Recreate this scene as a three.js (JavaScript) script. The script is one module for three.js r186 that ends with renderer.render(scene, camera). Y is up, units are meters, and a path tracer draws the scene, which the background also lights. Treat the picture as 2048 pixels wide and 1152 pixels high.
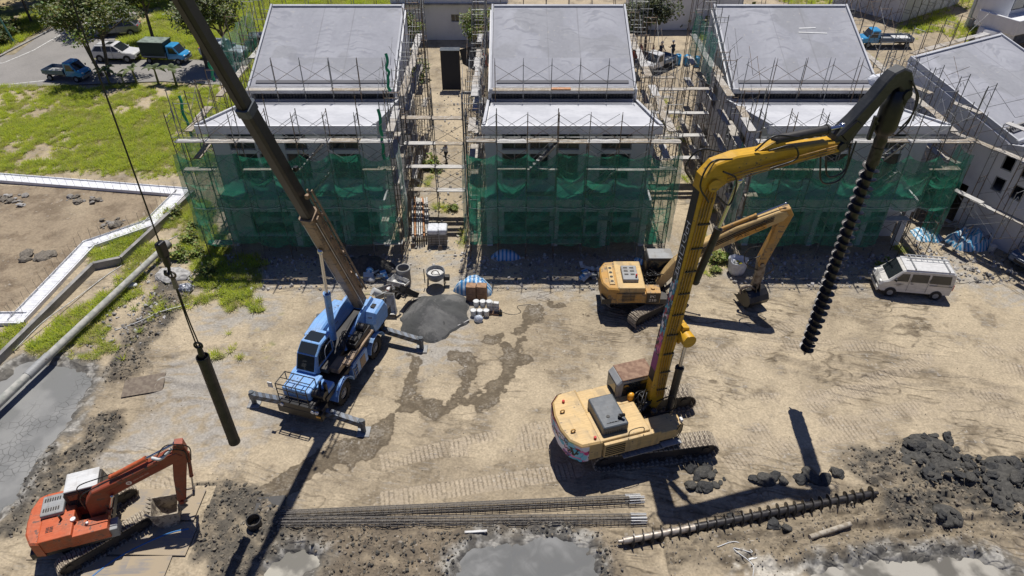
import * as THREE from 'three';
import { RoundedBoxGeometry } from 'three/addons/geometries/RoundedBoxGeometry.js';
import { MarchingCubes } from 'three/addons/objects/MarchingCubes.js';
import { mergeGeometries, mergeVertices } from 'three/addons/utils/BufferGeometryUtils.js';

// ---------------------------------------------------------------- camera, sky, sun, exposure
const scene = new THREE.Scene();
const camera = new THREE.PerspectiveCamera(45.17, 16 / 9, 0.5, 2000);
camera.position.set(0, 25, 0);
camera.lookAt(0, 25 - Math.tan(37.9 * Math.PI / 180) * 100, -100);
const SUN = new THREE.Vector3(0.033, 1, -0.362).normalize();
{ // clear deep blue sky, paler to the horizon, a small glow about the sun
  const w = 512, h = 256, d = new Float32Array(w * h * 4), v = new THREE.Vector3();
  for (let j = 0; j < h; j++) for (let i = 0; i < w; i++) {
    const el = ((j + 0.5) / h - 0.5) * Math.PI, az = ((i + 0.5) / w - 0.5) * 2 * Math.PI; v.set(Math.cos(el) * Math.cos(az), Math.sin(el), Math.cos(el) * Math.sin(az));
    const t = Math.pow(1 - Math.max(0, v.y), 3.2), g = Math.exp(-Math.acos(Math.min(1, v.dot(SUN))) * 7) * 0.5, k = (j * w + i) * 4, low = v.y < 0;
    d[k] = low ? 0.12 : 0.036 + 0.13 * t + g; d[k + 1] = low ? 0.115 : 0.072 + 0.125 * t + g * 0.97; d[k + 2] = low ? 0.1 : 0.22 + 0.1 * t + g * 0.9; d[k + 3] = 1;
  }
  const sky = new THREE.DataTexture(d, w, h, THREE.RGBAFormat, THREE.FloatType); sky.mapping = THREE.EquirectangularReflectionMapping; sky.magFilter = sky.minFilter = THREE.LinearFilter; sky.needsUpdate = true;
  scene.background = sky; scene.environment = sky;
}
const sun = new THREE.DirectionalLight(0xfffaf3, 5);
sun.position.copy(SUN).multiplyScalar(120).add(new THREE.Vector3(0, 0, -40));
sun.target.position.set(0, 0, -40);
sun.castShadow = true;
sun.shadow.mapSize.set(4096, 4096);
Object.assign(sun.shadow.camera, { left: -75, right: 75, top: 75, bottom: -75, near: 1, far: 300 });
sun.shadow.radius = 1;
scene.add(sun, sun.target);
const renderer = new THREE.WebGLRenderer({ antialias: true });
renderer.toneMapping = THREE.LinearToneMapping;
renderer.toneMappingExposure = 1.0;
renderer.shadowMap.enabled = true;

// ---------------------------------------------------------------- helpers: random numbers and noise
function mulberry(a) { return () => { a |= 0; a = a + 0x6D2B79F5 | 0; let t = Math.imul(a ^ a >>> 15, 1 | a); t = t + Math.imul(t ^ t >>> 7, 61 | t) ^ t; return ((t ^ t >>> 14) >>> 0) / 4294967296; }; }
let rnd = mulberry(7);
const rr = (a, b) => a + (b - a) * rnd();
const PERM = new Uint8Array(65536); { const r = mulberry(99); for (let i = 0; i < 65536; i++) PERM[i] = r() * 256; }
const hsh = (i, j) => PERM[((i & 255) << 8) | (j & 255)] / 255;
function vn(x, y, p = 256) {           // value noise 0..1, repeats after p cells
  const i = Math.floor(x), j = Math.floor(y), fx = x - i, fy = y - j, u = fx * fx * (3 - 2 * fx), v = fy * fy * (3 - 2 * fy);
  const i0 = ((i % p) + p) % p, i1 = (i0 + 1) % p, j0 = ((j % p) + p) % p, j1 = (j0 + 1) % p;
  const a = hsh(i0, j0), b = hsh(i1, j0), c = hsh(i0, j1), d = hsh(i1, j1);
  return a + (b - a) * u + (c - a) * v + (a - b - c + d) * u * v;
}
function fbm(x, y, o = 4, p = 256) { let s = 0, a = 0.5, t = 0; for (let k = 0; k < o; k++) { s += a * vn(x + k * 17.3 * (p === 256), y + k * 9.1 * (p === 256), p); t += a; a *= 0.5; x *= 2; y *= 2; p = Math.min(256, p * 2); } return s / t; }
const clamp = (x, a = 0, b = 1) => Math.min(b, Math.max(a, x));
const sst = (a, b, x) => { const t = clamp((x - a) / (b - a)); return t * t * (3 - 2 * t); };
const mixc = (a, b, t) => [a[0] + (b[0] - a[0]) * t, a[1] + (b[1] - a[1]) * t, a[2] + (b[2] - a[2]) * t];
function segd(px, pz, a, b) { const dx = b[0] - a[0], dz = b[1] - a[1], t = clamp(((px - a[0]) * dx + (pz - a[1]) * dz) / (dx * dx + dz * dz)); return [Math.hypot(px - a[0] - t * dx, pz - a[1] - t * dz), t]; }
function lined(px, pz, line) { let m = 1e9; for (let k = 0; k + 1 < line.length; k++) { const d = segd(px, pz, line[k], line[k + 1])[0]; if (d < m) m = d; } return m; }
function inPoly(x, z, P) { let c = false; for (let i = 0, j = P.length - 1; i < P.length; j = i++) if ((P[i][1] > z) !== (P[j][1] > z) && x < (P[j][0] - P[i][0]) * (z - P[i][1]) / (P[j][1] - P[i][1]) + P[i][0]) c = !c; return c; }
function polyd(x, z, P) { let m = 1e9; for (let i = 0, j = P.length - 1; i < P.length; j = i++) m = Math.min(m, segd(x, z, P[j], P[i])[0]); return inPoly(x, z, P) ? m : -m; } // positive inside

// ---------------------------------------------------------------- helpers: geometry
const V = (x, y, z) => new THREE.Vector3(x, y, z);
const E3 = (x, y, z) => new THREE.Euler(x, y, z);
function xf(g, x = 0, y = 0, z = 0, rx = 0, ry = 0, rz = 0, s = 1) { const m = new THREE.Matrix4().compose(V(x, y, z), new THREE.Quaternion().setFromEuler(E3(rx, ry, rz)), typeof s === 'number' ? V(s, s, s) : V(...s)); g.applyMatrix4(m); return g; }
const B = (w, h, d, x = 0, y = 0, z = 0, rx = 0, ry = 0, rz = 0) => xf(new THREE.BoxGeometry(w, h, d), x, y, z, rx, ry, rz);
const RB = (w, h, d, r, x = 0, y = 0, z = 0, rx = 0, ry = 0, rz = 0, n = 1) => xf(new RoundedBoxGeometry(w, h, d, n, Math.min(r, w / 2.05, h / 2.05, d / 2.05)), x, y, z, rx, ry, rz);
const UPV = V(0, 1, 0);
function T(p, q, r, r2 = r, n = 8, open = false) { // tapered rod between two points
  const a = V(...p), b = V(...q), d = b.clone().sub(a), g = new THREE.CylinderGeometry(r2, r, d.length(), n, 1, open);
  g.applyQuaternion(new THREE.Quaternion().setFromUnitVectors(UPV, d.clone().normalize())); g.translate((a.x + b.x) / 2, (a.y + b.y) / 2, (a.z + b.z) / 2); return g;
}
const TUBE = (pts, r, n = 24, m = 6) => new THREE.TubeGeometry(new THREE.CatmullRomCurve3(pts.map((p) => V(...p))), n, r, m);
function beam(p, q, w, h, roll = 0) { // box between two points, w sideways, h upright
  const a = V(...p), b = V(...q), d = b.clone().sub(a), L = d.length(), g = new THREE.BoxGeometry(w, h, L), m = new THREE.Matrix4().lookAt(V(0, 0, 0), d.clone().negate(), UPV);
  if (roll) g.rotateZ(roll); g.applyMatrix4(m); g.translate((a.x + b.x) / 2, (a.y + b.y) / 2, (a.z + b.z) / 2); return g;
}
function EX(pts, depth, bevel = 0, holes) { // outline in x,y; thickness along z, centred
  const s = new THREE.Shape(pts.map((p) => new THREE.Vector2(p[0], p[1])));
  if (holes) for (const h of holes) s.holes.push(new THREE.Path(h.map((p) => new THREE.Vector2(p[0], p[1]))));
  const g = new THREE.ExtrudeGeometry(s, { depth: depth - 2 * bevel, bevelEnabled: bevel > 0, bevelThickness: bevel, bevelSize: bevel, bevelOffset: -bevel, bevelSegments: 1, curveSegments: 8 });
  g.translate(0, 0, -depth / 2 + bevel); return g;
}
const LA = (pts, n = 16) => new THREE.LatheGeometry(pts.map((p) => new THREE.Vector2(p[0], p[1])), n);
const WH = (r, w, n = 20) => new THREE.CylinderGeometry(r, r, w, n).rotateX(Math.PI / 2);   // disc with its axle along z
function rect(x0, x1, y0, y1) { return [[x0, y0], [x1, y0], [x1, y1], [x0, y1]]; }
function plain(g) { let k = g.index ? g.toNonIndexed() : g; const o = new THREE.BufferGeometry(); o.setAttribute('position', k.attributes.position); if (!k.attributes.normal) k.computeVertexNormals(); o.setAttribute('normal', k.attributes.normal); if (k.attributes.color) o.setAttribute('color', k.attributes.color); o.userData = g.userData; if (g.userData.uv && k.attributes.uv) o.setAttribute('uv', k.attributes.uv); return o; }
function boxuv(g) { // texture coordinates in metres, laid on from the side that each face looks to
  if (g.attributes.uv) return g;
  const p = g.attributes.position.array, n = p.length / 3, uv = new Float32Array(n * 2);
  for (let i = 0; i < n; i += 3) {
    const o = i * 3, ax = p[o + 3] - p[o], ay = p[o + 4] - p[o + 1], az = p[o + 5] - p[o + 2], bx = p[o + 6] - p[o], by = p[o + 7] - p[o + 1], bz = p[o + 8] - p[o + 2];
    const nx = Math.abs(ay * bz - az * by), ny = Math.abs(az * bx - ax * bz), nz = Math.abs(ax * by - ay * bx);
    for (let k = 0; k < 3; k++) { const q = (i + k) * 3, x = p[q], y = p[q + 1], z = p[q + 2]; if (ny >= nx && ny >= nz) { uv[(i + k) * 2] = x; uv[(i + k) * 2 + 1] = z; } else if (nx >= nz) { uv[(i + k) * 2] = z; uv[(i + k) * 2 + 1] = y; } else { uv[(i + k) * 2] = x; uv[(i + k) * 2 + 1] = y; } }
  }
  g.setAttribute('uv', new THREE.BufferAttribute(uv, 2)); return g;
}
function geo(list) { const a = (Array.isArray(list) ? list : [list]).map((g) => boxuv(plain(g))); return a.length === 1 ? a[0] : mergeGeometries(a); }
const taken = {};
function numbered(n) { taken[n] = (taken[n] ?? -1) + 1; return taken[n] ? n + '_' + String(taken[n]).padStart(3, '0') : n; }
function mesh(name, list, mat, parent) { const m = new THREE.Mesh(list.isBufferGeometry && list.attributes.uv && !list.index ? list : geo(list), mat); m.name = parent ? name : numbered(name); m.castShadow = m.receiveShadow = true; (parent ?? scene).add(m); return m; }
function tag(o, label, category, group, kind) { o.userData.label = label; if (category) o.userData.category = category; if (group) o.userData.group = group; if (kind) o.userData.kind = kind; return o; }
function thing(name, label, category, [x, y, z] = [0, 0, 0], turn = 0, group) { const o = new THREE.Group(); o.name = numbered(name); scene.add(o); o.position.set(x, y, z); o.rotation.y = turn; return tag(o, label, category, group); }
function struct(name, list, mat) { const m = mesh(name, list, mat); m.userData.kind = 'structure'; return m; }
function dup(o, [x, y, z], turn, label, group) { const c = o.clone(); c.name = numbered(o.name.replace(/_\d{3}$/, '')); c.userData = { ...o.userData }; scene.add(c); c.position.set(x, y, z); c.rotation.y = turn; if (label) c.userData.label = label; if (group) c.userData.group = group; return c; }
function lump(r, seed, rough = 0.35, det = 2, sq = [1, 1, 1]) { // an uneven clod or stone
  const g = mergeVertices(new THREE.IcosahedronGeometry(1, det).deleteAttribute('uv').deleteAttribute('normal')), p = g.attributes.position, s = seed * 13.7;
  for (let i = 0; i < p.count; i++) { const x = p.getX(i), y = p.getY(i), z = p.getZ(i), k = r * (1 - rough / 2 + rough * (fbm(x * 1.6 + s, y * 1.6 + z * 1.3 + s, 3) * 1.6 - 0.3)); p.setXYZ(i, x * k * sq[0], y * k * sq[1], z * k * sq[2]); }
  const f = g.toNonIndexed(); f.computeVertexNormals(); return f;
}

// ---------------------------------------------------------------- helpers: materials
function tex(n, size, fn, { srgb = true, m = n } = {}) { // n x m pixels that repeat every `size` metres; fn(u, v) gives linear rgb
  const d = new Uint8Array(n * m * 4), enc = (c) => srgb ? (c <= 0.0031308 ? 12.92 * c : 1.055 * Math.pow(c, 1 / 2.4) - 0.055) * 255 : c * 255;
  for (let j = 0; j < m; j++) for (let i = 0; i < n; i++) { const c = fn((i + 0.5) / n, (j + 0.5) / m), k = (j * n + i) * 4; d[k] = clamp(enc(c[0]), 0, 255); d[k + 1] = clamp(enc(c[1]), 0, 255); d[k + 2] = clamp(enc(c[2]), 0, 255); d[k + 3] = 255; }
  const t = new THREE.DataTexture(d, n, m); t.magFilter = THREE.LinearFilter; t.minFilter = THREE.LinearMipmapLinearFilter; t.generateMipmaps = true; t.wrapS = t.wrapT = THREE.RepeatWrapping; t.repeat.set(1 / size, 1 / (Array.isArray(size) ? size[1] : size)); if (Array.isArray(size)) t.repeat.set(1 / size[0], 1 / size[1]); if (srgb) t.colorSpace = THREE.SRGBColorSpace; t.needsUpdate = true; return t;
}
const grey = (v) => [v, v, v];
const lin = (r, g, b) => new THREE.Color().setRGB(r, g, b);
const std = (o) => new THREE.MeshStandardMaterial(o);
// painted metal: patches of dust, chips and scratches on the paint
function paint(c, { dust = [0.3, 0.25, 0.18], amount = 0.35, rough = 0.45, chip = [0.09, 0.07, 0.06], chips = 0.06, size = 2.6, metal = 0 } = {}) {
  const map = tex(256, size, (u, v) => { const a = fbm(u * 5, v * 5, 4, 5), b = fbm(u * 24, v * 24, 3, 24), s = vn(u * 6, v * 90, 90); let q = mixc(c, dust, amount * sst(0.35, 0.8, a * 0.75 + b * 0.35)); q = mixc(q, chip, sst(1 - chips * 4, 1.02 - chips * 3, b * 0.8 + a * 0.35) * 0.8); const st = sst(0.62, 0.8, vn(u * 26, v * 3, 26) * 0.6 + a * 0.5); q = mixc(q, dust.map((x) => x * 0.55), st * amount * 0.8); return q.map((x) => x * (0.82 + 0.24 * s) * (0.86 + 0.28 * b)); });
  return std({ map, roughness: rough, metalness: metal });
}
const speck = (c, c2, size, f = 8, n = 256) => tex(n, size, (u, v) => mixc(c, c2, sst(0.25, 0.75, fbm(u * f, v * f, 5, f))));
const bumpT = tex(256, 1.5, (u, v) => grey(fbm(u * 8, v * 8, 5, 8)), { srgb: false });
const SITE = {
  pondMid: [[-2.07,-13.89],[-2.15,-14.82],[-1.86,-15.25],[-1.18,-15.55],[-0.28,-15.68],[0.72,-15.77],[1.73,-15.82],[2.52,-15.62],[3.09,-15.35],[3.29,-14.92],[3.32,-14.2],[2.9,-13.21],[-1.56,-13.11]],
  pondLeft: [[-26.86,-23.24],[-25.81,-24.77],[-25.42,-25.89],[-24.68,-26.19],[-23.4,-25.96],[-22.0,-25.49],[-21.12,-24.88],[-20.9,-23.24],[-20.79,-21.82],[-21.03,-20.48],[-21.1,-19.37],[-21.14,-18.44],[-20.71,-17.56],[-21.11,-16.71],[-22.33,-16.36]],
  puddle: [[-9.54,-13.89],[-9.34,-14.78],[-8.87,-15.2],[-8.3,-15.29],[-7.74,-15.03],[-7.53,-14.61],[-7.84,-14.2],[-7.8,-13.21],[-9.19,-13.21]],
  pondRight: [[11.47,-13.21],[11.59,-14.4],[11.97,-14.65],[13.15,-14.69],[14.45,-14.99],[15.78,-14.9],[17.18,-14.97],[18.38,-14.82],[19.12,-14.57],[19.27,-14.15],[19.1,-13.21]],
  paleRight: [[7.93,-13.99],[9.25,-14.65],[10.4,-14.61],[11.88,-14.4],[11.65,-13.21],[7.74,-13.21]],
  stain: [[[-10.2,-17.93],[-9.25,-18.83],[-8.33,-19.64],[-7.12,-20.34],[-6.05,-20.77]],[[-6.07,-20.92],[-5.76,-21.97],[-5.39,-22.76],[-4.19,-22.85],[-2.98,-22.76],[-1.56,-23.24]],[[-5.17,-26.34],[-5.05,-25.3],[-5.2,-24.25],[-5.16,-23.24]],[[-3.25,-26.49],[-2.18,-26.11],[-2.0,-24.95],[-2.56,-23.74]],[[-1.56,-23.24],[-0.6,-24.08],[-0.1,-25.3],[0.29,-26.04]],[[-8.52,-19.5],[-7.24,-19.78],[-6.01,-20.48]],[[-1.05,-27.58],[0.16,-28.18],[1.0,-29.22],[1.16,-30.09]],[[-0.37,-27.18],[0.56,-27.58]],[[2.17,-30.76],[3.01,-30.45],[3.82,-29.87],[4.21,-29.52]]],
  stainW: [0.7,0.6,0.3,0.4,0.7,0.6,0.55,0.5,0.35],
  mudL: [[[-19.99,-31.45],[-20.08,-29.22],[-20.04,-27.18],[-19.74,-25.3]],[[-18.96,-21.66],[-19.16,-19.92],[-19.8,-18.57],[-20.2,-17.31]],[[-20.81,-30.99],[-20.7,-32.89],[-21.4,-33.9]],[[-13.28,-17.31],[-12.05,-16.13],[-10.82,-14.82]],[[-20.81,-19.64],[-20.33,-17.56],[-20.16,-16.13]]],
  mudLW: [1.0,0.8,0.4,1.3,0.7],
  mudB: [[[-9.23,-15.46],[-6.89,-15.68],[-4.47,-15.57],[-2.83,-15.03]],[[-6.64,-14.4],[-4.3,-14.2]],[[3.5,-15.46],[3.59,-14.4]],[[-2.5,-15.91],[-0.49,-16.18],[1.95,-16.18],[3.43,-15.73]],[[5.39,-14.82],[7.44,-15.25],[9.9,-15.57]],[[9.53,-15.68],[13.89,-16.6],[18.35,-17.31],[22.19,-18.57]],[[10.6,-15.25],[15.59,-15.8],[21.04,-16.6]],[[15.95,-19.1],[18.27,-19.37],[18.85,-18.31],[16.26,-17.31]],[[19.63,-18.57],[20.72,-17.8],[21.6,-17.56]],[[-12.32,-17.56],[-10.49,-17.07],[-9.82,-16.13]],[[-12.34,-15.25],[-9.9,-15.03]]],
  mudBW: [1.0,0.8,0.6,0.45,0.8,0.7,0.9,1.1,1.7,0.9,0.8],
  tracks: [[[-5.86,-19.5],[-0.55,-21.0],[2.73,-21.82]],[[-5.57,-17.56],[-0.52,-18.52],[2.77,-19.1]],[[8.32,-22.76],[11.58,-23.24],[15.35,-23.57],[19.33,-24.25]],[[8.56,-20.48],[12.47,-21.36],[15.96,-21.97],[21.31,-23.24],[25.3,-23.91]],[[11.15,-21.66],[15.23,-23.24],[21.41,-26.04],[27.21,-27.18]],[[7.93,-23.24],[12.02,-26.79],[15.98,-29.22]],[[9.42,-19.37],[13.2,-20.77],[16.89,-21.36]],[[9.23,-26.04],[14.24,-27.18],[19.29,-27.18],[26.12,-25.3]],[[-16.43,-17.8],[-14.94,-18.31],[-13.36,-19.37]],[[-2.8,-20.2],[1.74,-20.77]],[[18.93,-22.28],[22.19,-22.6],[24.26,-22.12]]],
  ruts: [[[-17.28,-24.25],[-14.81,-23.57],[-13.48,-23.24]],[[-17.73,-26.04],[-15.39,-26.79]],[[13.89,-26.04],[16.97,-24.6],[20.9,-24.95],[25.11,-23.57]],[[12.07,-17.31],[16.7,-18.31],[20.92,-20.2]],[[8.64,-16.13],[12.94,-16.83],[18.29,-17.19],[21.6,-17.56]],[[10.4,-15.25],[14.68,-16.02],[18.78,-16.13],[20.9,-16.36]]],
  cement: [[[-4.43,-30.99],[-4.09,-27.18]],[[-4.87,-36.03],[-4.3,-32.89]],[[-15.48,-32.4],[-11.29,-32.16],[-9.49,-31.92]],[[-16.48,-29.22],[-14.36,-30.54]],[[0.75,-31.45],[4.53,-31.45]],[[24.64,-32.89],[27.24,-33.9]],[[-15.91,-24.6],[-13.35,-21.36]],[[-17.49,-20.2],[-16.14,-21.36]],[[-5.29,-37.15],[-4.46,-34.94]],[[27.92,-32.89],[29.2,-30.99]]],
  cementW: [2.0,1.2,0.9,1.6,0.8,1.5,2.0,1.2,1.4,1.3],
  fieldEdge: [[-66.13,-62.05],[-47.91,-62.65],[-40.25,-63.27],[-32.81,-63.51],[-28.05,-62.05],[-22.72,-46.57],[-24.64,-46.18],[-30.56,-45.64],[-38.61,-46.72],[-54.21,-47.36]],
  greens: [[[-22.83,-39.56],[-21.78,-40.84],[-20.34,-37.74],[-18.72,-34.94]],[[-22.89,-36.03],[-22.79,-32.89],[-23.76,-28.8]],[[-22.66,-31.92],[-23.55,-30.09],[-24.56,-27.18]],[[-17.72,-32.89],[-16.39,-34.41],[-15.64,-30.99]],[[-26.72,-26.79],[-27.06,-28.8],[-27.21,-27.18]],[[-18.51,-30.99],[-17.52,-31.45]],[[12.52,-36.03],[12.77,-34.41],[11.98,-33.64]],[[-6.62,-47.36],[-5.79,-46.57],[-6.32,-44.3]],[[-24.3,-34.94],[-25.79,-35.48]],[[-14.23,-30.09],[-15.92,-30.99]],[[-5.35,-41.5],[-4.6,-40.84]],[[24.67,-34.94],[24.53,-36.03]],[[-25.54,-34.94],[-23.84,-40.84]]],
  greensW: [1.3,1.0,1.1,1.3,0.6,0.6,0.6,0.9,0.6,0.5,0.4,0.5,0.6],
};
// ================================================================ the ground
const boxed = (lines, ws) => lines.map((line, i) => { const w = Array.isArray(ws) ? ws[i] : ws, xs = line.map((p) => p[0]), zs = line.map((p) => p[1]), e = w + 1.2; return { line, w, x0: Math.min(...xs) - e, x1: Math.max(...xs) + e, z0: Math.min(...zs) - e, z1: Math.max(...zs) + e }; });
const L_STAIN = boxed(SITE.stain, SITE.stainW), L_MUD = boxed([...SITE.mudL, ...SITE.mudB.filter((_, i) => i < 4 || i > 6)], [...SITE.mudLW, ...SITE.mudBW.filter((_, i) => i < 4 || i > 6)]), L_FURROW = boxed(SITE.mudB.slice(4, 7), [1.1, 1.1, 1.2]), L_TRACK = boxed(SITE.tracks, 0.45), L_RUT = boxed(SITE.ruts, 0.5), L_CEM = boxed(SITE.cement, SITE.cementW), L_GREEN = boxed(SITE.greens, SITE.greensW);
function nearest(list, x, z) { let b = -9; for (const l of list) if (x > l.x0 && x < l.x1 && z > l.z0 && z < l.z1) { const d = l.w - lined(x, z, l.line); if (d > b) b = d; } return b; } // metres inside the widest line
const PONDS = [[SITE.pondMid, -0.1], [SITE.pondLeft, -0.12], [SITE.puddle, -0.08], [SITE.pondRight, -0.08]];
function pondDepth(x, z) { let b = -9; for (const [P] of PONDS) { if (Math.abs(x - P[0][0]) > 14 || z > -11 && false) continue; const d = polyd(x, z, P); if (d > b) b = d; } return b; }
function mudAmount(x, z) { if (x < -12.7 && x > -19.3 && z > -18.3 && z < -13.2) return 0; const w = (fbm(x * 0.9, z * 0.9, 4) - 0.5) * 2.2; return sst(-0.35, 0.35, nearest(L_MUD, x, z) + w * 0.7); }
const SAND_PILE = { x: -4.4, z: -29.7 };
const digLine = [[-40, -44.6], [-25, -43.2], [-24.5, -40.5], [-27.3, -37], [-28.2, -30], [-40, -30]];
function furrow(x, z) { const a = sst(-0.4, 0.6, nearest(L_FURROW, x, z) + (fbm(x * 0.7, z * 0.7, 3) - 0.5) * 1.6); if (a < 0.01) return [0, 0]; const w = fbm(x * 0.5, z * 0.5, 3) * 3, r = 1 - Math.abs(vn(x * 0.55 + w + z * 0.8, z * 2.6 + x * 0.5 + w) * 2 - 1); return [a, r]; }
function gh(x, z) { // height of the ground
  let h = (fbm(x * 0.13, z * 0.13, 3) - 0.5) * 0.16 + (fbm(x * 1.1, z * 1.1, 3) - 0.5) * 0.03;
  if (z < -40) return h * 0.7 - 0.02;
  const m = mudAmount(x, z);
  if (x > 6 && z > -21) { const [a, r] = furrow(x, z); h += a * (r * 0.18 + (fbm(x * 3.4, z * 3.4, 4) - 0.5) * 0.32); }
  if (m > 0.01) h += m * (0.07 + (fbm(x * 2.3 + 5, z * 2.3, 4) - 0.45) * 0.42);
  for (const l of L_RUT) if (x > l.x0 && x < l.x1 && z > l.z0 && z < l.z1) { const d = lined(x, z, l.line) + (vn(x * 1.7, z * 1.7) - 0.5) * 0.25; h += 0.09 * Math.exp(-Math.pow((d - 0.45) / 0.16, 2)) - 0.05 * Math.exp(-Math.pow(d / 0.25, 2)); }
  if (z > -32) { const d = pondDepth(x, z) + (fbm(x * 1.4, z * 1.4, 3) - 0.5) * 0.6 + (fbm(x * 4.5, z * 4.5, 3) - 0.5) * 0.45; h = h * (1 - sst(-0.3, 0.2, d)) - 0.3 * sst(-0.12, 0.5, d) + 0.1 * sst(-1.1, -0.35, d) * (1 - sst(-0.35, 0, d)) * (0.4 + fbm(x * 2, z * 2, 3)); }
  if (x < -27 && z < -28 && inPoly(x, z, digLine)) h += (fbm(x * 0.7, z * 0.7, 5) - 0.5) * 0.6;
  const e = Math.min(x + 36, 36 - x, -12 - z); if (e < 1) h = h * clamp(e) - 0.02 * (1 - clamp(e));
  return h;
}
function greenness(x, z) { // how much grass grows
  const n = fbm(x * 0.22 + 3, z * 0.22, 4), f = fbm(x * 1.3, z * 1.3, 3);
  if (z < -44.8 && x < -22.4 && z > -64) { const edge = sst(-44.8, -47.5, z + (n - 0.5) * 3) * sst(-20.5, -24, x + (f - .5) * 3); return edge * sst(0.34, 0.48, n * 0.55 + f * 0.45); }
  if (z < -64) return (x < -14 ? sst(0.1, 0.3, n) : x > 20 && x < 70 && z < -70 ? sst(0.55, 0.7, n) : 0);
  const g = nearest(L_GREEN, x, z) + (n - 0.5) * 1.4 + (f - 0.5) * 1.2; let a = sst(-0.25, 0.5, g);
  if (z < -36 && Math.abs(((x + 4.7 + 80) % 16.2) - 0) < 2.0 && x > -8) a = Math.max(a, 0.8 * sst(0.55, 0.66, f) * sst(0.48, 0.6, n));
  if (x > -24 && x < -8 && z > -34 && z < -26) a = Math.max(a, 0.7 * sst(0.57, 0.7, f) * sst(0.47, 0.6, n));
  return a;
}
const C_SAND = [0.4, 0.33, 0.225], C_SAND2 = [0.28, 0.228, 0.155], C_SAND3 = [0.15, 0.119, 0.078], C_WET = [0.1, 0.078, 0.05], C_MUD = [0.062, 0.057, 0.048], C_MUD2 = [0.2, 0.165, 0.115], C_CEM = [0.31, 0.29, 0.255], C_GRASS = [0.11, 0.14, 0.022], C_STRAW = [0.36, 0.29, 0.155], C_DIG = [0.28, 0.222, 0.15], C_DIG2 = [0.165, 0.125, 0.082], C_RUB = [0.19, 0.182, 0.17];
function groundLook(x, z) { // [linear colour, relief 0..1]
  const n1 = fbm(x * 0.17, z * 0.17 + 4, 4), n2 = fbm(x * 0.8 + 9, z * 0.8, 4), n3 = fbm(x * 3.1, z * 3.1 + 2, 4), n4 = vn(x * 17, z * 17), stk = vn(x * 2.2 + z * 0.6, z * 13 - x * 2);
  let c = mixc(C_SAND, C_SAND2, sst(0.3, 0.65, n1 * 0.5 + n2 * 0.5)); c = mixc(c, C_SAND3, 0.75 * sst(0.52, 0.72, n2 * 0.55 + n3 * 0.45)); c = mixc(c, C_CEM, 0.35 * sst(0.6, 0.8, stk * 0.5 + n2 * 0.5));
  let b = 0.5 + (n3 - 0.5) * 0.35 + (n4 - 0.5) * 0.16 + (stk - .5) * 0.08;
  if (z > -33) { const w = fbm(x * 0.35, z * 0.35 + 7, 3) * 5, s = 1 - Math.abs(vn(x * 0.6 + w, z * 2.2 - x * 0.35 + w * 0.7) * 2 - 1), s2 = 1 - Math.abs(vn(x * 1.6 + w * 2, z * 4.6 - x * 0.6 + w) * 2 - 1), k = sst(0.34, 0.62, fbm(x * 0.28, z * 0.28 + 20, 3)) * (x > 4 ? 1 : 0.55); c = mixc(c, C_SAND3, k * (0.95 * sst(0.8, 0.97, s) * sst(0.3, 0.6, n3) + 0.75 * sst(0.76, 0.97, s2) * sst(0.35, 0.6, n2))); b += k * (sst(0.7, 0.95, s) * 0.5 - sst(0.75, 0.97, s2) * 0.4); }
  if (x < -22 && z < -27 && inPoly(x, z, digLine)) { c = mixc(C_DIG, C_DIG2, sst(0.35, 0.7, n2 * 0.6 + n3 * 0.4)); c = mixc(c, C_SAND, 0.5 * sst(0.5, 0.75, n1)); }
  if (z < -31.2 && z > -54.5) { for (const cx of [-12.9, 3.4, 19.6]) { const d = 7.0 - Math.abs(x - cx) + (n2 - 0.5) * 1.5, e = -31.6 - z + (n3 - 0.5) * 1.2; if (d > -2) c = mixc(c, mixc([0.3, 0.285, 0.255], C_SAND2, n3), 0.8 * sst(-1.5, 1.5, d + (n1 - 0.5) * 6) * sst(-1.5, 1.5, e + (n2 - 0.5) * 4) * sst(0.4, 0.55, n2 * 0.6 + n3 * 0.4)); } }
  const cem = nearest(L_CEM, x, z); if (cem > -1) { const w = fbm(x * 0.5, z * 0.5, 3) * 4, s = vn(x * 1.3 + w, z * 4.5 + x * 0.8 + w); c = mixc(c, C_CEM, 0.85 * sst(-0.7, 0.9, cem + (n2 - 0.5) * 2.6 + (n3 - 0.5)) * sst(0.25, 0.62, s * 0.55 + n3 * 0.45)); }
  for (const l of L_TRACK) if (x > l.x0 && x < l.x1 && z > l.z0 && z < l.z1) { // prints of track shoes
    let best = 1e9, at = 0, run = 0; for (let k = 0; k + 1 < l.line.length; k++) { const L = Math.hypot(l.line[k + 1][0] - l.line[k][0], l.line[k + 1][1] - l.line[k][1]), [d, t] = segd(x, z, l.line[k], l.line[k + 1]); if (d < best) { best = d; at = run + t * L; } run += L; }
    const k = sst(0.47, 0.38, best) * sst(0.36, 0.5, n1 * 0.35 + n2 * 0.65) * (x > 7 ? 0.75 : 1), rib = sst(0.72, 0.92, Math.abs(((at / 0.2 + (n2 - 0.5) * 0.25 + 50) % 1) - 0.5) * 2) * sst(0.2, 0.5, n3); b += k * (rib * 0.7 - 0.25); c = mixc(c, [0.42, 0.35, 0.255], k * 0.55 * (1 - rib)); c = mixc(c, C_SAND3, k * rib * 0.42);
  }
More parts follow.
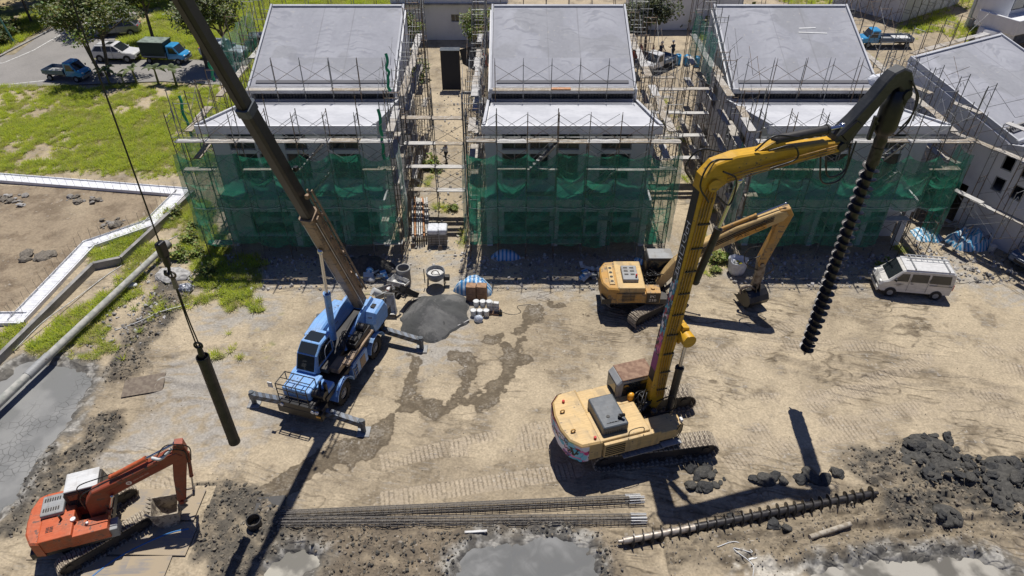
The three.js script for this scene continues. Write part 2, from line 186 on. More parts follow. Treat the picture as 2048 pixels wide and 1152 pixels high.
  const st = nearest(L_STAIN, x, z); if (st > -1.2) { const e = st - 0.16 + (n2 - 0.5) * 1.5 + (n3 - 0.5) * 0.8, k = sst(-0.03, 0.05, e); let w = mixc(C_WET, C_MUD2, 0.45 * sst(0.45, 0.65, n3 * 0.6 + n2 * 0.4) * sst(0.1, 0.35, e)); w = mixc(w, C_CEM, 0.3 * sst(0.57, 0.68, n2 * 0.7 + n4 * 0.25) * sst(0.05, 0.2, e)); c = mixc(c, w, k * 0.92); b = b + k * (n3 - .5) * 0.4; }
  if (z > -36.5) {
    if (x > 6 && z > -21) { const [a, r] = furrow(x, z); c = mixc(c, mixc([0.085, 0.067, 0.045], [0.235, 0.192, 0.13], sst(0.3, 0.7, r * 0.45 + n3 * 0.55)), a * 0.9); b += a * (fbm(x * 8, z * 8, 3) - 0.5) * 0.7; }
    const m = mudAmount(x, z); if (m > 0) { const q = mixc(C_MUD, C_MUD2, sst(0.4, 0.68, n3 * 0.6 + n2 * 0.4)); c = mixc(c, mixc(q, C_DIG2, 0.5 * sst(0.5, 0.7, n1)), m * 0.9); b += m * (fbm(x * 7, z * 7, 3) - 0.5) * 0.8; }
    const pd = pondDepth(x, z); if (pd > -1.5) { const k = sst(-0.9, -0.1, pd + (n2 - 0.5) * 1.2 + (n3 - .5) * 0.6); c = mixc(c, mixc([0.1, 0.097, 0.088], [0.3, 0.29, 0.26], sst(0.45, 0.7, n3)), k * 0.9); }
    const pr = polyd(x, z, SITE.paleRight); if (pr > -1) c = mixc(c, [0.5, 0.47, 0.4], 0.8 * sst(-0.2, 0.4, pr + (n2 - .5) * 1.8 + (n3 - .5) * 0.8));
  }
  const g = greenness(x, z); if (g > 0) { const q = mixc(C_GRASS, C_STRAW, sst(0.42, 0.56, n2 * 0.5 + n3 * 0.5)); c = mixc(c, q, g * 0.9); }
  else if (z < -44.8 && x < -22.4 && z > -64) c = mixc(c, C_STRAW, 0.45 * sst(0.4, 0.6, n3));
  const pebble = sst(0.86, 0.93, vn(x * 9 + 31, z * 9)) * sst(0.4, 0.7, n2); c = mixc(c, [0.45, 0.42, 0.37], pebble * 0.5); b += pebble * 0.3;
  const spot = sst(0.88, 0.95, vn(x * 5.3 + 7, z * 5.3 + 50)) * sst(0.5, 0.7, n1); c = mixc(c, C_MUD2, spot * 0.8); b += spot * 0.3;
  const n5 = vn(x * 38 + 3, z * 38), v = (0.8 + 0.4 * n4 * (0.5 + n3)) * (0.9 + 0.2 * n5); return [[c[0] * v, c[1] * v, c[2] * v], clamp(b)];
}
const rise = [];
function groundSheet(name, x0, x1, z0, z1, step, tw, th) {
  const nx = Math.round((x1 - x0) / step), nz = Math.round((z1 - z0) / step), g = new THREE.PlaneGeometry(x1 - x0, z1 - z0, nx, nz).rotateX(-Math.PI / 2).translate((x0 + x1) / 2, 0, (z0 + z1) / 2), p = g.attributes.position;
  for (let i = 0; i < p.count; i++) p.setY(i, gh(p.getX(i), p.getZ(i)));
  g.computeVertexNormals();
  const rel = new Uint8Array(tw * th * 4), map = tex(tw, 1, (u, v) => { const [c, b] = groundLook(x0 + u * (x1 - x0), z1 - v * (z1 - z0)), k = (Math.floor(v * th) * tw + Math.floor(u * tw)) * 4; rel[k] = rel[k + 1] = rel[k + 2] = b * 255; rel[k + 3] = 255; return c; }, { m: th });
  const bumpMap = new THREE.DataTexture(rel, tw, th); bumpMap.magFilter = THREE.LinearFilter; bumpMap.needsUpdate = true;
  for (const t of [map, bumpMap]) { t.wrapS = t.wrapT = THREE.ClampToEdgeWrapping; t.repeat.set(1, 1); }
  const m = new THREE.Mesh(g, std({ map, bumpMap, bumpScale: 0.07, roughness: 0.95 })); m.name = name; m.castShadow = m.receiveShadow = true; m.userData.kind = 'structure'; scene.add(m); return m;
}
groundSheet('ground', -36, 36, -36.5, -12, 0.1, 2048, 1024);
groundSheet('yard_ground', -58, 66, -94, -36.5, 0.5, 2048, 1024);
{ // grass country all round, out to the horizon
  const s = new THREE.Shape([[-900, 900], [900, 900], [900, -900], [-900, -900]].map((p) => new THREE.Vector2(...p)));
  s.holes.push(new THREE.Path([[-58, 94], [66, 94], [66, 36.5], [36, 36.5], [36, 12], [-36, 12], [-36, 36.5], [-58, 36.5]].map((p) => new THREE.Vector2(...p))));
  const g = new THREE.ShapeGeometry(s).rotateX(-Math.PI / 2).translate(0, -0.02, 0);
  struct('field', [g], std({ map: tex(512, 40, (u, v) => mixc(C_GRASS, C_STRAW, sst(0.45, 0.7, fbm(u * 12, v * 12, 5, 12)))), roughness: 1 }));
}
// slurry lying in the pits
function pond(name, P, y, mat, kind) { const s = new THREE.Shape(P.map((p) => { const cx = P.reduce((a, q) => a + q[0], 0) / P.length, cz = P.reduce((a, q) => a + q[1], 0) / P.length, k = 1.1; return new THREE.Vector2(cx + (p[0] - cx) * k, -(cz + (p[1] - cz) * k)); })); return struct(name, [new THREE.ShapeGeometry(s).rotateX(-Math.PI / 2).translate(0, y, 0)], mat); }
const slurryMap = tex(512, 7, (u, v) => { const w = fbm(u * 5, v * 5, 4, 5), q = fbm(u * 14 + w * 3, v * 14 + w * 4, 4, 256); return mixc([0.13, 0.132, 0.128], [0.21, 0.211, 0.204], sst(0.35, 0.7, w * 0.5 + q * 0.5)); });
const M_SLURRY = std({ map: slurryMap, roughness: 0.88, bumpMap: bumpT, bumpScale: 0.004 });
const crackT = (k) => tex(1024, 9, (u, v) => { // drying mud with curling cracks
  const f = 27, x = u * f + (fbm(u * 9, v * 9, 3, 9) - 0.5) * 1.6, y = v * f + (fbm(u * 9 + 4, v * 9, 3, 9) - 0.5) * 1.1; let a = 9, b = 9;
  for (let i = -1; i < 2; i++) for (let j = -1; j < 2; j++) { const ci = Math.floor(x) + i, cj = Math.floor(y) + j, mi = ((ci % f) + f) % f, mj = ((cj % f) + f) % f, d = Math.hypot(ci + hsh(mi, mj + 40) - x, cj + hsh(mi + 90, mj) - y); if (d < a) { b = a; a = d; } else if (d < b) b = d; }
  const crack = sst(0.085, 0.02, b - a) * sst(0.42, 0.6, fbm(u * 6 + 2, v * 6, 2, 6)), w = fbm(u * 7, v * 7, 5, 7);
  return k ? grey(0.6 + w * 0.3 - crack * 0.5) : mixc(mixc([0.17, 0.172, 0.167], [0.235, 0.235, 0.225], sst(0.35, 0.65, w)), [0.07, 0.068, 0.06], crack * 0.5);
}, { srgb: !k });
const M_CRACKED = std({ map: crackT(0), bumpMap: crackT(1), bumpScale: 0.03, roughness: 0.92 });
pond('slurry_pond', SITE.pondMid, -0.1, M_SLURRY);
pond('drying_mud_pond', SITE.pondLeft, -0.12, M_CRACKED);
const M_PALE = std({ map: tex(512, 5, (u, v) => { const w = fbm(u * 6, v * 6, 5, 6); return mixc([0.12, 0.112, 0.093], [0.33, 0.31, 0.255], sst(0.35, 0.6, w)); }), roughness: 0.6 });
pond('puddle', SITE.puddle, -0.08, M_PALE);
pond('pale_pond', SITE.pondRight, -0.08, std({ map: tex(512, 6, (u, v) => { const w = fbm(u * 5, v * 5, 5, 5); return mixc([0.12, 0.113, 0.097], [0.34, 0.32, 0.275], sst(0.4, 0.6, w)); }), roughness: 0.9 }));
// ================================================================ building materials
const M_PLASTER = std({ map: tex(512, 6, (u, v) => { const a = fbm(u * 4, v * 4, 5, 4), s = vn(u * 40, v * 3, 40), d = fbm(u * 20, v * 20, 3, 20); return mixc([0.66, 0.67, 0.685], [0.5, 0.505, 0.515], 0.6 * sst(0.42, 0.8, a * 0.7 + s * 0.12 + d * 0.2)); }), roughness: 0.9, bumpMap: bumpT, bumpScale: 0.006 });
const roofT = (seed) => tex(1024, 11, (u, v) => { // steel-trowelled screed: wide pours with wavy trowel marks across
  const w = fbm(u * 5 + seed, v * 5, 4, 256), lane = vn(u * 7 + seed * 3, 3.3, 7), arcs = vn(u * 9 + w * 3 + seed, v * 70 + w * 14, 256), f = fbm(u * 60, v * 60, 3, 60), joint = sst(0.012, 0.004, Math.abs(((u * 2.5 + 0.2) % 1) - 0.5) + (w - 0.5) * 0.02);
  let c = mixc([0.285, 0.292, 0.32], [0.35, 0.357, 0.385], sst(0.3, 0.7, w * 0.55 + lane * 0.45)); c = mixc(c, [0.23, 0.237, 0.265], 0.7 * sst(0.55, 0.85, arcs) * sst(0.35, 0.6, w)); c = mixc(c, [0.2, 0.2, 0.21], joint * 0.5); const patch = sst(0.56, 0.6, fbm(u * 3 + seed * 2, v * 3 + 5, 3, 256)); c = mixc(c, [0.235, 0.24, 0.25], patch * 0.45); const foot = sst(0.9, 0.96, vn(u * 50 + seed, v * 50)); c = mixc(c, [0.42, 0.4, 0.36], foot * 0.4); return c.map((x) => x * (0.92 + 0.16 * f));
});
const M_ROOF = [0, 1, 2].map((s) => std({ map: roofT(s * 7.7), roughness: 0.85 }));
const M_ROOF_PALE = std({ map: tex(512, 8, (u, v) => { const w = fbm(u * 5, v * 5, 5, 5), f = fbm(u * 40, v * 40, 3, 40); return mixc([0.42, 0.43, 0.455], [0.51, 0.52, 0.54], sst(0.3, 0.7, w * 0.7 + f * 0.3)); }), roughness: 0.85 });
const M_GUTTER = std({ color: lin(0.12, 0.12, 0.13), roughness: 0.8 });
const M_CONC = std({ map: speck([0.3, 0.29, 0.27], [0.2, 0.195, 0.185], 3), roughness: 0.9, bumpMap: bumpT, bumpScale: 0.01 });
const M_FRAME = std({ color: lin(0.28, 0.29, 0.3), roughness: 0.5, metalness: 0.3 });
const M_WIN = new THREE.MeshPhysicalMaterial({ color: lin(0.06, 0.08, 0.09), roughness: 0.08, metalness: 0, transmission: 0.5, specularIntensity: 1 });
const M_LOUVRE = std({ color: lin(0.11, 0.11, 0.115), roughness: 0.6 });

// ================================================================ the villas: front roof climbing to the front, rear roof climbing to the back
const WIN_FRONT = [[-4.0, -2.5], [-2.35, -1.2], [-0.75, 0.6], [1.9, 3.7]];
function villa(label, pos, turn, roofMat, { side = [], upper = 10.15, lip = 7.15, front = true, depth = 16.2, panes = true } = {}) {
  const t = thing('villa', label, 'house', pos, turn, 'white villas under construction');
  const W = 5.0, zf = -1.3, split = -8.3, back = -depth, eave = 8.25, low = 6.2;
  // front wall with openings on two storeys
  const holes = []; for (const [a, b] of WIN_FRONT) { holes.push(rect(a, b, 4.15, 5.9), rect(a, b, 6.15, 7.2)); }
  const ground = [[-3.9, -1.0], [-0.4, 2.1], [2.6, 4.2]]; for (const [a, b] of ground) holes.push(rect(a, b, 0.15, 2.45));
  const hFront = eave - 0.35 + (zf) * (eave - low) / 8.3 * 1;
  mesh('front_wall', xf(EX(rect(-W, W, 0, hFront), 0.22, 0, holes), 0, 0, zf), M_PLASTER, t);
  const roofAt = (z) => z > split ? eave + z * (eave - low) / 8.3 - 0.28 : lip + (split - z) * (upper - lip) / (depth - 8.3) - 0.26;
  for (const s of [-1, 1]) { // side walls follow both roofs
    const prof = [[zf, 0], [back, 0], [back, roofAt(back)], [split - 0.01, roofAt(split - 0.01)], [split, Math.min(roofAt(split), low - 0.2)], [zf, roofAt(zf)]].map(([z, y]) => [-z, y]);
    const g = EX(prof, 0.22, 0, (s < 0 ? side : []).map(([z0, z1, y0, y1]) => rect(-z1, -z0, y0, y1).reverse())); g.rotateY(Math.PI / 2); mesh('side_wall', xf(g, s * (W - 0.11), 0, 0), M_PLASTER, t);
  }
  mesh('back_wall', B(2 * W - 0.44, roofAt(back) - 0.05, 0.22, 0, (roofAt(back) - 0.05) / 2, back + 0.11), M_PLASTER, t);
  mesh('upper_floor', B(2 * W - 0.46, 0.22, -back + zf - 0.3, 0, 3.25, (back + zf) / 2), M_CONC, t);
  mesh('partition', [B(0.15, 5.6, -back + zf - 0.4, 1.3, 2.85, (back + zf) / 2), B(2 * W - 0.5, 5.6, 0.15, 0, 2.85, -6)], M_PLASTER, t);
  // balcony band
  if (front) { mesh('balcony_slab', B(2 * W + 0.1, 0.2, 1.25, 0, 2.72, zf + 0.72), M_PLASTER, t); mesh('balcony_parapet', [B(2 * W + 0.1, 0.62, 0.14, 0, 3.13, zf + 1.28), B(0.14, 0.62, 1.1, -W - 0.02 + 0.02, 3.13, zf + 0.66), B(0.14, 0.62, 1.1, W, 3.13, zf + 0.66)], M_PLASTER, t); for (const x of [-W + 0.2, -0.7, 2.35, W - 0.2]) mesh('column', B(0.35, 2.6, 0.35, x, 1.3, zf + 1.05), M_PLASTER, t); }
  // window frames and panes set back in the openings
  if (panes) for (const [a, b] of WIN_FRONT) for (const [y0, y1] of [[4.15, 5.9], [6.15, 7.2]]) {
    const w = mesh('window', [B(b - a, 0.06, 0.07, (a + b) / 2, y0 + 0.03, zf - 0.03), B(b - a, 0.06, 0.07, (a + b) / 2, y1 - 0.03, zf - 0.03), ...[a + 0.03, (a + b) / 2, b - 0.03].map((x) => B(0.06, y1 - y0 - 0.12, 0.07, x, (y0 + y1) / 2, zf - 0.03))], M_FRAME, t);
    for (const k of [0, 1]) mesh('pane', B((b - a) / 2 - 0.1, y1 - y0 - 0.14, 0.012, a + (b - a) * (0.25 + 0.5 * k), (y0 + y1) / 2, zf - 0.03), M_WIN, w);
  }
  for (const [z0, z1, y0, y1] of side) if (z1 - z0 < 1.5) mesh('window', [B(0.07, 0.07, z1 - z0, -W + 0.05, y0 + 0.035, (z0 + z1) / 2), B(0.07, 0.07, z1 - z0, -W + 0.05, y1 - 0.035, (z0 + z1) / 2), B(0.07, y1 - y0 - 0.14, 0.07, -W + 0.05, (y0 + y1) / 2, z0 + 0.035), B(0.07, y1 - y0 - 0.14, 0.07, -W + 0.05, (y0 + y1) / 2, z1 - 0.035)], M_FRAME, t);
  // front roof: slab, raised rims, fascia
  const th = Math.atan((eave - low) / 8.3), L = Math.hypot(8.3, eave - low), cosT = Math.cos(th);
  const fr = mesh('front_roof', xf(B(2 * W - 0.36, 0.2, L - 0.15, 0, -0.1, 0), 0, (eave + low) / 2, -4.2, -th), M_ROOF_PALE, t);
  fr.userData.label = 'pale front roof';
  for (const s of [-1, 1]) mesh('roof_rim', xf(B(0.17, 0.34, L + 0.1, 0, -0.07, 0), s * (W + 0.0), (eave + low) / 2 + 0.02, -4.15, -th), M_ROOF_PALE, t);
  mesh('fascia', [B(2 * W + 0.24, 0.5, 0.16, 0, eave - 0.2, 0.06), B(2 * W, 0.1, 1.2, 0, eave - 0.44, -0.66)], M_PLASTER, t);
  mesh('roof_rim', B(2 * W - 0.3, 0.16, 0.14, 0, low + 0.12, -8.2), M_ROOF_PALE, t);
  // louvre band between the roofs
  mesh('clerestory_wall', B(2 * W - 0.5, 0.9, 0.12, 0, low + 0.4, split - 0.6), M_CONC, t);
  for (let k = 0; k < 44; k++) mesh('louvre_slat', k ? t.userData.slat : (t.userData.slat = geo([B(0.05, 0.72, 0.1)])), M_LOUVRE, t).position.set(-W + 0.5 + k * (2 * W - 1) / 43, low + 0.42, split - 0.48);
  delete t.userData.slat;
  // rear roof: slab, rims, long gutter slot
  const dz = depth - 8.3, th2 = Math.atan((upper - lip) / dz), L2 = Math.hypot(dz, upper - lip), W2 = W - 0.12;
  mesh('rear_roof', xf(B(2 * W2 - 0.3, 0.22, L2 + 0.3, 0, -0.11, 0), 0, (upper + lip) / 2, split - dz / 2 + 0.1, th2), roofMat, t).userData.label = 'grey trowelled rear roof';
  for (const s of [-1, 1]) mesh('roof_rim', xf(B(0.13, 0.44, L2 + 0.34, 0, -0.12, 0), s * (W2 - 0.06), (upper + lip) / 2 + 0.02, split - dz / 2 + 0.1, th2), M_ROOF_PALE, t);
  mesh('gutter', xf(RB(2 * W2 - 0.9, 0.06, 0.3, 0.03, 0, 0.02, 0), 0, lip + 0.22, split - 0.45, th2), M_GUTTER, t);
  mesh('eave_lip', [B(2 * W2 + 0.1, 0.3, 0.16, 0, lip - 0.1, split + 0.3)], M_ROOF_PALE, t);
  mesh('ridge_rim', xf(B(2 * W2 - 0.35, 0.12, 0.16, 0, 0.05, 0), 0, upper + 0.02, back + 0.05, th2), M_ROOF_PALE, t);
  return t;
}
const HX = [-12.75, 3.4, 19.6], HZ = -36.4;
const SIDE_OPEN = [[-4.6, -3.4, 4.4, 5.8], [-7.4, -6.2, 4.2, 5.6], [-12, -10.8, 4.4, 6.0], [-14.4, -13.2, 4.4, 6.0], [-5, -3.8, 1, 2.3], [-13, -11.4, 0.1, 2.4]];
villa('left of the three white villas, behind the blue crane boom', [HX[0], 0, HZ], 0, M_ROOF[0], { side: SIDE_OPEN });
villa('middle white villa behind the sand heap, dark louvres between its roofs', [HX[1], 0, HZ], 0, M_ROOF[1], { side: SIDE_OPEN });
villa('right of the three white villas, behind the big drilling auger', [HX[2], 0, HZ], 0, M_ROOF[2], { side: SIDE_OPEN });
const B4T = 0.505, B4 = (x, y, z) => [38.2 + x * Math.cos(B4T) + z * Math.sin(B4T), y, -33.2 - x * Math.sin(B4T) + z * Math.cos(B4T)];
villa('white villa turned at an angle at the right edge, small upright windows in its side', B4(0, 0, 0), B4T, M_ROOF[1], { upper: 9.0, lip: 6.6, front: false, side: [[-8.2, -7.5, 4.75, 5.7], [-7.0, -6.3, 4.75, 5.7], [-8.2, -7.5, 3.3, 4.25], [-7.0, -6.3, 3.3, 4.25], [-12.2, -9.4, 0.1, 2.9]] });
// ================================================================ scaffolding
const M_TUBE = [[0.22, 0.225, 0.22], [0.13, 0.125, 0.115], [0.34, 0.35, 0.35]].map((c, i) => std({ map: speck(c, i === 1 ? [0.2, 0.13, 0.08] : c.map((x) => x * 0.55), 0.9, 6, 128), roughness: 0.5, metalness: 0.55 }));
const plankT = (c, d) => tex(256, [1.7, 0.5], (u, v) => { const g = vn(u * 6, v * 46, 46), w = fbm(u * 8, v * 8, 4, 8), sp = sst(0.58, 0.7, fbm(u * 22, v * 10, 3, 22)), j = sst(0.02, 0.008, Math.abs(v - 0.5)); return mixc(mixc(c, d, 0.55 * g + 0.45 * w), [0.62, 0.61, 0.58], sp * 0.5).map((x) => x * (1 - j * 0.6)); });
const M_PLANK = [[[0.42, 0.39, 0.34], [0.26, 0.23, 0.19]], [[0.5, 0.49, 0.47], [0.33, 0.32, 0.3]], [[0.36, 0.31, 0.24], [0.2, 0.165, 0.12]]].map(([c, d]) => std({ map: plankT(c, d), roughness: 0.85 }));
const M_ORANGEWOOD = std({ map: plankT([0.5, 0.24, 0.1], [0.36, 0.16, 0.07]), roughness: 0.8 });
const netT = tex(512, 2.4, (u, v) => { const a = fbm(u * 6, v * 6, 4, 6), weave = 0.8 + 0.2 * (((Math.floor(u * 128) + Math.floor(v * 128)) % 2)); return mixc([0.03, 0.29, 0.17], [0.075, 0.46, 0.29], a).map((x) => x * weave); });
const netA = tex(512, 2.4, (u, v) => { const a = fbm(u * 7, v * 7, 4, 7), f = vn(u * 128, v * 128, 128); return grey(0.3 + 0.34 * a + 0.2 * f); }, { srgb: false });
const M_NET = new THREE.MeshPhysicalMaterial({ map: netT, alphaMap: netA, transparent: true, roughness: 1, transmission: 0.6, side: THREE.DoubleSide });
const M_NET_THICK = std({ color: lin(0.012, 0.26, 0.12), roughness: 0.75, side: THREE.DoubleSide });
const M_CORD = std({ color: lin(0.5, 0.56, 0.5), roughness: 0.8 });
const BAY = 1.7, LIFT = 1.7;
const rod = (p, q, r = 0.028, n = 5) => T(p, q, r, r, n, true);
const G_FRAME = [geo([rod([0, 0, -0.43], [0, 1.78, -0.43]), rod([0, 0, 0.43], [0, 1.78, 0.43]), rod([0, 1.62, -0.43], [0, 1.62, 0.43], 0.02, 4), rod([0, 1.3, -0.43], [0, 1.3, 0.43], 0.016, 4), rod([0, 1.3, -0.2], [0, 1.62, -0.2], 0.014, 3), rod([0, 1.3, 0.2], [0, 1.62, 0.2], 0.014, 3)]),
  geo([rod([0, 0, -0.43], [0, 1.78, -0.43]), rod([0, 0, 0.43], [0, 1.78, 0.43]), rod([0, 1.68, -0.43], [0, 1.68, 0.43], 0.02, 4), rod([0, 0.9, -0.43], [0, 1.35, 0], 0.014, 3), rod([0, 0.9, 0.43], [0, 1.35, 0], 0.014, 3)])];
const G_POST = geo([rod([0, 0, 0], [0, 1.8, 0]), rod([0, 1.8, 0], [0, 1.95, 0], 0.016, 4)]);
const G_CROSS = geo([rod([0, 0.3, 0], [BAY, 1.45, 0], 0.014, 4), rod([0, 1.45, 0.03], [BAY, 0.3, 0.03], 0.014, 4)]);
const G_PLANKS = [0.5, 0.42, 0.46].map((w) => geo([B(BAY + 0.12, 0.05, w, BAY / 2, 0, 0)]));
const G_RAIL = geo([rod([0, 0, 0], [BAY, 0, 0], 0.018, 4)]);
const pick = (a) => a[Math.floor(rnd() * a.length) % a.length];
function put(t, name, g, mat, x, y, z, a, extra) { const m = mesh(name, g, mat, t); m.position.set(x, y, z); m.rotation.set(extra?.[0] ?? 0, a, extra?.[1] ?? 0); return m; }
// one straight run of frames: lv = heights of the frame feet
function run(t, { x, z, a = 0, n, lv, plank = () => 0.9, cross = () => 0.85, frame = () => 1, inner = () => 0.5, outer = () => 0.85, bay = BAY, first = 0 }) {
  const cx = Math.cos(a), sz = -Math.sin(a), nx = Math.sin(a), nz = Math.cos(a), sc = bay / BAY;
  for (let k = first; k <= n; k++) for (let l = 0; l < lv.length; l++) {
    const px = x + cx * k * bay, pz = z + sz * k * bay, h = (lv[l + 1] ?? lv[l] + LIFT) - lv[l];
    if (rnd() < frame(l, k)) put(t, 'frame', pick(G_FRAME), pick(M_TUBE), px, lv[l], pz, a + rr(-0.02, 0.02), [rr(-0.004, 0.004), rr(-0.004, 0.004)]).scale.y = h / LIFT;
    if (k === n) continue;
    for (const [s, f] of [[0.45, outer], [-0.45, inner]]) if (h > 1.4 && rnd() < cross(l, k) * f(l, k)) { const m = put(t, 'cross_brace', G_CROSS, pick(M_TUBE), px + nx * s, lv[l], pz + nz * s, a); m.scale.x = sc; }
    if (l > 0 && rnd() < plank(l, k)) { const m = put(t, 'plank', pick(G_PLANKS), pick(M_PLANK), px + nx * rr(-0.1, 0.1), lv[l] + 0.04 + rr(0, 0.012), pz + nz * rr(-0.08, 0.08), a + rr(-0.012, 0.012), [0, rr(-0.008, 0.008)]); m.scale.x = sc; }
  }
}
// hanging net between two posts: sagging hems, folds
function netGeo(w, top, bot, sagT, sagB, seed, nx = 8, ny = 14, bulge = 0.12) {
  const g = new THREE.PlaneGeometry(1, 1, nx, ny), p = g.attributes.position;
  for (let i = 0; i < p.count; i++) { const u = p.getX(i) + 0.5, v = p.getY(i) + 0.5, arc = 4 * u * (1 - u), yt = top - sagT * arc, yb = bot - sagB * arc; p.setXYZ(i, u * w, yb + (yt - yb) * v, Math.sin(v * 3.1) * bulge * arc + (fbm(u * 3 + seed, v * 5, 3) - 0.5) * 0.22); }
  g.computeVertexNormals(); return geo([g]);
}
function net(t, x, y, z, a, g, mat = M_NET) { return put(t, 'safety_net', g, mat, x, y, z, a); }
const cordGeo = (w, sag) => geo([TUBE([[0, 0, 0], [w * 0.25, -sag * 0.75, 0], [w / 2, -sag, 0], [w * 0.75, -sag * 0.75, 0], [w, 0, 0]], 0.014, 8, 4)]);
// sloping access stair between two lifts
const G_STAIR = geo([beam([0, 0, -0.2], [1.6, 1.7, -0.2], 0.04, 0.1), beam([0, 0, 0.2], [1.6, 1.7, 0.2], 0.04, 0.1), ...[...Array(8)].map((_, k) => B(0.2, 0.03, 0.4, 0.15 + k * 0.19, 0.16 + k * 0.2, 0)), rod([0, 0.6, 0.22], [1.6, 2.3, 0.22], 0.014, 4)]);
const LV = [0, 0.9, 2.6, 4.3, 6.0, 7.7];
function scaffold(label, cx, { mess = 0, netSkip = [], lowerSkip = [], sideNet = [1, 1], roofRow = true, right = 7.7, seed = 1 } = {}) {
  rnd = mulberry(seed);
  const t = thing('scaffold', label, 'scaffold', [cx, 0, HZ], 0, 'scaffolds round the villas');
  // front
  run(t, { x: -5.95, z: 0.9, n: 7, lv: LV, plank: (l) => [0, 0.25, 0.5, 0.55, 0.6, 1][l], cross: (l) => l === 5 ? 1 : 0.85, inner: (l) => l === 5 ? 0.9 : 0.6, frame: (l, k) => l === 5 ? (mess ? 0.9 : 0.5) : 1 });
  for (let k = 0; k < 8; k++) put(t, 'post', G_POST, pick(M_TUBE), -5.95 + k * BAY, 7.7, 1.34, 0);
  for (let k = 0; k < 8; k++) if (mess && rnd() < 0.7) put(t, 'post', G_POST, pick(M_TUBE), -5.9 + k * BAY + rr(-0.1, 0.1), 8.4 + rr(0, 0.6), 0.5, 0);
  for (let k = 0; k < 7; k++) for (const y of [6.05, 2.7, 8.2, 7.95]) if (rnd() < (y > 7 ? 1 : 0.6)) put(t, 'rail', G_RAIL, M_TUBE[2], -5.95 + k * BAY, y, 1.36, 0);
  // sides
  const up = (l, k) => l < 5 ? 1 : k > 5 ? 1 : 0.85;
  const LS = [...LV, 9.4];
  for (const s of [-1, 1]) run(t, { x: s * 5.74, z: -0.4, a: Math.PI / 2, n: 10, lv: LS, plank: (l, k) => l === 6 ? 0 : l === 5 ? (k > 5 || (s > 0 ? right > 7 : true) ? 0.85 : 0.2) : l === 4 ? 0.8 : 0.4, cross: (l) => l > 4 ? 0.55 : 0.75, frame: (l, k) => l === 6 ? (k > 5 ? 0.8 : 0) : up(l, k), outer: () => 0.9, inner: () => 0.5 });
  // back: tall posts and rails
  const tall = geo([rod([0, 0, 0], [0, 11.4, 0], 0.024, 5)]);
  for (let k = 0; k < 8; k++) for (const d of [0, 0.85]) put(t, 'post', tall, pick(M_TUBE), -5.95 + k * BAY, d ? -0.3 : 0, -17.0 - d, 0);
  for (let k = 0; k < 7; k++) for (const y of [10.9, 9.7, 8.1]) put(t, 'rail', G_RAIL, M_TUBE[2], -5.95 + k * BAY, y, -17.02, 0);
  // row standing on the back of the front roof
  if (roofRow) {
    for (let k = 0; k < 6; k++) { put(t, 'post', G_POST, pick(M_TUBE), -4.5 + k * 1.83, 6.55, -7.35, 0).scale.y = 1.5; if (k && mess) put(t, 'post', G_POST, pick(M_TUBE), -4.4 + k * 1.8 + rr(-0.2, 0.2), 6.8, -7.6, 0).scale.y = 1.35; }
    for (let k = 0; k < 5; k++) { put(t, 'cross_brace', G_CROSS, pick(M_TUBE), -4.5 + k * 1.83, 7.6, -7.33, 0).scale.x = 1.076; put(t, 'plank', pick(G_PLANKS), pick(M_PLANK), -4.6 + k * 1.83, 7.35, -7.5, rr(-0.01, 0.01)).scale.x = 1.06; put(t, 'rail', G_RAIL, M_TUBE[2], -4.5 + k * 1.83, 7.62, -7.3, 0).scale.x = 1.08; }
  }
  // nets over the front, in two tiers
  for (let k = 0; k < 7; k++) {
    if (!netSkip.includes(k)) net(t, -5.95 + k * BAY, 0, 1.42, 0, netGeo(BAY, 7.2 + rr(-0.1, 0.1), 3.75, rr(0.15, 0.6), rr(0.05, 0.3), k * 3.3 + seed));
    if (!lowerSkip.includes(k)) net(t, -5.95 + k * BAY, 0, 1.45, 0, netGeo(BAY, 3.85, 1.25 + rr(-0.15, 0.15), rr(0.03, 0.12), rr(0.05, 0.25), k * 5.1 + seed));
    put(t, 'net_cord', cordGeo(BAY, rr(0.03, 0.12)), M_CORD, -5.95 + k * BAY, 3.8, 1.5, 0);
    if (rnd() < 0.75) { const y = rr(4.7, 6.9); net(t, -5.95 + k * BAY, 0, 1.36, 0, netGeo(BAY, y, y - 0.25, rr(0.2, 0.75), rr(0.4, 1.0), k + seed * 2, 8, 4)); }
  }
  for (const [i, s] of [[0, -1], [1, 1]]) for (let k = 0; k < sideNet[i]; k++) { net(t, s * 6.24, 0, 1.3 - k * BAY, Math.PI / 2, netGeo(BAY, 7.1, 1.2, rr(0.1, 0.4), 0.15, k + s + seed, 8, 18)); }
  if (sideNet[2]) for (let k = 6; k < 10; k++) net(t, 6.24, 0, 1.3 - k * BAY, Math.PI / 2, netGeo(BAY, 10.2, 6.5, rr(0.1, 0.4), 0.3, k + seed, 8, 10));
  if (sideNet[3]) for (let k = 6; k < 10; k++) net(t, -6.24, 0, 1.3 - k * BAY, Math.PI / 2, netGeo(BAY, 10.2, 7.2, rr(0.1, 0.4), 0.3, k + seed + 9, 8, 10));
  put(t, 'stair', G_STAIR, M_TUBE[2], -5.95 + 2 * BAY + (mess ? 3.2 : 0.1), 6.0, 1.0, 0);
  put(t, 'stair', G_STAIR, M_TUBE[2], -5.95 + 4 * BAY, 4.3, 1.0, 0);
  return t;
}
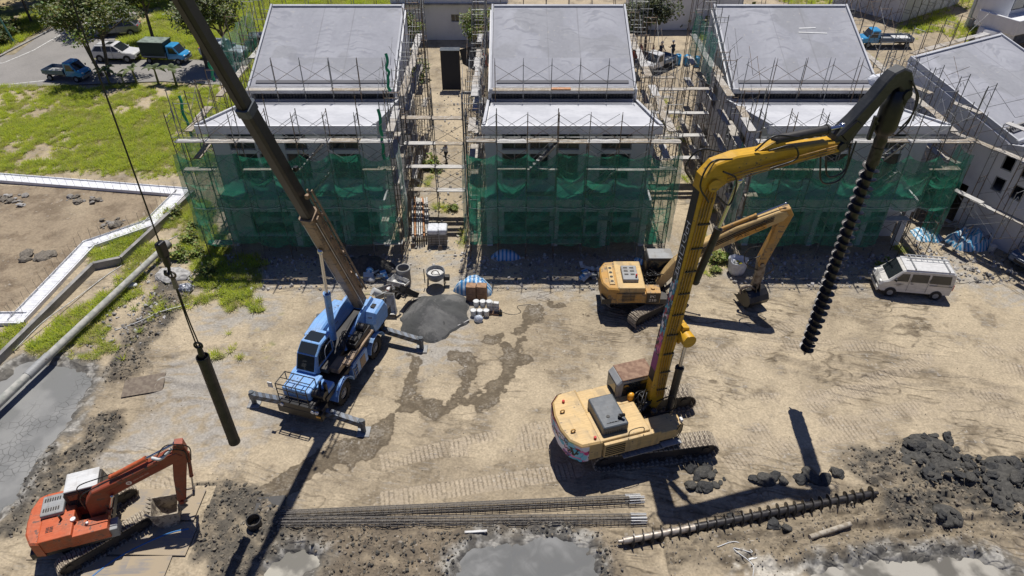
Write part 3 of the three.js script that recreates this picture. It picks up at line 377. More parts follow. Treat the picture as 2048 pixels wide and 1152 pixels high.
// net rolled up and tied to a post
function netRoll(t, x, y0, y1, z) { mesh('rolled_net', [TUBE([...Array(9)].map((_, i) => [x + rr(-0.08, 0.08), y0 + (y1 - y0) * i / 8, z + rr(-0.06, 0.06)]), 0.09, 18, 6)], M_NET_THICK, t); }
const sc1 = scaffold('steel tube scaffold with torn green nets round the left villa', HX[0], { mess: 1, netSkip: [], lowerSkip: [], sideNet: [3, 1, 0, 1], seed: 11 });
netRoll(sc1, 5.5, 6.6, 9.6, 0.9); netRoll(sc1, 5.5, 9.0, 11.2, -3.2); netRoll(sc1, -6.1, 6.8, 9.5, -1.2); netRoll(sc1, -6.15, 8.4, 11, -6.4);
const sc2 = scaffold('scaffold with evenly hung green nets round the middle villa', HX[1], { sideNet: [1, 1], seed: 23 });
mesh('plank', [B(1.3, 0.05, 0.3)], M_ORANGEWOOD, sc2).position.set(-0.2, 7.43, -7.45);
const sc3 = scaffold('scaffold with pale green nets round the right villa behind the white van', HX[2], { mess: 0.6, lowerSkip: [5, 6], sideNet: [1, 1, 0, 1], seed: 37 });
{ // scaffold along the turned villa at the right edge
  rnd = mulberry(51);
  const t = thing('scaffold', 'bare scaffold without nets along the side of the turned villa', 'scaffold', B4(0, 0, 0), B4T, 'scaffolds round the villas');
  run(t, { x: -5.8, z: 0, a: Math.PI / 2, n: 10, lv: [0, 0.9, 2.6, 4.3, 6.0, 7.7], plank: (l) => [0, 0, 0.9, 0.3, 1, 0.5][l], frame: (l) => l === 5 ? 0.7 : 0.9, cross: () => 0.45, inner: () => 0.4 });
  run(t, { x: -6.0, z: -17.6, n: 7, lv: [0, 1.7, 3.4, 5.1, 6.8, 8.5], plank: (l) => l > 3 ? 0.6 : 0.2, frame: () => 0.8, cross: () => 0.5 });
  run(t, { x: -7.4, z: -2.2, a: Math.PI / 2, n: 5, first: 0, lv: [0, 1.7, 3.4], plank: () => 0.2, frame: () => 0.5, cross: () => 0.3 });
}
function alley(label, x, z, bay, lv, seed, n = 2) { rnd = mulberry(seed); const t = thing('alley_scaffold', label, 'scaffold', [x, 0, z], 0); run(t, { x: 0, z: 0, n, bay, lv, plank: () => 1, cross: () => 0.9, outer: () => 0.9, inner: () => 0.3 }); return t; }
alley('scaffold bridge of four plank levels between left and middle villas', -6.85, -40.4, 1.9, [0.1, 1.8, 3.5, 5.2, 6.9], 61);
alley('scaffold bridge between middle and right villas, above the excavator boom', 9.75, -45, 1.85, [0.1, 1.8, 3.5, 5.2, 6.9], 62);
alley('far scaffold bridge beside the white pickup in the alley', 9.75, -56, 1.85, [0.1, 1.8, 3.5], 63);
// ================================================================ machines
const M_YEL = paint([0.64, 0.36, 0.018], { amount: 0.28, dust: [0.36, 0.24, 0.1], rough: 0.42, chips: 0.05 });
const M_CREAM = paint([0.6, 0.41, 0.17], { amount: 0.5, dust: [0.42, 0.32, 0.18], rough: 0.55, chips: 0.05 });
const M_OCHRE = paint([0.5, 0.27, 0.06], { amount: 0.5, dust: [0.36, 0.27, 0.15], rough: 0.55, chips: 0.08 });
const M_ORANGE = paint([0.52, 0.105, 0.032], { amount: 0.35, dust: [0.42, 0.2, 0.12], rough: 0.5, chips: 0.07 });
const M_RUSTRED = paint([0.3, 0.06, 0.025], { amount: 0.3, dust: [0.25, 0.12, 0.08], rough: 0.55, chips: 0.08 });
const M_BLUE = paint([0.19, 0.39, 0.72], { amount: 0.3, dust: [0.34, 0.36, 0.38], rough: 0.4, chips: 0.06 });
const M_TAN = paint([0.3, 0.205, 0.125], { amount: 0.4, dust: [0.17, 0.12, 0.08], rough: 0.5, chips: 0.1 });
const M_DARK = paint([0.028, 0.027, 0.026], { amount: 0.25, dust: [0.12, 0.1, 0.08], rough: 0.5, chips: 0.02 });
const M_BOOM = paint([0.022, 0.021, 0.02], { amount: 0.3, dust: [0.055, 0.046, 0.038], rough: 0.42, chips: 0.03 });
const M_GREASE = paint([0.012, 0.012, 0.013], { amount: 0.18, dust: [0.07, 0.06, 0.05], rough: 0.38, chips: 0 });
const M_GREYP = paint([0.3, 0.31, 0.31], { amount: 0.4, dust: [0.22, 0.19, 0.15], rough: 0.6, chips: 0.05 });
const M_WHITEP = paint([0.62, 0.63, 0.62], { amount: 0.25, dust: [0.4, 0.36, 0.3], rough: 0.5, chips: 0.03 });
const M_SLATE = paint([0.07, 0.085, 0.1], { amount: 0.35, dust: [0.2, 0.2, 0.19], rough: 0.45, chips: 0.02 });
const M_SHOE = paint([0.4, 0.345, 0.26], { amount: 0.7, dust: [0.46, 0.39, 0.28], rough: 0.8, chips: 0.12 });
const M_STEEL = std({ map: speck([0.25, 0.22, 0.19], [0.12, 0.09, 0.07], 1.2), roughness: 0.55, metalness: 0.5 });
const M_CHROME = std({ color: lin(0.6, 0.6, 0.6), roughness: 0.18, metalness: 1 });
const M_RUBBER = paint([0.018, 0.018, 0.018], { amount: 0.5, dust: [0.1, 0.085, 0.065], rough: 0.85, chips: 0 });
const M_TGLASS = new THREE.MeshPhysicalMaterial({ color: lin(0.02, 0.025, 0.028), roughness: 0.08, clearcoat: 0.4 });
const M_REDL = std({ color: lin(0.5, 0.02, 0.02), roughness: 0.3 });
const M_AMBER = std({ color: lin(0.75, 0.35, 0.03), roughness: 0.3 });
const M_LAMP = std({ color: lin(0.75, 0.75, 0.72), roughness: 0.2 });
function canvasMat(w, h, draw, o = {}) { const c = document.createElement('canvas'); c.width = w; c.height = h; draw(c.getContext('2d'), w, h); const t = new THREE.CanvasTexture(c); t.colorSpace = THREE.SRGBColorSpace; return std({ map: t, roughness: 0.5, ...o }); }
const uvBox = (g) => { g.userData.uv = true; return g; };
const PL = (pts, y0, y1, bevel = 0) => EX(pts.map(([x, z]) => [x, -z]), y1 - y0, bevel).rotateX(-Math.PI / 2).translate(0, (y0 + y1) / 2, 0);
function panel(w, h) { return uvBox(new THREE.BoxGeometry(w, h, 0.006)); }
// ---- tracks: frame with rollers, and every shoe
function tracks(t, { L, R, gauge, w, turn = 0, pitch = 0.2, cx = 0, shoe = M_SHOE, frame = M_DARK }) {
  const half = L / 2 - R, per = 2 * (L - 2 * R) + 2 * Math.PI * R, n = Math.round(per / pitch), sg = geo([B(pitch * 0.88, 0.035, w, 0, 0, 0), B(0.03, 0.05, w, -pitch * 0.25, 0.035, 0), B(0.03, 0.04, w, pitch * 0.2, 0.03, 0)]);
  for (const s of [-1, 1]) {
    const g = [B(L - 2 * R, R * 0.9, w * 0.55, 0, R, 0), ...[-half, half].map((x) => xf(WH(R * 0.82, w * 0.5, 18), x, R, 0)), ...[-half, half].map((x) => xf(WH(R * 0.35, w * 0.66, 12), x, R, 0))];
    for (let k = 0; k < 6; k++) g.push(xf(WH(R * 0.28, w * 0.6, 10), -half + half * 2 * (k + 0.5) / 6, R * 0.32, 0));
    const tr = mesh('track', g, frame, t); tr.rotation.y = turn; tr.position.set(cx - Math.sin(-turn) * s * gauge / 2, 0.03, Math.cos(turn) * s * gauge / 2);
    for (let k = 0; k < n; k++) {
      let d = k * per / n, x, y, a; const S = L - 2 * R, Cc = Math.PI * R;
      if (d < S) { x = -half + d; y = 2 * R; a = 0; } else if (d < S + Cc) { a = -(d - S) / R; x = half + R * Math.sin(-a); y = R + R * Math.cos(a); } else if (d < 2 * S + Cc) { x = half - (d - S - Cc); y = 0; a = Math.PI; } else { const q = (d - 2 * S - Cc) / R; a = Math.PI - q; x = -half - R * Math.sin(q); y = R - R * Math.cos(q); }
      if (a === 0) y -= 0.04 * Math.sin(Math.PI * d / S);
      const m = mesh('track_shoe', sg, shoe, tr); m.position.set(x, y, 0); m.rotation.z = a;
    }
  }
  mesh('undercarriage', [B(gauge * 0.8, R * 0.9, gauge, 0, R + 0.08, 0), xf(new THREE.CylinderGeometry(gauge * 0.32, gauge * 0.36, 0.3, 20), 0, R * 2 + 0.05, 0)], frame, t).rotation.y = turn;
}
function ram(t, p, q, r, f = 0.55, mat = M_DARK, name = 'hydraulic_cylinder') { // barrel and chromed rod
  const m = p.map((v, i) => v + (q[i] - v) * f), c = mesh(name, [T(p, m, r, r, 12), T(m.map((v, i) => v - (q[i] - p[i]) * 0.03), m, r * 1.15, r * 1.15, 12), xf(new THREE.SphereGeometry(r * 1.1, 10, 8), ...p)], mat, t);
  mesh('rod', [T(m, q, r * 0.5, r * 0.5, 10), xf(new THREE.SphereGeometry(r * 0.9, 10, 8), ...q)], M_CHROME, c); return c;
}
function hoses(t, list, r = 0.022) { for (const pts of list) mesh('hose', [TUBE(pts, r, 22, 5)], M_GREASE, t); }
const DY = (g, z) => g.translate(0, 0, z);
function bucketGeo(w, s = 1) { // a bucket lying in x,y with its width along z
  const o = [[0, 0], [0.25, -0.1], [0.55, -0.32], [0.7, -0.62], [0.6, -0.95], [0.3, -1.12], [-0.15, -1.1], [-0.62, -0.95]].map(([x, y]) => [x * s, y * s]), inn = [...o].reverse().map(([x, y]) => [x * 0.93 - 0.02, y * 0.93 - 0.02]);
  const g = [EX([...o, ...inn], w, 0), DY(EX(o, 0.04, 0), w / 2), DY(EX(o, 0.04, 0), -w / 2)];
  for (let k = 0; k < 5; k++) g.push(xf(EX([[0, 0.05], [-0.26, 0], [0, -0.06]].map(([x, y]) => [x * s, y * s]), 0.1 * s, 0), -0.6 * s, -0.95 * s, (k - 2) * w * 0.22, 0, 0, 0.2));
  g.push(...[-0.13, 0.13].map((z) => DY(EX([[-0.1, 0.25], [0.3, 0.3], [0.4, -0.15], [0, -0.05]].map(([x, y]) => [x * s, y * s]), 0.05, 0), z * s))); return g;
}

// ---------------------------------------------------------------- the large excavator that carries the drill
const AUG = { x: 13.65, z: -23.6 };
{
  const O = [5.5, 0, -20.95], head = 0.3, t = thing('excavator', 'large yellow excavator with upright graffiti boom carrying the hanging auger', 'excavator', O, head);
  tracks(t, { L: 5.6, R: 0.5, gauge: 2.9, w: 0.8, turn: -0.16, pitch: 0.22, cx: 0.6 });
  mesh('deck', [B(4.0, 0.5, 3.0, -1.0, 1.5, 0.05), B(1.4, 0.25, 1.1, 0.7, 1.45, 0.9)], M_DARK, t);
  const cw = mesh('counterweight', PL([[-2.3, -1.55], [-3.15, -1.5], [-3.55, -1.1], [-3.72, -0.4], [-3.74, 0.4], [-3.6, 1.1], [-3.2, 1.55], [-2.3, 1.6]], 1.25, 2.32, 0.07), M_CREAM, t);
  // graffiti round the back of the counterweight
  const graf = (g, w, h) => { const r = mulberry(5), P = ['#d6397f', '#e77fae', '#5bb7d0', '#e8e4ea', '#7a4a9c', '#b82e55', '#8fd0e0', '#f3c7da']; g.fillStyle = '#d9d2dd'; g.fillRect(0, 0, w, h); for (let k = 0; k < 90; k++) { g.fillStyle = P[Math.floor(r() * 8)]; g.beginPath(); const x = r() * w, y = r() * h, s = 8 + r() * 34; g.moveTo(x, y); g.bezierCurveTo(x + s * 2, y - s, x + s * 2, y + s, x + s * r(), y + s * 1.4); g.bezierCurveTo(x - s, y + s, x - s, y - s * 0.4, x, y); g.fill(); } g.lineWidth = 5; g.strokeStyle = '#20202a'; for (let k = 0; k < 26; k++) { const x = r() * w, y = r() * h; g.beginPath(); g.moveTo(x, y); g.bezierCurveTo(x + 40 * (r() - 0.5), y + 60, x + 60 * r(), y - 40, x + 60 * r(), y + 30 * r()); g.stroke(); } g.fillStyle = '#15151c'; g.font = 'bold 90px serif'; g.fillText('V', w * 0.72, h * 0.75); };
  const M_GRAF = canvasMat(512, 128, graf);
  const arc = [[-2.95, -1.58], [-3.2, -1.53], [-3.6, -1.13], [-3.77, -0.42], [-3.79, 0.42], [-3.65, 1.13], [-3.25, 1.58], [-2.9, 1.63]], gp = [], gu = [], gi = []; arc.forEach(([x, z], i) => { for (const [y, v] of [[1.33, 0], [2.24, 1]]) { gp.push(x, y, z); gu.push(i / 7, v); } if (i) { const b = i * 2; gi.push(b - 2, b, b - 1, b - 1, b, b + 1); } });
  const gg = new THREE.BufferGeometry(); gg.setAttribute('position', new THREE.Float32BufferAttribute(gp, 3)); gg.setAttribute('uv', new THREE.Float32BufferAttribute(gu, 2)); gg.setIndex(gi); gg.computeVertexNormals(); mesh('graffiti', [uvBox(gg)], M_GRAF, cw).userData.label = 'pink and blue graffiti';
  mesh('hood', [RB(2.3, 0.62, 1.7, 0.06, -1.25, 2.0, 0.72), RB(2.3, 0.56, 1.3, 0.06, -1.25, 1.97, -0.8), B(0.02, 0.02, 3.1, -2.38, 2.33, 0.03)], M_CREAM, t);
  const eh = mesh('engine_cover', xf(RB(1.15, 0.55, 1.8, 0.09, 0, 0, 0, 0, 0, 0, 2), -1.6, 2.5, 0.42), M_SLATE, t);
  mesh('vent', [...Array(10)].map((_, k) => B(0.015, 0.2, 0.07, -1.02, 2.45, -0.2 + k * 0.13)), M_GREASE, eh); for (let k = 0; k < 8; k++) mesh('vent', [B(0.03, 0.15, 0.012, -2.05 + k * 0.1, 2.45, 1.325)], M_GREASE, eh);
  mesh('exhaust', [T([-1.3, 2.75, 0.95], [-1.3, 2.95, 0.95], 0.09, 0.09, 10), T([-1.3, 2.9, 0.95], [-1.15, 3.02, 1.05], 0.08, 0.07, 10), ...[0, 1, 2, 3].map((k) => B(0.2, 0.012, 0.03, -1.85 + k * 0.12, 2.785, 1.1)), T([-1.75, 2.77, 0.75], [-1.75, 2.8, 0.75], 0.08, 0.08, 10)], M_GREASE, t);
  mesh('side_box', [RB(2.6, 0.8, 0.25, 0.03, -0.95, 1.8, 1.6), RB(1.5, 0.55, 0.95, 0.04, 0.45, 1.78, 1.22)], M_CREAM, t);
  for (const [x, w] of [[-1.75, 0.9], [-1.75, 0.9]]) mesh('louvre', [...Array(5)].map((_, k) => B(w, 0.04, 0.02, x, 1.55 + k * 0.12 + (w === 0.9 ? 0 : 0.4), 1.735)), M_GREASE, t);
  mesh('step', [B(1.9, 0.04, 0.25, -0.4, 1.18, 1.72), B(0.9, 0.04, 0.3, 0.9, 1.3, 1.75), ...[0, 1, 2, 3, 4, 5, 6, 7].map((k) => B(0.05, 0.06, 0.28, -1.2 + k * 0.22, 1.2, 1.72))], M_GREYP, t);
  mesh('handrail', [TUBE([[-1.15, 2.3, 1.62], [-1.1, 2.62, 1.62], [-0.5, 2.62, 1.62], [-0.45, 2.3, 1.62]], 0.02, 16, 5)], M_GREASE, t); mesh('handrail', [TUBE([[1.1, 2.0, 1.7], [1.3, 2.4, 1.7], [1.35, 1.9, 1.7], [1.2, 1.5, 1.7]], 0.02, 16, 5)], M_GREASE, t);
  const wb = mesh('front_box', [RB(0.75, 0.62, 0.6, 0.05, 1.15, 1.72, 1.2)], M_CREAM, t);
  mesh('work_lamp', [RB(0.12, 0.16, 0.2, 0.03, 1.5, 2.1, 1.3)], M_LAMP, wb);
  mesh('beacon', [T([-0.15, 2.25, -0.35], [-0.15, 2.45, -0.35], 0.16, 0.16, 14), xf(new THREE.SphereGeometry(0.16, 12, 8), -0.15, 2.45, -0.35)], M_AMBER, t);
  for (const [x, z] of [[-3.1, -0.95], [-2.55, 1.35]]) mesh('tail_lamp', [T([x, 2.28, z], [x, 2.44, z], 0.07, 0.06, 10)], M_REDL, t);
  mesh('lifting_eye', [xf(new THREE.TorusGeometry(0.09, 0.03, 6, 12), -3.35, 2.4, -0.4), xf(new THREE.TorusGeometry(0.09, 0.03, 6, 12), -3.3, 2.4, 0.75)], M_OCHRE, t);
  // engine bay with pumps and hoses
  mesh('pump', [B(0.9, 0.3, 1.0, 0.15, 1.9, -0.25), T([0.2, 2.0, 0.2], [0.5, 2.3, 0.1], 0.15, 0.12, 10), T([0.1, 2.0, -0.5], [0.4, 2.25, -0.5], 0.13, 0.13, 10), xf(new THREE.SphereGeometry(0.17, 10, 8), 0.55, 2.15, 0.55)], M_GREASE, t);
  rnd = mulberry(71); hoses(t, [...Array(9)].map(() => [[rr(-0.2, 0.2), 2.1, rr(-0.8, 0.6)], [rr(-0.1, 0.4), rr(2.3, 2.7), rr(-0.6, 0.5)], [rr(0.3, 0.7), rr(2.3, 2.8), rr(-0.5, 0.4)], [rr(0.5, 0.9), 2.4, rr(-0.4, 0.3)]]), 0.028);
  // cab on the far side
  const cab = mesh('cab', [EX([[-0.75, 1.5], [0.95, 1.5], [1.25, 2.0], [1.05, 3.15], [-0.55, 3.2], [-0.75, 3.0]], 1.05, 0.06).translate(0, 0, -1.1)], M_GREYP, t); mesh('window', [EX([[-0.5, 2.2], [0.9, 2.2], [0.85, 3.0], [-0.45, 3.0]], 1.075, 0.01).translate(0, 0, -1.1), B(0.03, 0.9, 0.8, 1.13, 2.5, -1.1, 0, 0, 0.17), B(0.03, 0.75, 0.8, -0.755, 2.55, -1.1)], M_TGLASS, cab); mesh('cab_roof', [RB(1.55, 0.07, 1.05, 0.03, 0.25, 3.2, -1.1)], std({ map: speck([0.16, 0.085, 0.05], [0.26, 0.16, 0.1], 1), roughness: 0.7 }), cab);
  // boom: lower leg, upper leg, stick
  const zb = -0.12, P = (pts) => pts;
  const b1 = mesh('boom', [DY(EX([[0.5, 1.9], [0.95, 1.75], [1.25, 2.3], [1.25, 4.6], [1.4, 6.0], [1.6, 9.2], [1.8, 12.4], [1.75, 13.2], [1.3, 13.3], [1.1, 12.9], [0.9, 9.0], [0.66, 5.6], [0.55, 3.5]], 0.5, 0.04), zb), xf(WH(0.24, 0.75, 16), 1.55, 13.0, zb)], M_YEL, t); b1.userData.label = 'upright lower boom with graffiti down its back';
  const grafBoom = (g, w, h) => { const r = mulberry(12); g.fillStyle = '#26282c'; g.fillRect(0, 0, w, h); const P = ['#2f6f8d', '#57a7bf', '#c33b7d', '#e4dfe4', '#7b3f86', '#d96a95', '#1e3a5c', '#b3475e']; for (let k = 0; k < 150; k++) { const y = h * (0.42 + 0.45 * r()); g.fillStyle = y > h * 0.7 ? P[[2, 4, 5, 7, 3][Math.floor(r() * 5)]] : P[[0, 1, 3, 6, 7][Math.floor(r() * 5)]]; const x = r() * w, s = 6 + r() * 22; g.beginPath(); g.moveTo(x, y); g.bezierCurveTo(x + s * 2, y - s, x + s, y + s * 2, x, y + s * 2.2); g.bezierCurveTo(x - s, y + s, x - s, y, x, y); g.fill(); } g.fillStyle = '#8d2f7a'; g.fillRect(0, h * 0.84, w, h * 0.1); g.fillStyle = '#26282c'; g.fillRect(0, h * 0.93, w, h * 0.07); g.strokeStyle = '#e9e9ea'; g.lineWidth = 7; const ch = (x, y, L) => { for (const [a, b, c, d] of L) { g.beginPath(); g.moveTo(x + a, y + b); g.lineTo(x + c, y + d); g.stroke(); } }; const S = [[[10, 0, 90, 0], [55, 0, 30, 45], [35, 35, 85, 35], [85, 35, 85, 70], [35, 70, 85, 70], [35, 35, 35, 70]], [[15, 5, 60, 5], [60, 5, 80, 30], [80, 30, 60, 55], [15, 55, 60, 55], [15, 5, 15, 55]], [[15, 0, 85, 0], [85, 0, 85, 55], [15, 55, 85, 55], [15, 0, 15, 55]], [[10, 0, 90, 0], [55, 0, 30, 45], [35, 35, 85, 35], [85, 35, 85, 70], [35, 70, 85, 70], [35, 35, 35, 70]], [[20, 0, 80, 0], [80, 0, 80, 60], [20, 0, 20, 60], [20, 30, 80, 30], [50, 30, 85, 70]]]; S.forEach((L, k) => ch(14, h * 0.16 + k * 84, L)); };
  const M_GB = canvasMat(128, 1536, grafBoom), bp = [[1.1, 12.9], [0.9, 9.0], [0.66, 5.6], [0.55, 3.5]].map(([x, y], i) => [x - 0.008, y]), vp = [], vu = [], vi = []; let run2 = 0; bp.forEach(([x, y], i) => { if (i) run2 += Math.hypot(x - bp[i - 1][0], y - bp[i - 1][1]); for (const [z, u] of [[zb - 0.21, 0], [zb + 0.21, 1]]) { vp.push(x, y, z); vu.push(u, 1 - run2 / 9.45); } if (i) { const b = i * 2; vi.push(b - 2, b - 1, b, b - 1, b + 1, b); } });
  const gb = new THREE.BufferGeometry(); gb.setAttribute('position', new THREE.Float32BufferAttribute(vp, 3)); gb.setAttribute('uv', new THREE.Float32BufferAttribute(vu, 2)); gb.setIndex(vi); gb.computeVertexNormals(); mesh('graffiti', [uvBox(gb)], M_GB, b1).userData.label = 'white block letters and coloured graffiti';
  for (let k = 0; k < 4; k++) mesh('hose', [TUBE([[0.85 + k * 0.1, 2.6, zb + 0.28], [0.78 + k * 0.11, 4.8, zb + 0.28], [1.0 + k * 0.12, 8.5, zb + 0.28], [1.25 + k * 0.12, 12.2, zb + 0.28], [1.3 + k * 0.12, 12.9, zb + 0.32]], 0.024, 30, 5)], M_OCHRE, b1);
  for (let k = 0; k < 9; k++) mesh('hose_clamp', [B(0.5, 0.06, 0.05, 1.02 + (k * 1.05 + 3 > 6 ? (k * 1.05 + 3 - 6) * 0.085 : 0), 3 + k * 1.05, zb + 0.29, 0, 0, -0.09)], M_DARK, b1);
  for (const z of [-0.42, 0.5]) ram(t, [1.45, 1.75, zb + z], [1.62, 6.0, zb + z], 0.17, 0.62);
  mesh('boom_pivot', [xf(WH(0.3, 1.5, 16), 1.6, 6.0, zb), EX([[1.35, 5.6], [1.85, 5.9], [1.75, 6.4], [1.45, 6.5]], 0.7, 0.02).translate(0, 0, zb)], M_YEL, t);
  const b2 = mesh('upper_boom', [DY(EX([[1.05, 12.8], [1.1, 13.35], [1.5, 13.8], [2.3, 13.98], [3.6, 13.98], [6.5, 13.95], [6.6, 13.5], [5.8, 13.4], [3.0, 13.2], [2.1, 12.95], [1.6, 12.6]], 0.56, 0.05), zb), DY(EX([[3.2, 14.0], [3.9, 14.35], [4.2, 14.3], [4.3, 14.0]], 0.3, 0.03), zb)], M_YEL, t);
  for (let k = 0; k < 3; k++) mesh('hose', [TUBE([[2.0, 13.35 - k * 0.13, zb + 0.37], [3.5, 13.55 - k * 0.13, zb + 0.37], [5.0, 13.7 - k * 0.12, zb + 0.37], [6.3, 13.85 - k * 0.1, zb + 0.37]], 0.022, 16, 5)], M_OCHRE, b2);
  ram(t, [3.9, 14.25, zb], [6.6, 14.38, zb], 0.17, 0.78);
  ram(t, [1.75, 8.6, zb + 0.1], [2.7, 12.9, zb + 0.1], 0.15, 0.55);
  const stick = mesh('stick', [DY(EX([[6.15, 13.5], [6.3, 14.15], [6.75, 14.65], [7.35, 15.4], [7.7, 15.95], [7.95, 16.25], [8.3, 16.38], [8.65, 16.25], [8.88, 15.9], [9.0, 15.3], [8.7, 15.1], [8.55, 15.5], [8.35, 15.72], [8.12, 15.62], [7.75, 15.05], [7.2, 14.2], [6.9, 13.6], [6.6, 13.35]], 0.5, 0.05), zb), xf(WH(0.16, 0.8, 14), 6.55, 13.75, zb), xf(WH(0.17, 0.66, 14), 8.75, 15.4, zb)], paint([0.028, 0.031, 0.034], { amount: 0.25, dust: [0.1, 0.095, 0.085], rough: 0.45, chips: 0.02 }), t); stick.userData.label = 'dark grey stick bent over at its tip';
  mesh('link', [DY(EX([[6.4, 14.2], [6.9, 14.7], [7.15, 14.55], [6.75, 13.9]], 0.62, 0.03), zb)], M_GREASE, t);
  rnd = mulberry(73); hoses(t, [[[1.4, 12.4, zb + 0.4], [0.9, 13.2, zb + 0.45], [1.2, 14.0, zb + 0.4], [2.0, 14.0, zb + 0.4]], [[1.7, 12.6, zb + 0.45], [2.2, 12.2, zb + 0.5], [2.3, 13.2, zb + 0.45], [1.7, 13.6, zb + 0.45]], [[1.0, 13.0, zb - 0.3], [0.6, 13.6, zb - 0.2], [0.9, 14.3, zb], [1.8, 14.1, zb]], [[5.9, 13.5, zb + 0.4], [6.2, 12.7, zb + 0.5], [6.9, 12.8, zb + 0.45], [6.9, 13.8, zb + 0.35]], [[5.7, 13.5, zb + 0.38], [6.0, 12.5, zb + 0.5], [6.8, 12.5, zb + 0.5], [7.1, 13.9, zb + 0.35]], [[3.4, 14.1, zb + 0.4], [4.3, 14.2, zb + 0.5], [4.6, 13.7, zb + 0.5], [3.6, 13.4, zb + 0.45]], [[0.8, 2.4, zb + 0.4], [1.3, 3.0, zb + 0.8], [1.4, 2.3, zb + 0.9], [0.9, 1.9, zb + 0.7]], [[3.0, 14.05, zb + 0.2], [3.6, 14.5, zb + 0.2], [4.6, 14.4, zb + 0.3]], [[8.7, 15.9, zb + 0.3], [9.15, 15.3, zb + 0.4], [9.15, 14.6, zb + 0.4], [8.95, 14.1, zb + 0.3]], [[8.8, 16.0, zb + 0.1], [9.3, 15.2, zb + 0.2], [9.3, 14.3, zb + 0.25], [9.0, 13.8, zb + 0.2]], [[8.6, 16.0, zb - 0.3], [9.1, 15.3, zb - 0.4], [9.1, 14.7, zb - 0.3]]], 0.035);
}
// ---- the augers
const G_FLIGHT = (r0, r1, pitch) => { const p = [], id = [], N = 22; for (let i = 0; i <= N; i++) { const a = i / N * Math.PI * 2.06, y = pitch * i / N; for (const [r, o] of [[r0, 0.02], [r1, 0.014], [r1, -0.014], [r0, -0.02]]) p.push(Math.cos(a) * r, y + o, Math.sin(a) * r); if (i) { const b = i * 4; for (let k = 0; k < 3; k++) id.push(b - 4 + k, b + k, b - 3 + k, b - 3 + k, b + k, b + k + 1); } } const g = new THREE.BufferGeometry(); g.setAttribute('position', new THREE.Float32BufferAttribute(p, 3)); g.setIndex(id); const k = g.toNonIndexed(); k.computeVertexNormals(); return geo([k]); };
const M_FLIGHT = std({ map: speck([0.06, 0.056, 0.053], [0.025, 0.023, 0.022], 0.8), roughness: 0.35, metalness: 0.3 });
{
  const t = thing('auger', 'long dark auger hanging upright from the drill head of the big excavator', 'auger', [AUG.x, 0, AUG.z]);
  mesh('drill_head', [LA([[0.0, 13.15], [0.2, 13.15], [0.24, 13.6], [0.2, 13.75], [0.34, 13.9], [0.4, 14.1], [0.4, 14.9], [0.3, 15.1], [0.28, 15.5], [0, 15.55]], 18), B(0.3, 0.6, 0.4, 0.1, 15.3, 0), B(0.12, 0.9, 0.15, -0.52, 14.1, 0.1), B(0.3, 0.1, 0.15, -0.35, 14.3, 0.1), T([0.25, 14.9, 0.1], [0.35, 15.6, 0.1], 0.12, 0.1, 10)], M_GREASE, t);
  mesh('shaft', [T([0, 3.05, 0], [0, 13.2, 0], 0.17, 0.17, 14), T([0, 2.75, 0], [0, 3.05, 0], 0.05, 0.15, 10), T([0, 12.6, 0], [0, 13.3, 0], 0.23, 0.23, 14)], M_FLIGHT, t);
  const f = G_FLIGHT(0.16, 0.345, 0.37); for (let k = 0; k < 26; k++) { const m = mesh('flight', f, M_FLIGHT, t); m.position.y = 3.0 + k * 0.372; m.rotation.set(rr(-0.05, 0.05), rr(-0.3, 0.3), rr(-0.05, 0.05)); m.scale.setScalar(rr(0.95, 1.04)); }
  mesh('bit', [...[0, 1, 2].map((k) => B(0.3, 0.12, 0.06, 0.2 * Math.cos(k * 2.1), 2.98, 0.2 * Math.sin(k * 2.1), 0, -k * 2.1, 0.3))], M_STEEL, t);
}
{
  const a = [4.2, -15.42], b = [15.4, -17.7], L = Math.hypot(b[0] - a[0], b[1] - a[1]), t = thing('auger', 'spare auger lying on the mud, its near end worn bright', 'auger', [a[0], 0.3, a[1]], Math.atan2(-(b[1] - a[1]), b[0] - a[0]));
  const M_BRIGHT = std({ map: speck([0.42, 0.38, 0.33], [0.25, 0.21, 0.17], 0.7), roughness: 0.45, metalness: 0.4 });
  mesh('shaft', [T([3.2, 0, 0], [L - 0.3, 0, 0], 0.16, 0.16, 14), T([L - 0.3, 0, 0], [L, 0, 0], 0.1, 0.08, 8)], M_FLIGHT, t);
  mesh('shaft_end', [T([0, 0, 0], [0.25, 0, 0], 0.07, 0.07, 10), T([0.2, 0, 0], [3.2, 0, 0], 0.14, 0.15, 14)], M_BRIGHT, t).userData.label = 'pale worn end of the shaft';
  const f = G_FLIGHT(0.15, 0.31, 0.39); for (let k = 0; k < 28; k++) { const m = mesh('flight', f, M_FLIGHT, t); m.position.x = 0.42 + k * 0.387; m.rotation.set(0.35 + rr(-0.25, 0.25), rr(-0.05, 0.05), -Math.PI / 2 + rr(-0.05, 0.05)); m.scale.setScalar(rr(0.95, 1.04)); }
}
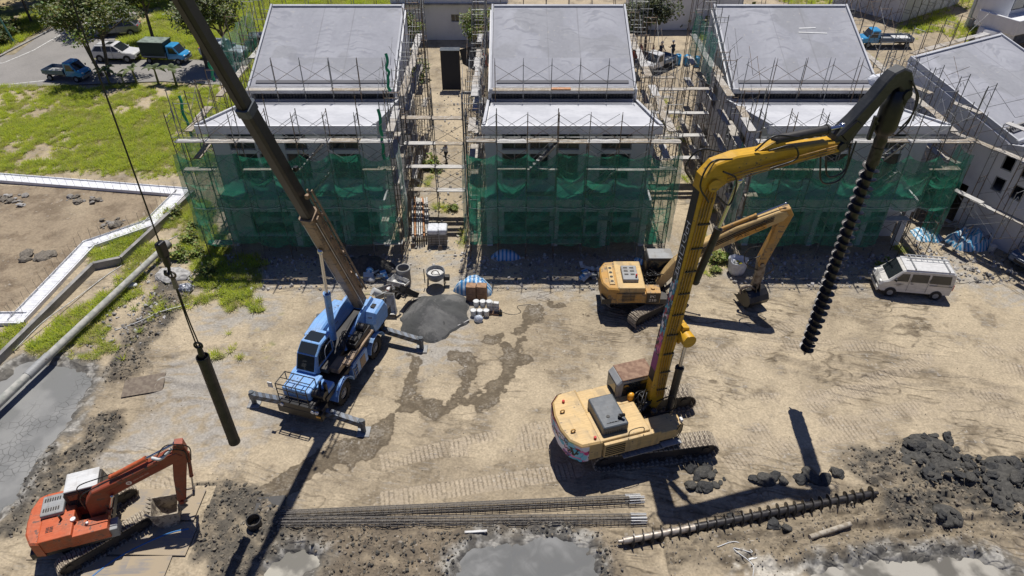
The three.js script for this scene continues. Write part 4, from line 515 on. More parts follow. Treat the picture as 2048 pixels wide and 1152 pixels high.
// ---------------------------------------------------------------- the smaller yellow excavator before the middle villa
{
  const t = thing('excavator', 'faded yellow excavator with arm folded down, parked before the middle villa', 'excavator', [7.3, 0, -30.6], 0.0);
  tracks(t, { L: 4.1, R: 0.42, gauge: 2.1, w: 0.6, turn: 0.6, cx: 0.3, pitch: 0.19 });
  mesh('deck', [B(3.6, 0.35, 2.5, -0.6, 1.2, 0)], M_DARK, t);
  mesh('counterweight', PL([[-1.5, -1.3], [-2.1, -1.22], [-2.4, -0.7], [-2.45, 0], [-2.4, 0.7], [-2.1, 1.22], [-1.5, 1.3]], 1.05, 2.1, 0.08), M_OCHRE, t);
  const hd = mesh('hood', [RB(1.5, 0.85, 2.5, 0.06, -0.85, 1.72, 0)], M_CREAM, t);
  const cv = mesh('engine_cover', [RB(0.85, 0.22, 1.3, 0.05, -0.85, 2.25, 0.1)], M_GREYP, t); mesh('vent', [...Array(6)].map((_, k) => B(0.22, 0.012, 0.12, -1.05 + (k % 2) * 0.34, 2.365, -0.3 + Math.floor(k / 2) * 0.3)), M_DARK, cv); mesh('exhaust', [T([-0.55, 2.3, 0.55], [-0.55, 2.55, 0.55], 0.05, 0.05, 8)], M_REDL, cv);
  const rp = mesh('rear_panel', [RB(0.3, 0.06, 1.7, 0.03, -1.85, 2.13, 0.05)], M_CREAM, t); mesh('port', [...Array(4)].map((_, k) => T([-1.85, 2.15, -0.55 + k * 0.4], [-1.85, 2.175, -0.55 + k * 0.4], 0.09, 0.09, 10)), M_DARK, rp);
  const sb = mesh('side_box', [RB(1.6, 0.62, 0.3, 0.03, -0.85, 1.5, 1.2), RB(0.8, 0.75, 0.75, 0.04, 0.35, 1.5, 0.95)], M_OCHRE, t);
  const M_PC = canvasMat(128, 128, (g, w, h) => { g.fillStyle = '#3a332b'; g.fillRect(0, 0, w, h); g.fillStyle = '#d8d2c4'; g.font = 'bold 44px serif'; g.fillText('PC', 30, 56); g.fillText('210', 24, 104); });
  const pc = mesh('number_plate', [panel(0.72, 0.66)], M_PC, sb); pc.position.set(0.35, 1.5, 1.335); pc.userData.label = 'dark panel lettered PC 210';
  mesh('filler_cap', [T([0.35, 1.87, 0.95], [0.35, 1.95, 0.95], 0.12, 0.12, 12)], M_OCHRE, t);
  mesh('louvre', [...Array(5)].map((_, k) => B(0.7, 0.035, 0.02, -1.0, 1.35 + k * 0.1, 1.36)), M_DARK, t);
  const cab = mesh('cab', [EX([[0.1, 1.35], [1.5, 1.35], [1.75, 1.8], [1.6, 2.85], [0.2, 2.9], [0.1, 2.7]], 0.95, 0.05).translate(0, 0, -0.85)], M_DARK, t); mesh('cab_roof', [RB(1.35, 0.08, 0.95, 0.03, 0.9, 2.92, -0.85)], M_GREYP, cab); mesh('window', [EX([[0.3, 1.95], [1.5, 1.95], [1.45, 2.75], [0.32, 2.78]], 0.97, 0.01).translate(0, 0, -0.85), B(0.03, 0.8, 0.7, 1.66, 2.3, -0.85, 0, 0, 0.14)], M_TGLASS, cab); mesh('mirror', [B(0.05, 0.42, 0.3, 1.75, 2.95, -0.35, 0, 0.3, 0.5)], M_GREYP, cab);
  mesh('pump', [B(0.8, 0.4, 1.0, 0.3, 1.5, -0.05)], M_GREASE, t);
  rnd = mulberry(81); hoses(t, [...Array(10)].map(() => [[rr(-0.1, 0.2), 1.7, rr(-0.5, 0.6)], [rr(0, 0.5), rr(2.0, 2.4), rr(-0.4, 0.5)], [rr(0.5, 0.9), rr(1.9, 2.4), rr(-0.3, 0.4)], [rr(0.7, 1.2), 2.2, rr(-0.2, 0.2)]]), 0.026);
  const b = mesh('boom', [DY(EX([[0.5, 1.45], [0.95, 1.3], [1.9, 2.7], [2.7, 3.35], [4.6, 4.5], [6.75, 5.75], [6.95, 6.1], [6.75, 6.35], [6.4, 6.3], [4.4, 5.35], [2.5, 4.15], [1.5, 3.2]], 0.52, 0.05), 0)], M_CREAM, t);
  for (let k = 0; k < 3; k++) mesh('hose', [TUBE([[1.6, 2.9 - k * 0.12, 0.3], [2.6, 3.85 - k * 0.12, 0.3], [4.4, 5.05 - k * 0.12, 0.3], [6.2, 6.0 - k * 0.1, 0.3]], 0.022, 18, 5)], M_GREASE, b);
  const M_MARK = canvasMat(256, 64, (g, w, h) => { g.fillStyle = '#c8923f'; g.fillRect(0, 0, w, h); g.strokeStyle = '#2b2118'; g.lineWidth = 5; for (const [a, bb, c, d] of [[10, 50, 50, 12], [50, 12, 60, 50], [20, 36, 58, 36], [90, 15, 80, 50], [90, 15, 120, 15], [80, 32, 118, 32], [80, 50, 120, 50], [170, 50, 170, 15], [170, 15, 200, 15], [215, 15, 240, 50], [170, 50, 240, 50]]) { g.beginPath(); g.moveTo(a, bb); g.lineTo(c, d); g.stroke(); } });
  const mk = mesh('marking', [panel(1.7, 0.36)], M_MARK, b); mk.position.set(5.15, 5.1, 0.266); mk.rotation.z = 0.5; mk.userData.label = 'dark hand-painted marks';
  for (const z of [-0.4, 0.4]) ram(t, [1.1, 1.35, z], [3.3, 3.75, z], 0.1, 0.6);
  ram(t, [3.4, 4.95, 0], [6.7, 6.65, 0], 0.1, 0.6, M_OCHRE);
  mesh('stick', [DY(EX([[6.45, 6.35], [6.95, 6.5], [7.2, 6.1], [6.85, 4.6], [6.45, 2.9], [6.1, 2.75], [6.0, 3.1], [6.4, 5.0]], 0.46, 0.04), 0)], M_OCHRE, t);
  const at = mesh('attachment_arm', [DY(EX([[6.0, 3.1], [6.5, 3.0], [6.55, 2.2], [6.45, 1.3], [6.2, 0.9], [6.05, 1.3], [6.1, 2.2]], 0.34, 0.03), 0), xf(WH(0.12, 0.6, 10), 6.25, 2.95, 0)], M_STEEL, t); hoses(t, [[[6.0, 3.6, 0.3], [5.4, 3.3, 0.4], [5.5, 2.8, 0.3], [6.1, 2.6, 0.2]], [[6.1, 3.9, -0.2], [5.5, 3.6, -0.3], [5.4, 2.9, -0.1], [6.1, 2.5, 0.1]], [[6.5, 3.4, 0.2], [6.9, 2.8, 0.3], [6.6, 2.2, 0.2]]], 0.03);
  const bk = mesh('bucket', bucketGeo(1.25, 0.95), M_GREASE, t); bk.position.set(6.25, 1.3, 0.0); bk.rotation.y = -1.2;
  mesh('claw', [TUBE([[6.2, 1.3, 0.25], [5.8, 1.55, 0.3], [5.45, 1.3, 0.25], [5.5, 0.95, 0.2]], 0.08, 12, 6)], M_STEEL, t);
}
// ---------------------------------------------------------------- the orange excavator in the corner
{
  const t = thing('excavator', 'orange-red excavator with white cab roof parked on steel sheets in the left corner', 'excavator', [-17.2, 0.03, -15.75], 0.33); t.scale.setScalar(0.95);
  tracks(t, { L: 3.7, R: 0.38, gauge: 1.95, w: 0.5, turn: 0.42, cx: 0.75, pitch: 0.17 });
  mesh('deck', [B(2.9, 0.3, 2.3, 0.1, 1.05, 0)], M_DARK, t);
  mesh('counterweight', PL([[-0.8, -1.25], [-1.15, -1.15], [-1.38, -0.6], [-1.42, 0], [-1.38, 0.6], [-1.15, 1.15], [-0.8, 1.25]], 0.95, 1.85, 0.07), M_ORANGE, t);
  mesh('hood', [RB(1.2, 0.75, 2.4, 0.05, -0.25, 1.5, 0.02), RB(1.5, 0.62, 0.75, 0.04, 0.85, 1.4, 0.85)], M_ORANGE, t);
  const cv = mesh('engine_cover', [RB(0.85, 0.2, 1.0, 0.05, -0.45, 1.97, -0.4)], M_GREYP, t); for (let k = 0; k < 14; k++) mesh('vent', [B(0.05, 0.012, 0.18, -0.75 + (k % 7) * 0.09, 2.075, -0.65 + Math.floor(k / 7) * 0.5)], M_DARK, cv);
  mesh('vent', [...Array(8)].map((_, k) => B(0.12, 0.012, 0.03, -0.55 + Math.floor(k / 4) * 0.14, 1.885, 0.6 + (k % 4) * 0.07)), M_DARK, t); mesh('filler_cap', [T([0.35, 1.88, 0.5], [0.35, 1.94, 0.5], 0.1, 0.1, 12), T([0.85, 1.7, 0.75], [0.85, 1.8, 0.75], 0.05, 0.05, 10)], M_LAMP, t); mesh('exhaust', [T([-0.1, 1.88, 0.35], [-0.1, 2.15, 0.35], 0.05, 0.05, 8)], M_GREASE, t);
  mesh('step_box', [RB(0.65, 0.5, 0.6, 0.04, 1.55, 1.2, 0.85)], M_GREYP, t);
  const M_NOTE = canvasMat(256, 64, (g, w, h) => { g.fillStyle = '#a03a20'; g.fillRect(0, 0, w, h); g.fillStyle = '#d8a08c'; g.font = '30px serif'; g.fillText('~~~~~~', 20, 42); });
  const cab = mesh('cab', [EX([[0.05, 1.15], [1.35, 1.15], [1.6, 1.55], [1.45, 2.58], [0.15, 2.62], [0.05, 2.4]], 0.98, 0.05).translate(0, 0, -0.75)], M_DARK, t); mesh('cab_roof', [RB(1.25, 0.09, 0.98, 0.04, 0.78, 2.66, -0.75)], M_WHITEP, cab); mesh('window', [EX([[0.2, 1.75], [1.35, 1.75], [1.3, 2.45], [0.22, 2.48]], 1.0, 0.01).translate(0, 0, -0.75), B(0.03, 0.75, 0.72, 1.53, 2.05, -0.75, 0, 0, 0.15), B(0.02, 0.6, 0.7, 0.045, 2.05, -0.75)], M_TGLASS, cab); mesh('cab_side', [B(1.2, 0.5, 0.03, 0.7, 1.42, -0.24)], M_RUSTRED, cab);
  const b = mesh('boom', [DY(EX([[0.85, 1.35], [1.25, 1.2], [1.65, 1.9], [1.95, 2.45], [2.7, 2.75], [4.7, 3.5], [5.0, 3.8], [4.8, 4.05], [4.4, 3.98], [2.3, 3.25], [1.35, 2.95], [0.95, 2.4]], 0.42, 0.04), 0.15)], M_RUSTRED, t);
  const M_TXT = canvasMat(512, 64, (g, w, h) => { g.fillStyle = '#8a2f1c'; g.fillRect(0, 0, w, h); g.fillStyle = '#e8d9d0'; g.font = 'bold 40px sans-serif'; g.fillText('手村欽實', 6, 46); g.beginPath(); g.arc(200, 32, 24, 0, 7); g.fill(); g.fillStyle = '#8a2f1c'; g.fillText('9', 188, 47); g.fillStyle = '#d9b8a8'; g.font = '24px sans-serif'; g.fillText('0800-000-000', 240, 42); });
  const tx = mesh('lettering', [panel(2.4, 0.28)], M_TXT, b); tx.position.set(3.0, 3.12, 0.366); tx.rotation.z = 0.36; tx.userData.label = 'pale lettering and a round number 9';
  ram(t, [2.2, 3.4, 0.15], [4.85, 4.4, 0.15], 0.1, 0.55, M_ORANGE); for (const z of [-0.15, 0.45]) ram(t, [1.35, 1.1, z], [2.0, 2.6, z], 0.085, 0.55, M_RUSTRED);
  mesh('stick', [DY(EX([[4.65, 4.05], [4.85, 4.5], [5.15, 4.45], [5.2, 3.9], [4.75, 2.4], [4.35, 0.95], [4.1, 0.9], [4.05, 1.2], [4.3, 2.6]], 0.36, 0.03), 0.15), xf(WH(0.09, 0.5, 10), 4.2, 1.05, 0.15)], M_RUSTRED, t);
  ram(t, [5.15, 3.7, 0.15], [4.75, 1.35, 0.15], 0.075, 0.6, M_RUSTRED); mesh('bucket_link', [T([4.75, 1.35, 0.0], [4.2, 1.4, 0.0], 0.05, 0.05, 6), T([4.75, 1.35, 0.3], [4.0, 0.85, 0.3], 0.05, 0.05, 6), xf(WH(0.06, 0.5, 8), 4.75, 1.35, 0.15)], M_STEEL, t);
  const bk = mesh('bucket', bucketGeo(1.0, 0.95), M_SHOE, t); bk.position.set(3.98, 0.82, 0.15); bk.rotation.z = -1.15;
  hoses(t, [[[0.9, 2.2, 0.4], [1.0, 3.0, 0.42], [1.8, 3.3, 0.35], [2.6, 3.5, 0.3]], [[0.85, 2.0, -0.1], [0.85, 3.1, 0.0], [1.9, 3.35, 0.0], [2.8, 3.6, 0.1]], [[4.2, 4.0, 0.38], [4.6, 4.35, 0.4], [5.1, 4.1, 0.38], [5.1, 3.5, 0.36]], [[4.0, 3.95, 0.3], [4.6, 4.6, 0.35], [5.3, 4.2, 0.3], [5.2, 3.4, 0.3]]], 0.024);
  mesh('white_wrapping', [TUBE([[3.9, 4.05, 0.3], [4.2, 4.0, 0.42], [4.5, 4.15, 0.35], [4.7, 4.3, 0.3]], 0.07, 12, 6)], M_WHITEP, t);
}
// ---------------------------------------------------------------- the blue rough-terrain crane
const CASING = { x: -10.5, z: -17.1 };
{
  const t = thing('mobile_crane', 'light blue mobile crane on outriggers with long dark telescopic boom', 'crane', [-8.7, 0, -25.0], -1.88);
  t.updateMatrixWorld(true);
  const W2L = (x, y, z) => t.worldToLocal(V(x, y, z)).toArray();
  mesh('chassis', [RB(6.3, 0.55, 1.5, 0.06, 0.2, 1.15, 0), B(5.6, 0.25, 2.3, 0.1, 1.42, 0), B(0.5, 0.5, 2.2, 3.1, 0.95, 0), B(0.4, 0.5, 2.2, -2.9, 0.95, 0)], M_DARK, t);
  // wheels and mudguards
  for (const x of [-1.75, 1.6]) for (const s of [-1, 1]) {
    const w = mesh('wheel', [uvless(LA([[0.3, -0.2], [0.52, -0.22], [0.6, -0.15], [0.62, 0], [0.6, 0.15], [0.52, 0.22], [0.3, 0.2]], 28)).rotateX(Math.PI / 2)], M_RUBBER, t); w.position.set(x, 0.64, s * 1.02);
    mesh('tread', [...Array(22)].map((_, k) => B(0.05, 0.05, 0.4, Math.cos(k * 0.2856) * 0.615, Math.sin(k * 0.2856) * 0.615, 0, 0, 0, k * 0.2856 + 0.7)), M_RUBBER, w).userData.kind = 'stuff';
    mesh('rim', [WH(0.3, 0.28, 18), xf(WH(0.12, 0.4, 12)), ...[...Array(8)].map((_, k) => T([Math.cos(k * 0.785) * 0.2, Math.sin(k * 0.785) * 0.2, -0.17], [Math.cos(k * 0.785) * 0.2, Math.sin(k * 0.785) * 0.2, 0.17], 0.025, 0.025, 6))], M_GREYP, w);
    const arcp = [...Array(9)].map((_, k) => { const a = Math.PI * (0.05 + 0.9 * k / 8); return [x + Math.cos(a) * 0.82, 0.72 + Math.sin(a) * 0.82]; }), arci = arcp.map(([px, py]) => [x + (px - x) * 0.94, 0.72 + (py - 0.72) * 0.94]).reverse();
    mesh('mudguard', [EX([...arcp, ...arci], 0.62, 0).translate(0, 0, s * 1.05)], M_BLUE, t);
  }
  for (const s of [-1, 1]) { // side lockers between the wheels
    mesh('side_locker', [RB(1.5, 0.8, 0.3, 0.03, -0.08, 1.08, s * 1.12), B(1.3, 0.05, 0.5, -0.1, 1.52, s * 1.0)], M_BLUE, t);
    mesh('locker_door', [RB(0.5, 0.62, 0.02, 0.01, -0.3, 1.05, s * 1.28)], M_TAN, t); mesh('ladder', [...[0, 1, 2].map((k) => B(0.3, 0.04, 0.06, 0.45, 0.85 + k * 0.2, s * 1.3)), B(0.04, 0.62, 0.05, 0.29, 1.05, s * 1.3), B(0.04, 0.62, 0.05, 0.61, 1.05, s * 1.3)], M_GREYP, t);
  }
  // outriggers: hazard-striped beams on plates
  const M_HAZ = std({ map: tex(128, 0.8, (u, v) => { const s = ((u + v) % 0.5) < 0.24; const w = fbm(u * 8, v * 8, 3, 8); return s ? mixc([0.03, 0.035, 0.045], [0.1, 0.1, 0.1], w) : mixc([0.15, 0.19, 0.25], [0.1, 0.11, 0.12], w); }), roughness: 0.5 });
  for (const [x, s, L] of [[3.05, 1, 3.05], [3.05, -1, 3.0], [-2.95, -1, 3.3], [-2.95, 1, 2.9]]) {
    const o = mesh('outrigger', [B(0.26, 0.3, L - 0.7, x, 0.72, s * (0.7 + (L - 0.7) / 2), s * 0.1, 0, 0)], M_HAZ, t);
    mesh('jack', [T([x, 0.08, s * (L - 0.1)], [x, 0.85, s * (L - 0.1)], 0.12, 0.12, 12), RB(0.3, 0.4, 0.28, 0.04, x, 0.6, s * (L - 0.15))], M_SLATE, o); mesh('foot_plate', [RB(0.62, 0.05, 0.6, 0.02, x, 0.05, s * (L - 0.1), 0, 0.3, 0)], M_GREYP, o);
  }
  // nose: bonnet, guard basket, lamps, winch
  mesh('bonnet', [RB(1.25, 0.55, 1.45, 0.08, 2.55, 1.65, 0.25), RB(0.6, 0.35, 0.7, 0.06, 2.3, 1.6, -0.75)], M_BLUE, t);
  mesh('front_guard', [...[1.75, 2.1, 2.4].map((y) => T([3.45, y, -0.55], [3.45, y, 1.0], 0.025, 0.025, 6)), ...[-0.55, -0.05, 0.45, 1.0].map((z) => T([3.45, 1.2, z], [3.45, 2.4, z], 0.025, 0.025, 6)), ...[-0.55, 0, 0.5, 1.0].map((z) => T([2.65, 2.4, z], [3.45, 2.4, z], 0.025, 0.025, 6)), T([2.65, 2.4, -0.55], [2.65, 2.4, 1.0], 0.025, 0.025, 6), T([3.05, 2.41, -0.55], [3.05, 2.41, 1.0], 0.02, 0.02, 6), T([2.65, 1.9, 1.0], [2.65, 2.4, 1.0], 0.025, 0.025, 6), T([2.65, 1.9, -0.55], [2.65, 2.4, -0.55], 0.025, 0.025, 6)], M_GREASE, t);
  const bumper = mesh('bumper', [RB(0.3, 0.45, 2.3, 0.04, 3.4, 0.85, 0), B(0.2, 0.3, 2.0, 3.45, 1.25, 0)], M_GREASE, t); for (const z of [-0.95, -0.75, 0.85]) mesh('headlamp', [T([3.52, 1.2, z], [3.6, 1.2, z], 0.1, 0.09, 12)], M_LAMP, bumper); mesh('turn_signal', [B(0.06, 0.1, 0.22, 3.56, 0.95, -1.0)], M_AMBER, bumper);
  mesh('winch', [xf(new THREE.CylinderGeometry(0.22, 0.22, 0.7, 14).rotateX(Math.PI / 2), 2.85, 1.65, -0.75), T([2.6, 1.5, -1.0], [2.6, 2.2, -1.0], 0.09, 0.09, 10), T([3.0, 1.8, -0.9], [2.4, 2.0, -0.6], 0.07, 0.07, 8)], M_GREASE, t);
  mesh('mirror', [B(0.05, 0.3, 0.22, 3.5, 2.3, 1.25), T([3.4, 1.9, 1.0], [3.5, 2.2, 1.25], 0.015, 0.015, 5)], M_WHITEP, t);
  // turning upper works
  mesh('turntable', [xf(new THREE.CylinderGeometry(0.95, 1.0, 0.3, 24), -0.3, 1.7, 0), RB(4.6, 0.25, 1.1, 0.04, -0.6, 1.95, -0.1)], M_DARK, t);
  mesh('slewing_frame', [EX([[-3.0, 2.0], [0.2, 2.0], [-0.3, 2.6], [-1.6, 3.05], [-2.8, 3.15], [-3.1, 2.6]], 0.12, 0.02).translate(0, 0, 0.42), EX([[-3.0, 2.0], [0.2, 2.0], [-0.3, 2.5], [-1.6, 2.95], [-2.8, 3.1], [-3.1, 2.6]], 0.12, 0.02).translate(0, 0, -0.72)], M_BLUE, t);
  mesh('left_housing', [EX([[-2.6, 2.0], [0.55, 2.0], [0.5, 2.8], [-0.6, 2.95], [-2.4, 2.75]], 0.75, 0.08).translate(0, 0, 0.88)], M_BLUE, t);
  const cwt = mesh('counterweight', [EX([[-3.2, 1.6], [-1.9, 1.6], [-1.75, 2.2], [-2.0, 2.75], [-3.0, 2.85], [-3.3, 2.3]], 0.7, 0.1).translate(0, 0, -1.0), B(0.5, 0.9, 2.0, -3.0, 2.0, 0)], M_BLUE, t); mesh('slot', [B(0.3, 0.012, 0.22, -2.45, 2.84, -1.0), B(0.3, 0.012, 0.22, -2.15, 2.62, -0.95, 0, 0, -0.9)], M_GREASE, cwt);
  mesh('engine', [RB(0.9, 0.5, 0.6, 0.05, -3.35, 1.6, -0.9), T([-3.5, 1.8, -0.8], [-3.5, 2.1, -0.8], 0.12, 0.12, 10), T([-3.2, 1.8, -1.1], [-3.2, 2.05, -1.1], 0.14, 0.14, 10)], M_GREASE, t);
  rnd = mulberry(91); mesh('machinery', [RB(1.6, 0.45, 0.55, 0.05, -0.7, 2.2, -1.0), xf(new THREE.CylinderGeometry(0.22, 0.22, 0.5, 14).rotateX(1.57), -1.1, 2.5, -0.95), T([-0.5, 2.4, -0.95], [-0.1, 2.55, -0.9], 0.13, 0.1, 10), B(0.35, 0.3, 0.3, -0.2, 2.45, -1.05)], M_GREASE, t); mesh('side_deck', [B(2.6, 0.12, 0.35, -0.2, 2.05, -1.22), B(0.9, 0.25, 0.5, 1.1, 1.95, -0.85)], M_TAN, t);
  hoses(t, [...Array(7)].map(() => [[rr(-1, 0), 2.3, rr(-1.1, -0.5)], [rr(-0.6, 0.2), rr(2.6, 2.9), rr(-1, -0.4)], [rr(0, 0.5), rr(2.3, 2.7), rr(-1.0, -0.4)], [rr(0.3, 0.8), 2.2, rr(-0.9, -0.5)]]), 0.025);
  mesh('handrail', [TUBE([[0.5, 2.4, -0.35], [0.6, 2.95, -0.35], [1.2, 2.9, -0.35], [1.3, 2.3, -0.35]], 0.018, 16, 5)], M_WHITEP, t);
  // cab
  const cabO = [[0.35, 1.75], [1.75, 1.75], [2.1, 2.05], [1.75, 2.85], [1.25, 3.2], [0.35, 3.2]];
  const cab = mesh('cab', [EX(cabO, 1.05, 0.05).translate(0, 0, 0.32)], M_BLUE, t);
  mesh('windscreen', [beamPanel([2.06, 2.12], [1.77, 2.82], 0.9, 0.32), beamPanel([1.73, 2.9], [1.3, 3.19], 0.9, 0.32)], M_TGLASS, cab); mesh('window', [EX([[0.5, 2.2], [1.75, 2.2], [1.6, 2.8], [1.2, 3.05], [0.5, 3.05]], 1.07, 0.008).translate(0, 0, 0.32)], M_TGLASS, cab); mesh('roof_window', [B(0.62, 0.02, 0.8, 0.85, 3.21, 0.32)], M_TGLASS, cab); mesh('seat', [RB(0.4, 0.5, 0.45, 0.05, 0.8, 2.1, 0.3)], M_DARK, cab);
  // boom: five telescoping sections from the foot pin, leaning out to the pile hammer line
  const foot = V(-7.72, 2.9, -27.25), tip = V(-10.25, 27.6, -17.35), dir = tip.clone().sub(foot), Lb = dir.length(); dir.normalize();
  const sec = [[0, 0.275, 0.56, 0.72, M_TAN, 'boom_base'], [0.25, 0.506, 0.49, 0.62, M_BOOM, 'boom_section'], [0.49, 0.73, 0.42, 0.53, M_BOOM, 'boom_section'], [0.71, 0.9, 0.35, 0.44, M_BOOM, 'boom_section'], [0.88, 1.0, 0.29, 0.36, M_BOOM, 'boom_section']];
  const at = (f, dx = 0, dy = 0) => { const side = V(dir.z, 0, -dir.x).normalize(), up = side.clone().cross(dir).multiplyScalar(-1); const p = foot.clone().addScaledVector(dir, f * Lb).addScaledVector(side, dx).addScaledVector(up, dy); return W2L(p.x, p.y, p.z); };
  const bm = (a, b, w, h, c = 0.09) => { // eight-cornered box section
    const o = [[-w / 2 + c, -h / 2], [w / 2 - c, -h / 2], [w / 2, -h / 2 + c], [w / 2, h / 2 - c], [w / 2 - c, h / 2], [-w / 2 + c, h / 2], [-w / 2, h / 2 - c], [-w / 2, -h / 2 + c]], A = V(...at(a)), Bq = V(...at(b)), d = Bq.clone().sub(A), g = EX(o, d.length(), 0), up = V(...at(a, 0, 1)).sub(A), m = new THREE.Matrix4().makeBasis(up.clone().cross(d.clone().normalize()), up, d.clone().normalize()); g.applyMatrix4(m); return g.translate((A.x + Bq.x) / 2, (A.y + Bq.y) / 2, (A.z + Bq.z) / 2);
  };
  for (const [a, b, w, h, m, n] of sec) { const s = mesh(n, [bm(a, b, w, h)], m, t); mesh('collar', [bm(b - 0.006, b + 0.006, w + 0.07, h + 0.07)], n === 'boom_base' ? M_TAN : M_SLATE, s); if (n === 'boom_section' && a > 0.3) mesh('seam', [beam(at(a, w * 0.2, -h / 2 - 0.01), at(b, w * 0.2, -h / 2 - 0.01), 0.03, 0.02)], M_GREASE, s); }
  const ladder = mesh('boom_rack', [beam(at(0.05, 0.52, 0.1), at(0.34, 0.52, 0.1), 0.05, 0.08), beam(at(0.05, 0.72, 0.1), at(0.34, 0.72, 0.1), 0.05, 0.08), beam(at(0.02, 0.46, -0.1), at(0.28, 0.46, -0.1), 0.06, 0.2)], M_TAN, t); for (let k = 0; k < 12; k++) mesh('rung', [T(at(0.06 + k * 0.025, 0.5, 0.1), at(0.06 + k * 0.025, 0.74, 0.1), 0.03, 0.03, 6)], M_GREASE, ladder);
  for (let k = 0; k < 7; k++) mesh('bracket', [xf(RB(0.2, 0.18, 0.16, 0.03), ...at(0.05 + k * 0.055, 0.4, 0.25 - (k % 2) * 0.2))], k % 3 ? M_TAN : M_GREASE, ladder);
  for (const s of [-1, 1]) mesh('side_cable', [T(at(0.0, s * 0.37, -0.25), at(0.27, s * 0.36, -0.22), 0.012, 0.012, 5)], M_LAMP, t);
  ram(t, [-0.35, 2.1, 0.2], at(0.2, -0.05, -0.46), 0.16, 0.55, M_BLUE, 'lift_cylinder');
  mesh('boom_head', [bm(0.985, 1.02, 0.5, 0.6), T(at(1.01, -0.3, 0), at(1.01, 0.3, 0), 0.25, 0.25, 16)], M_TAN, t);
  // hoist line and hook block
  const hx = (y) => W2L(CASING.x, y, CASING.z);
  const line = mesh('hoist_line', [T(hx(13.45), W2L(CASING.x + 0.12, 27.5, CASING.z - 0.1), 0.024, 0.024, 5)], M_GREASE, t);
  const hook = mesh('hook_block', [xf(RB(0.3, 0.55, 0.22, 0.06), ...hx(13.15)), T(hx(12.9), hx(12.55), 0.13, 0.1, 10), TUBE([[0, 0, 0], [0.02, -0.2, 0], [0.12, -0.32, 0], [0.2, -0.22, 0], [0.16, -0.12, 0]].map(([a, b, c]) => { const q = hx(12.6 + b); return [q[0] + a, q[1], q[2] + c]; }), 0.05, 14, 6)], M_GREASE, t);
}
function uvless(g) { g.deleteAttribute('uv'); return g; }
function beamPanel(a, b, w, z) { const dx = b[0] - a[0], dy = b[1] - a[1], L = Math.hypot(dx, dy); return B(L, 0.02, w, (a[0] + b[0]) / 2, (a[1] + b[1]) / 2, z, 0, 0, Math.atan2(dy, dx)); }
{ // the steel tube hanging from the hook
  const t = thing('pile_tube', 'dark steel tube hanging from the crane hook on a wire sling', 'tube', [CASING.x, 0, CASING.z]);
  mesh('tube_wall', [uvless(LA([[0.17, 4.3], [0.215, 4.3], [0.215, 4.45], [0.205, 4.5], [0.205, 8.55], [0.22, 8.6], [0.22, 8.75], [0.18, 8.75], [0.17, 4.3]], 26))], std({ map: speck([0.012, 0.012, 0.013], [0.03, 0.028, 0.026], 1.5), roughness: 0.5 }), t);
  mesh('inner_rod', [T([0, 4.6, 0], [0, 8.6, 0], 0.1, 0.1, 12), T([0, 8.5, 0], [0, 9.2, 0], 0.14, 0.08, 10), xf(new THREE.TorusGeometry(0.13, 0.04, 6, 14), 0, 9.25, 0)], M_GREASE, t);
  for (const s of [-1, 1]) mesh('sling', [TUBE([[s * 0.05, 9.2, 0], [s * 0.03, 10.4, 0.03], [s * 0.02, 11.5, 0], [0, 12.35, 0]], 0.025, 16, 5)], M_GREASE, t);
  mesh('shackle', [xf(new THREE.TorusGeometry(0.12, 0.035, 6, 12), 0, 12.2, 0), T([0, 11.7, 0], [0, 12.15, 0], 0.09, 0.07, 8)], M_STEEL, t);
}
// ================================================================ road vehicles
const carPaint = (c, r = 0.3) => new THREE.MeshPhysicalMaterial({ map: paint(c, { amount: 0.12, dust: [0.35, 0.32, 0.28], chips: 0.005 }).map, roughness: r, clearcoat: 0.6, clearcoatRoughness: 0.15 });
const P_WHITE = carPaint([0.66, 0.66, 0.65]), P_SILVER = carPaint([0.62, 0.605, 0.56]), P_SKY = carPaint([0.03, 0.3, 0.6]), P_NAVY = carPaint([0.03, 0.09, 0.19]), P_GREY = carPaint([0.17, 0.18, 0.19]), P_PALE = carPaint([0.5, 0.57, 0.62]);
const M_PLASTIC = std({ color: lin(0.03, 0.03, 0.032), roughness: 0.6 });
function taper(g, belt, k, ends = []) { const p = g.attributes.position; for (let i = 0; i < p.count; i++) { const y = p.getY(i); let z = p.getZ(i); if (y > belt) z *= 1 - k * (y - belt); const x = p.getX(i); for (const [x0, dir, r] of ends) { const d = (x - x0) * dir; if (d > 0) z *= 1 - r * d * d; } p.setZ(i, z); } g.computeVertexNormals(); return g; }
function wheels(t, xs, z, r, w = 0.18) {
  for (const x of xs) for (const s of [-1, 1]) { const m = mesh('wheel', [uvless(LA([[r * 0.6, -w / 2], [r * 0.93, -w / 2], [r, -w * 0.3], [r, w * 0.3], [r * 0.93, w / 2], [r * 0.6, w / 2]], 20)).rotateX(Math.PI / 2), xf(WH(r * 0.62, w * 0.5, 16))], M_RUBBER, t); m.position.set(x, r, s * z); mesh('rim', [xf(WH(r * 0.55, w * 0.92, 14)), ...[...Array(5)].map((_, k) => B(r * 0.12, r * 0.9, w * 0.97, 0, 0, 0, 0, 0, k * Math.PI / 5))], M_GREYP, m); }
}
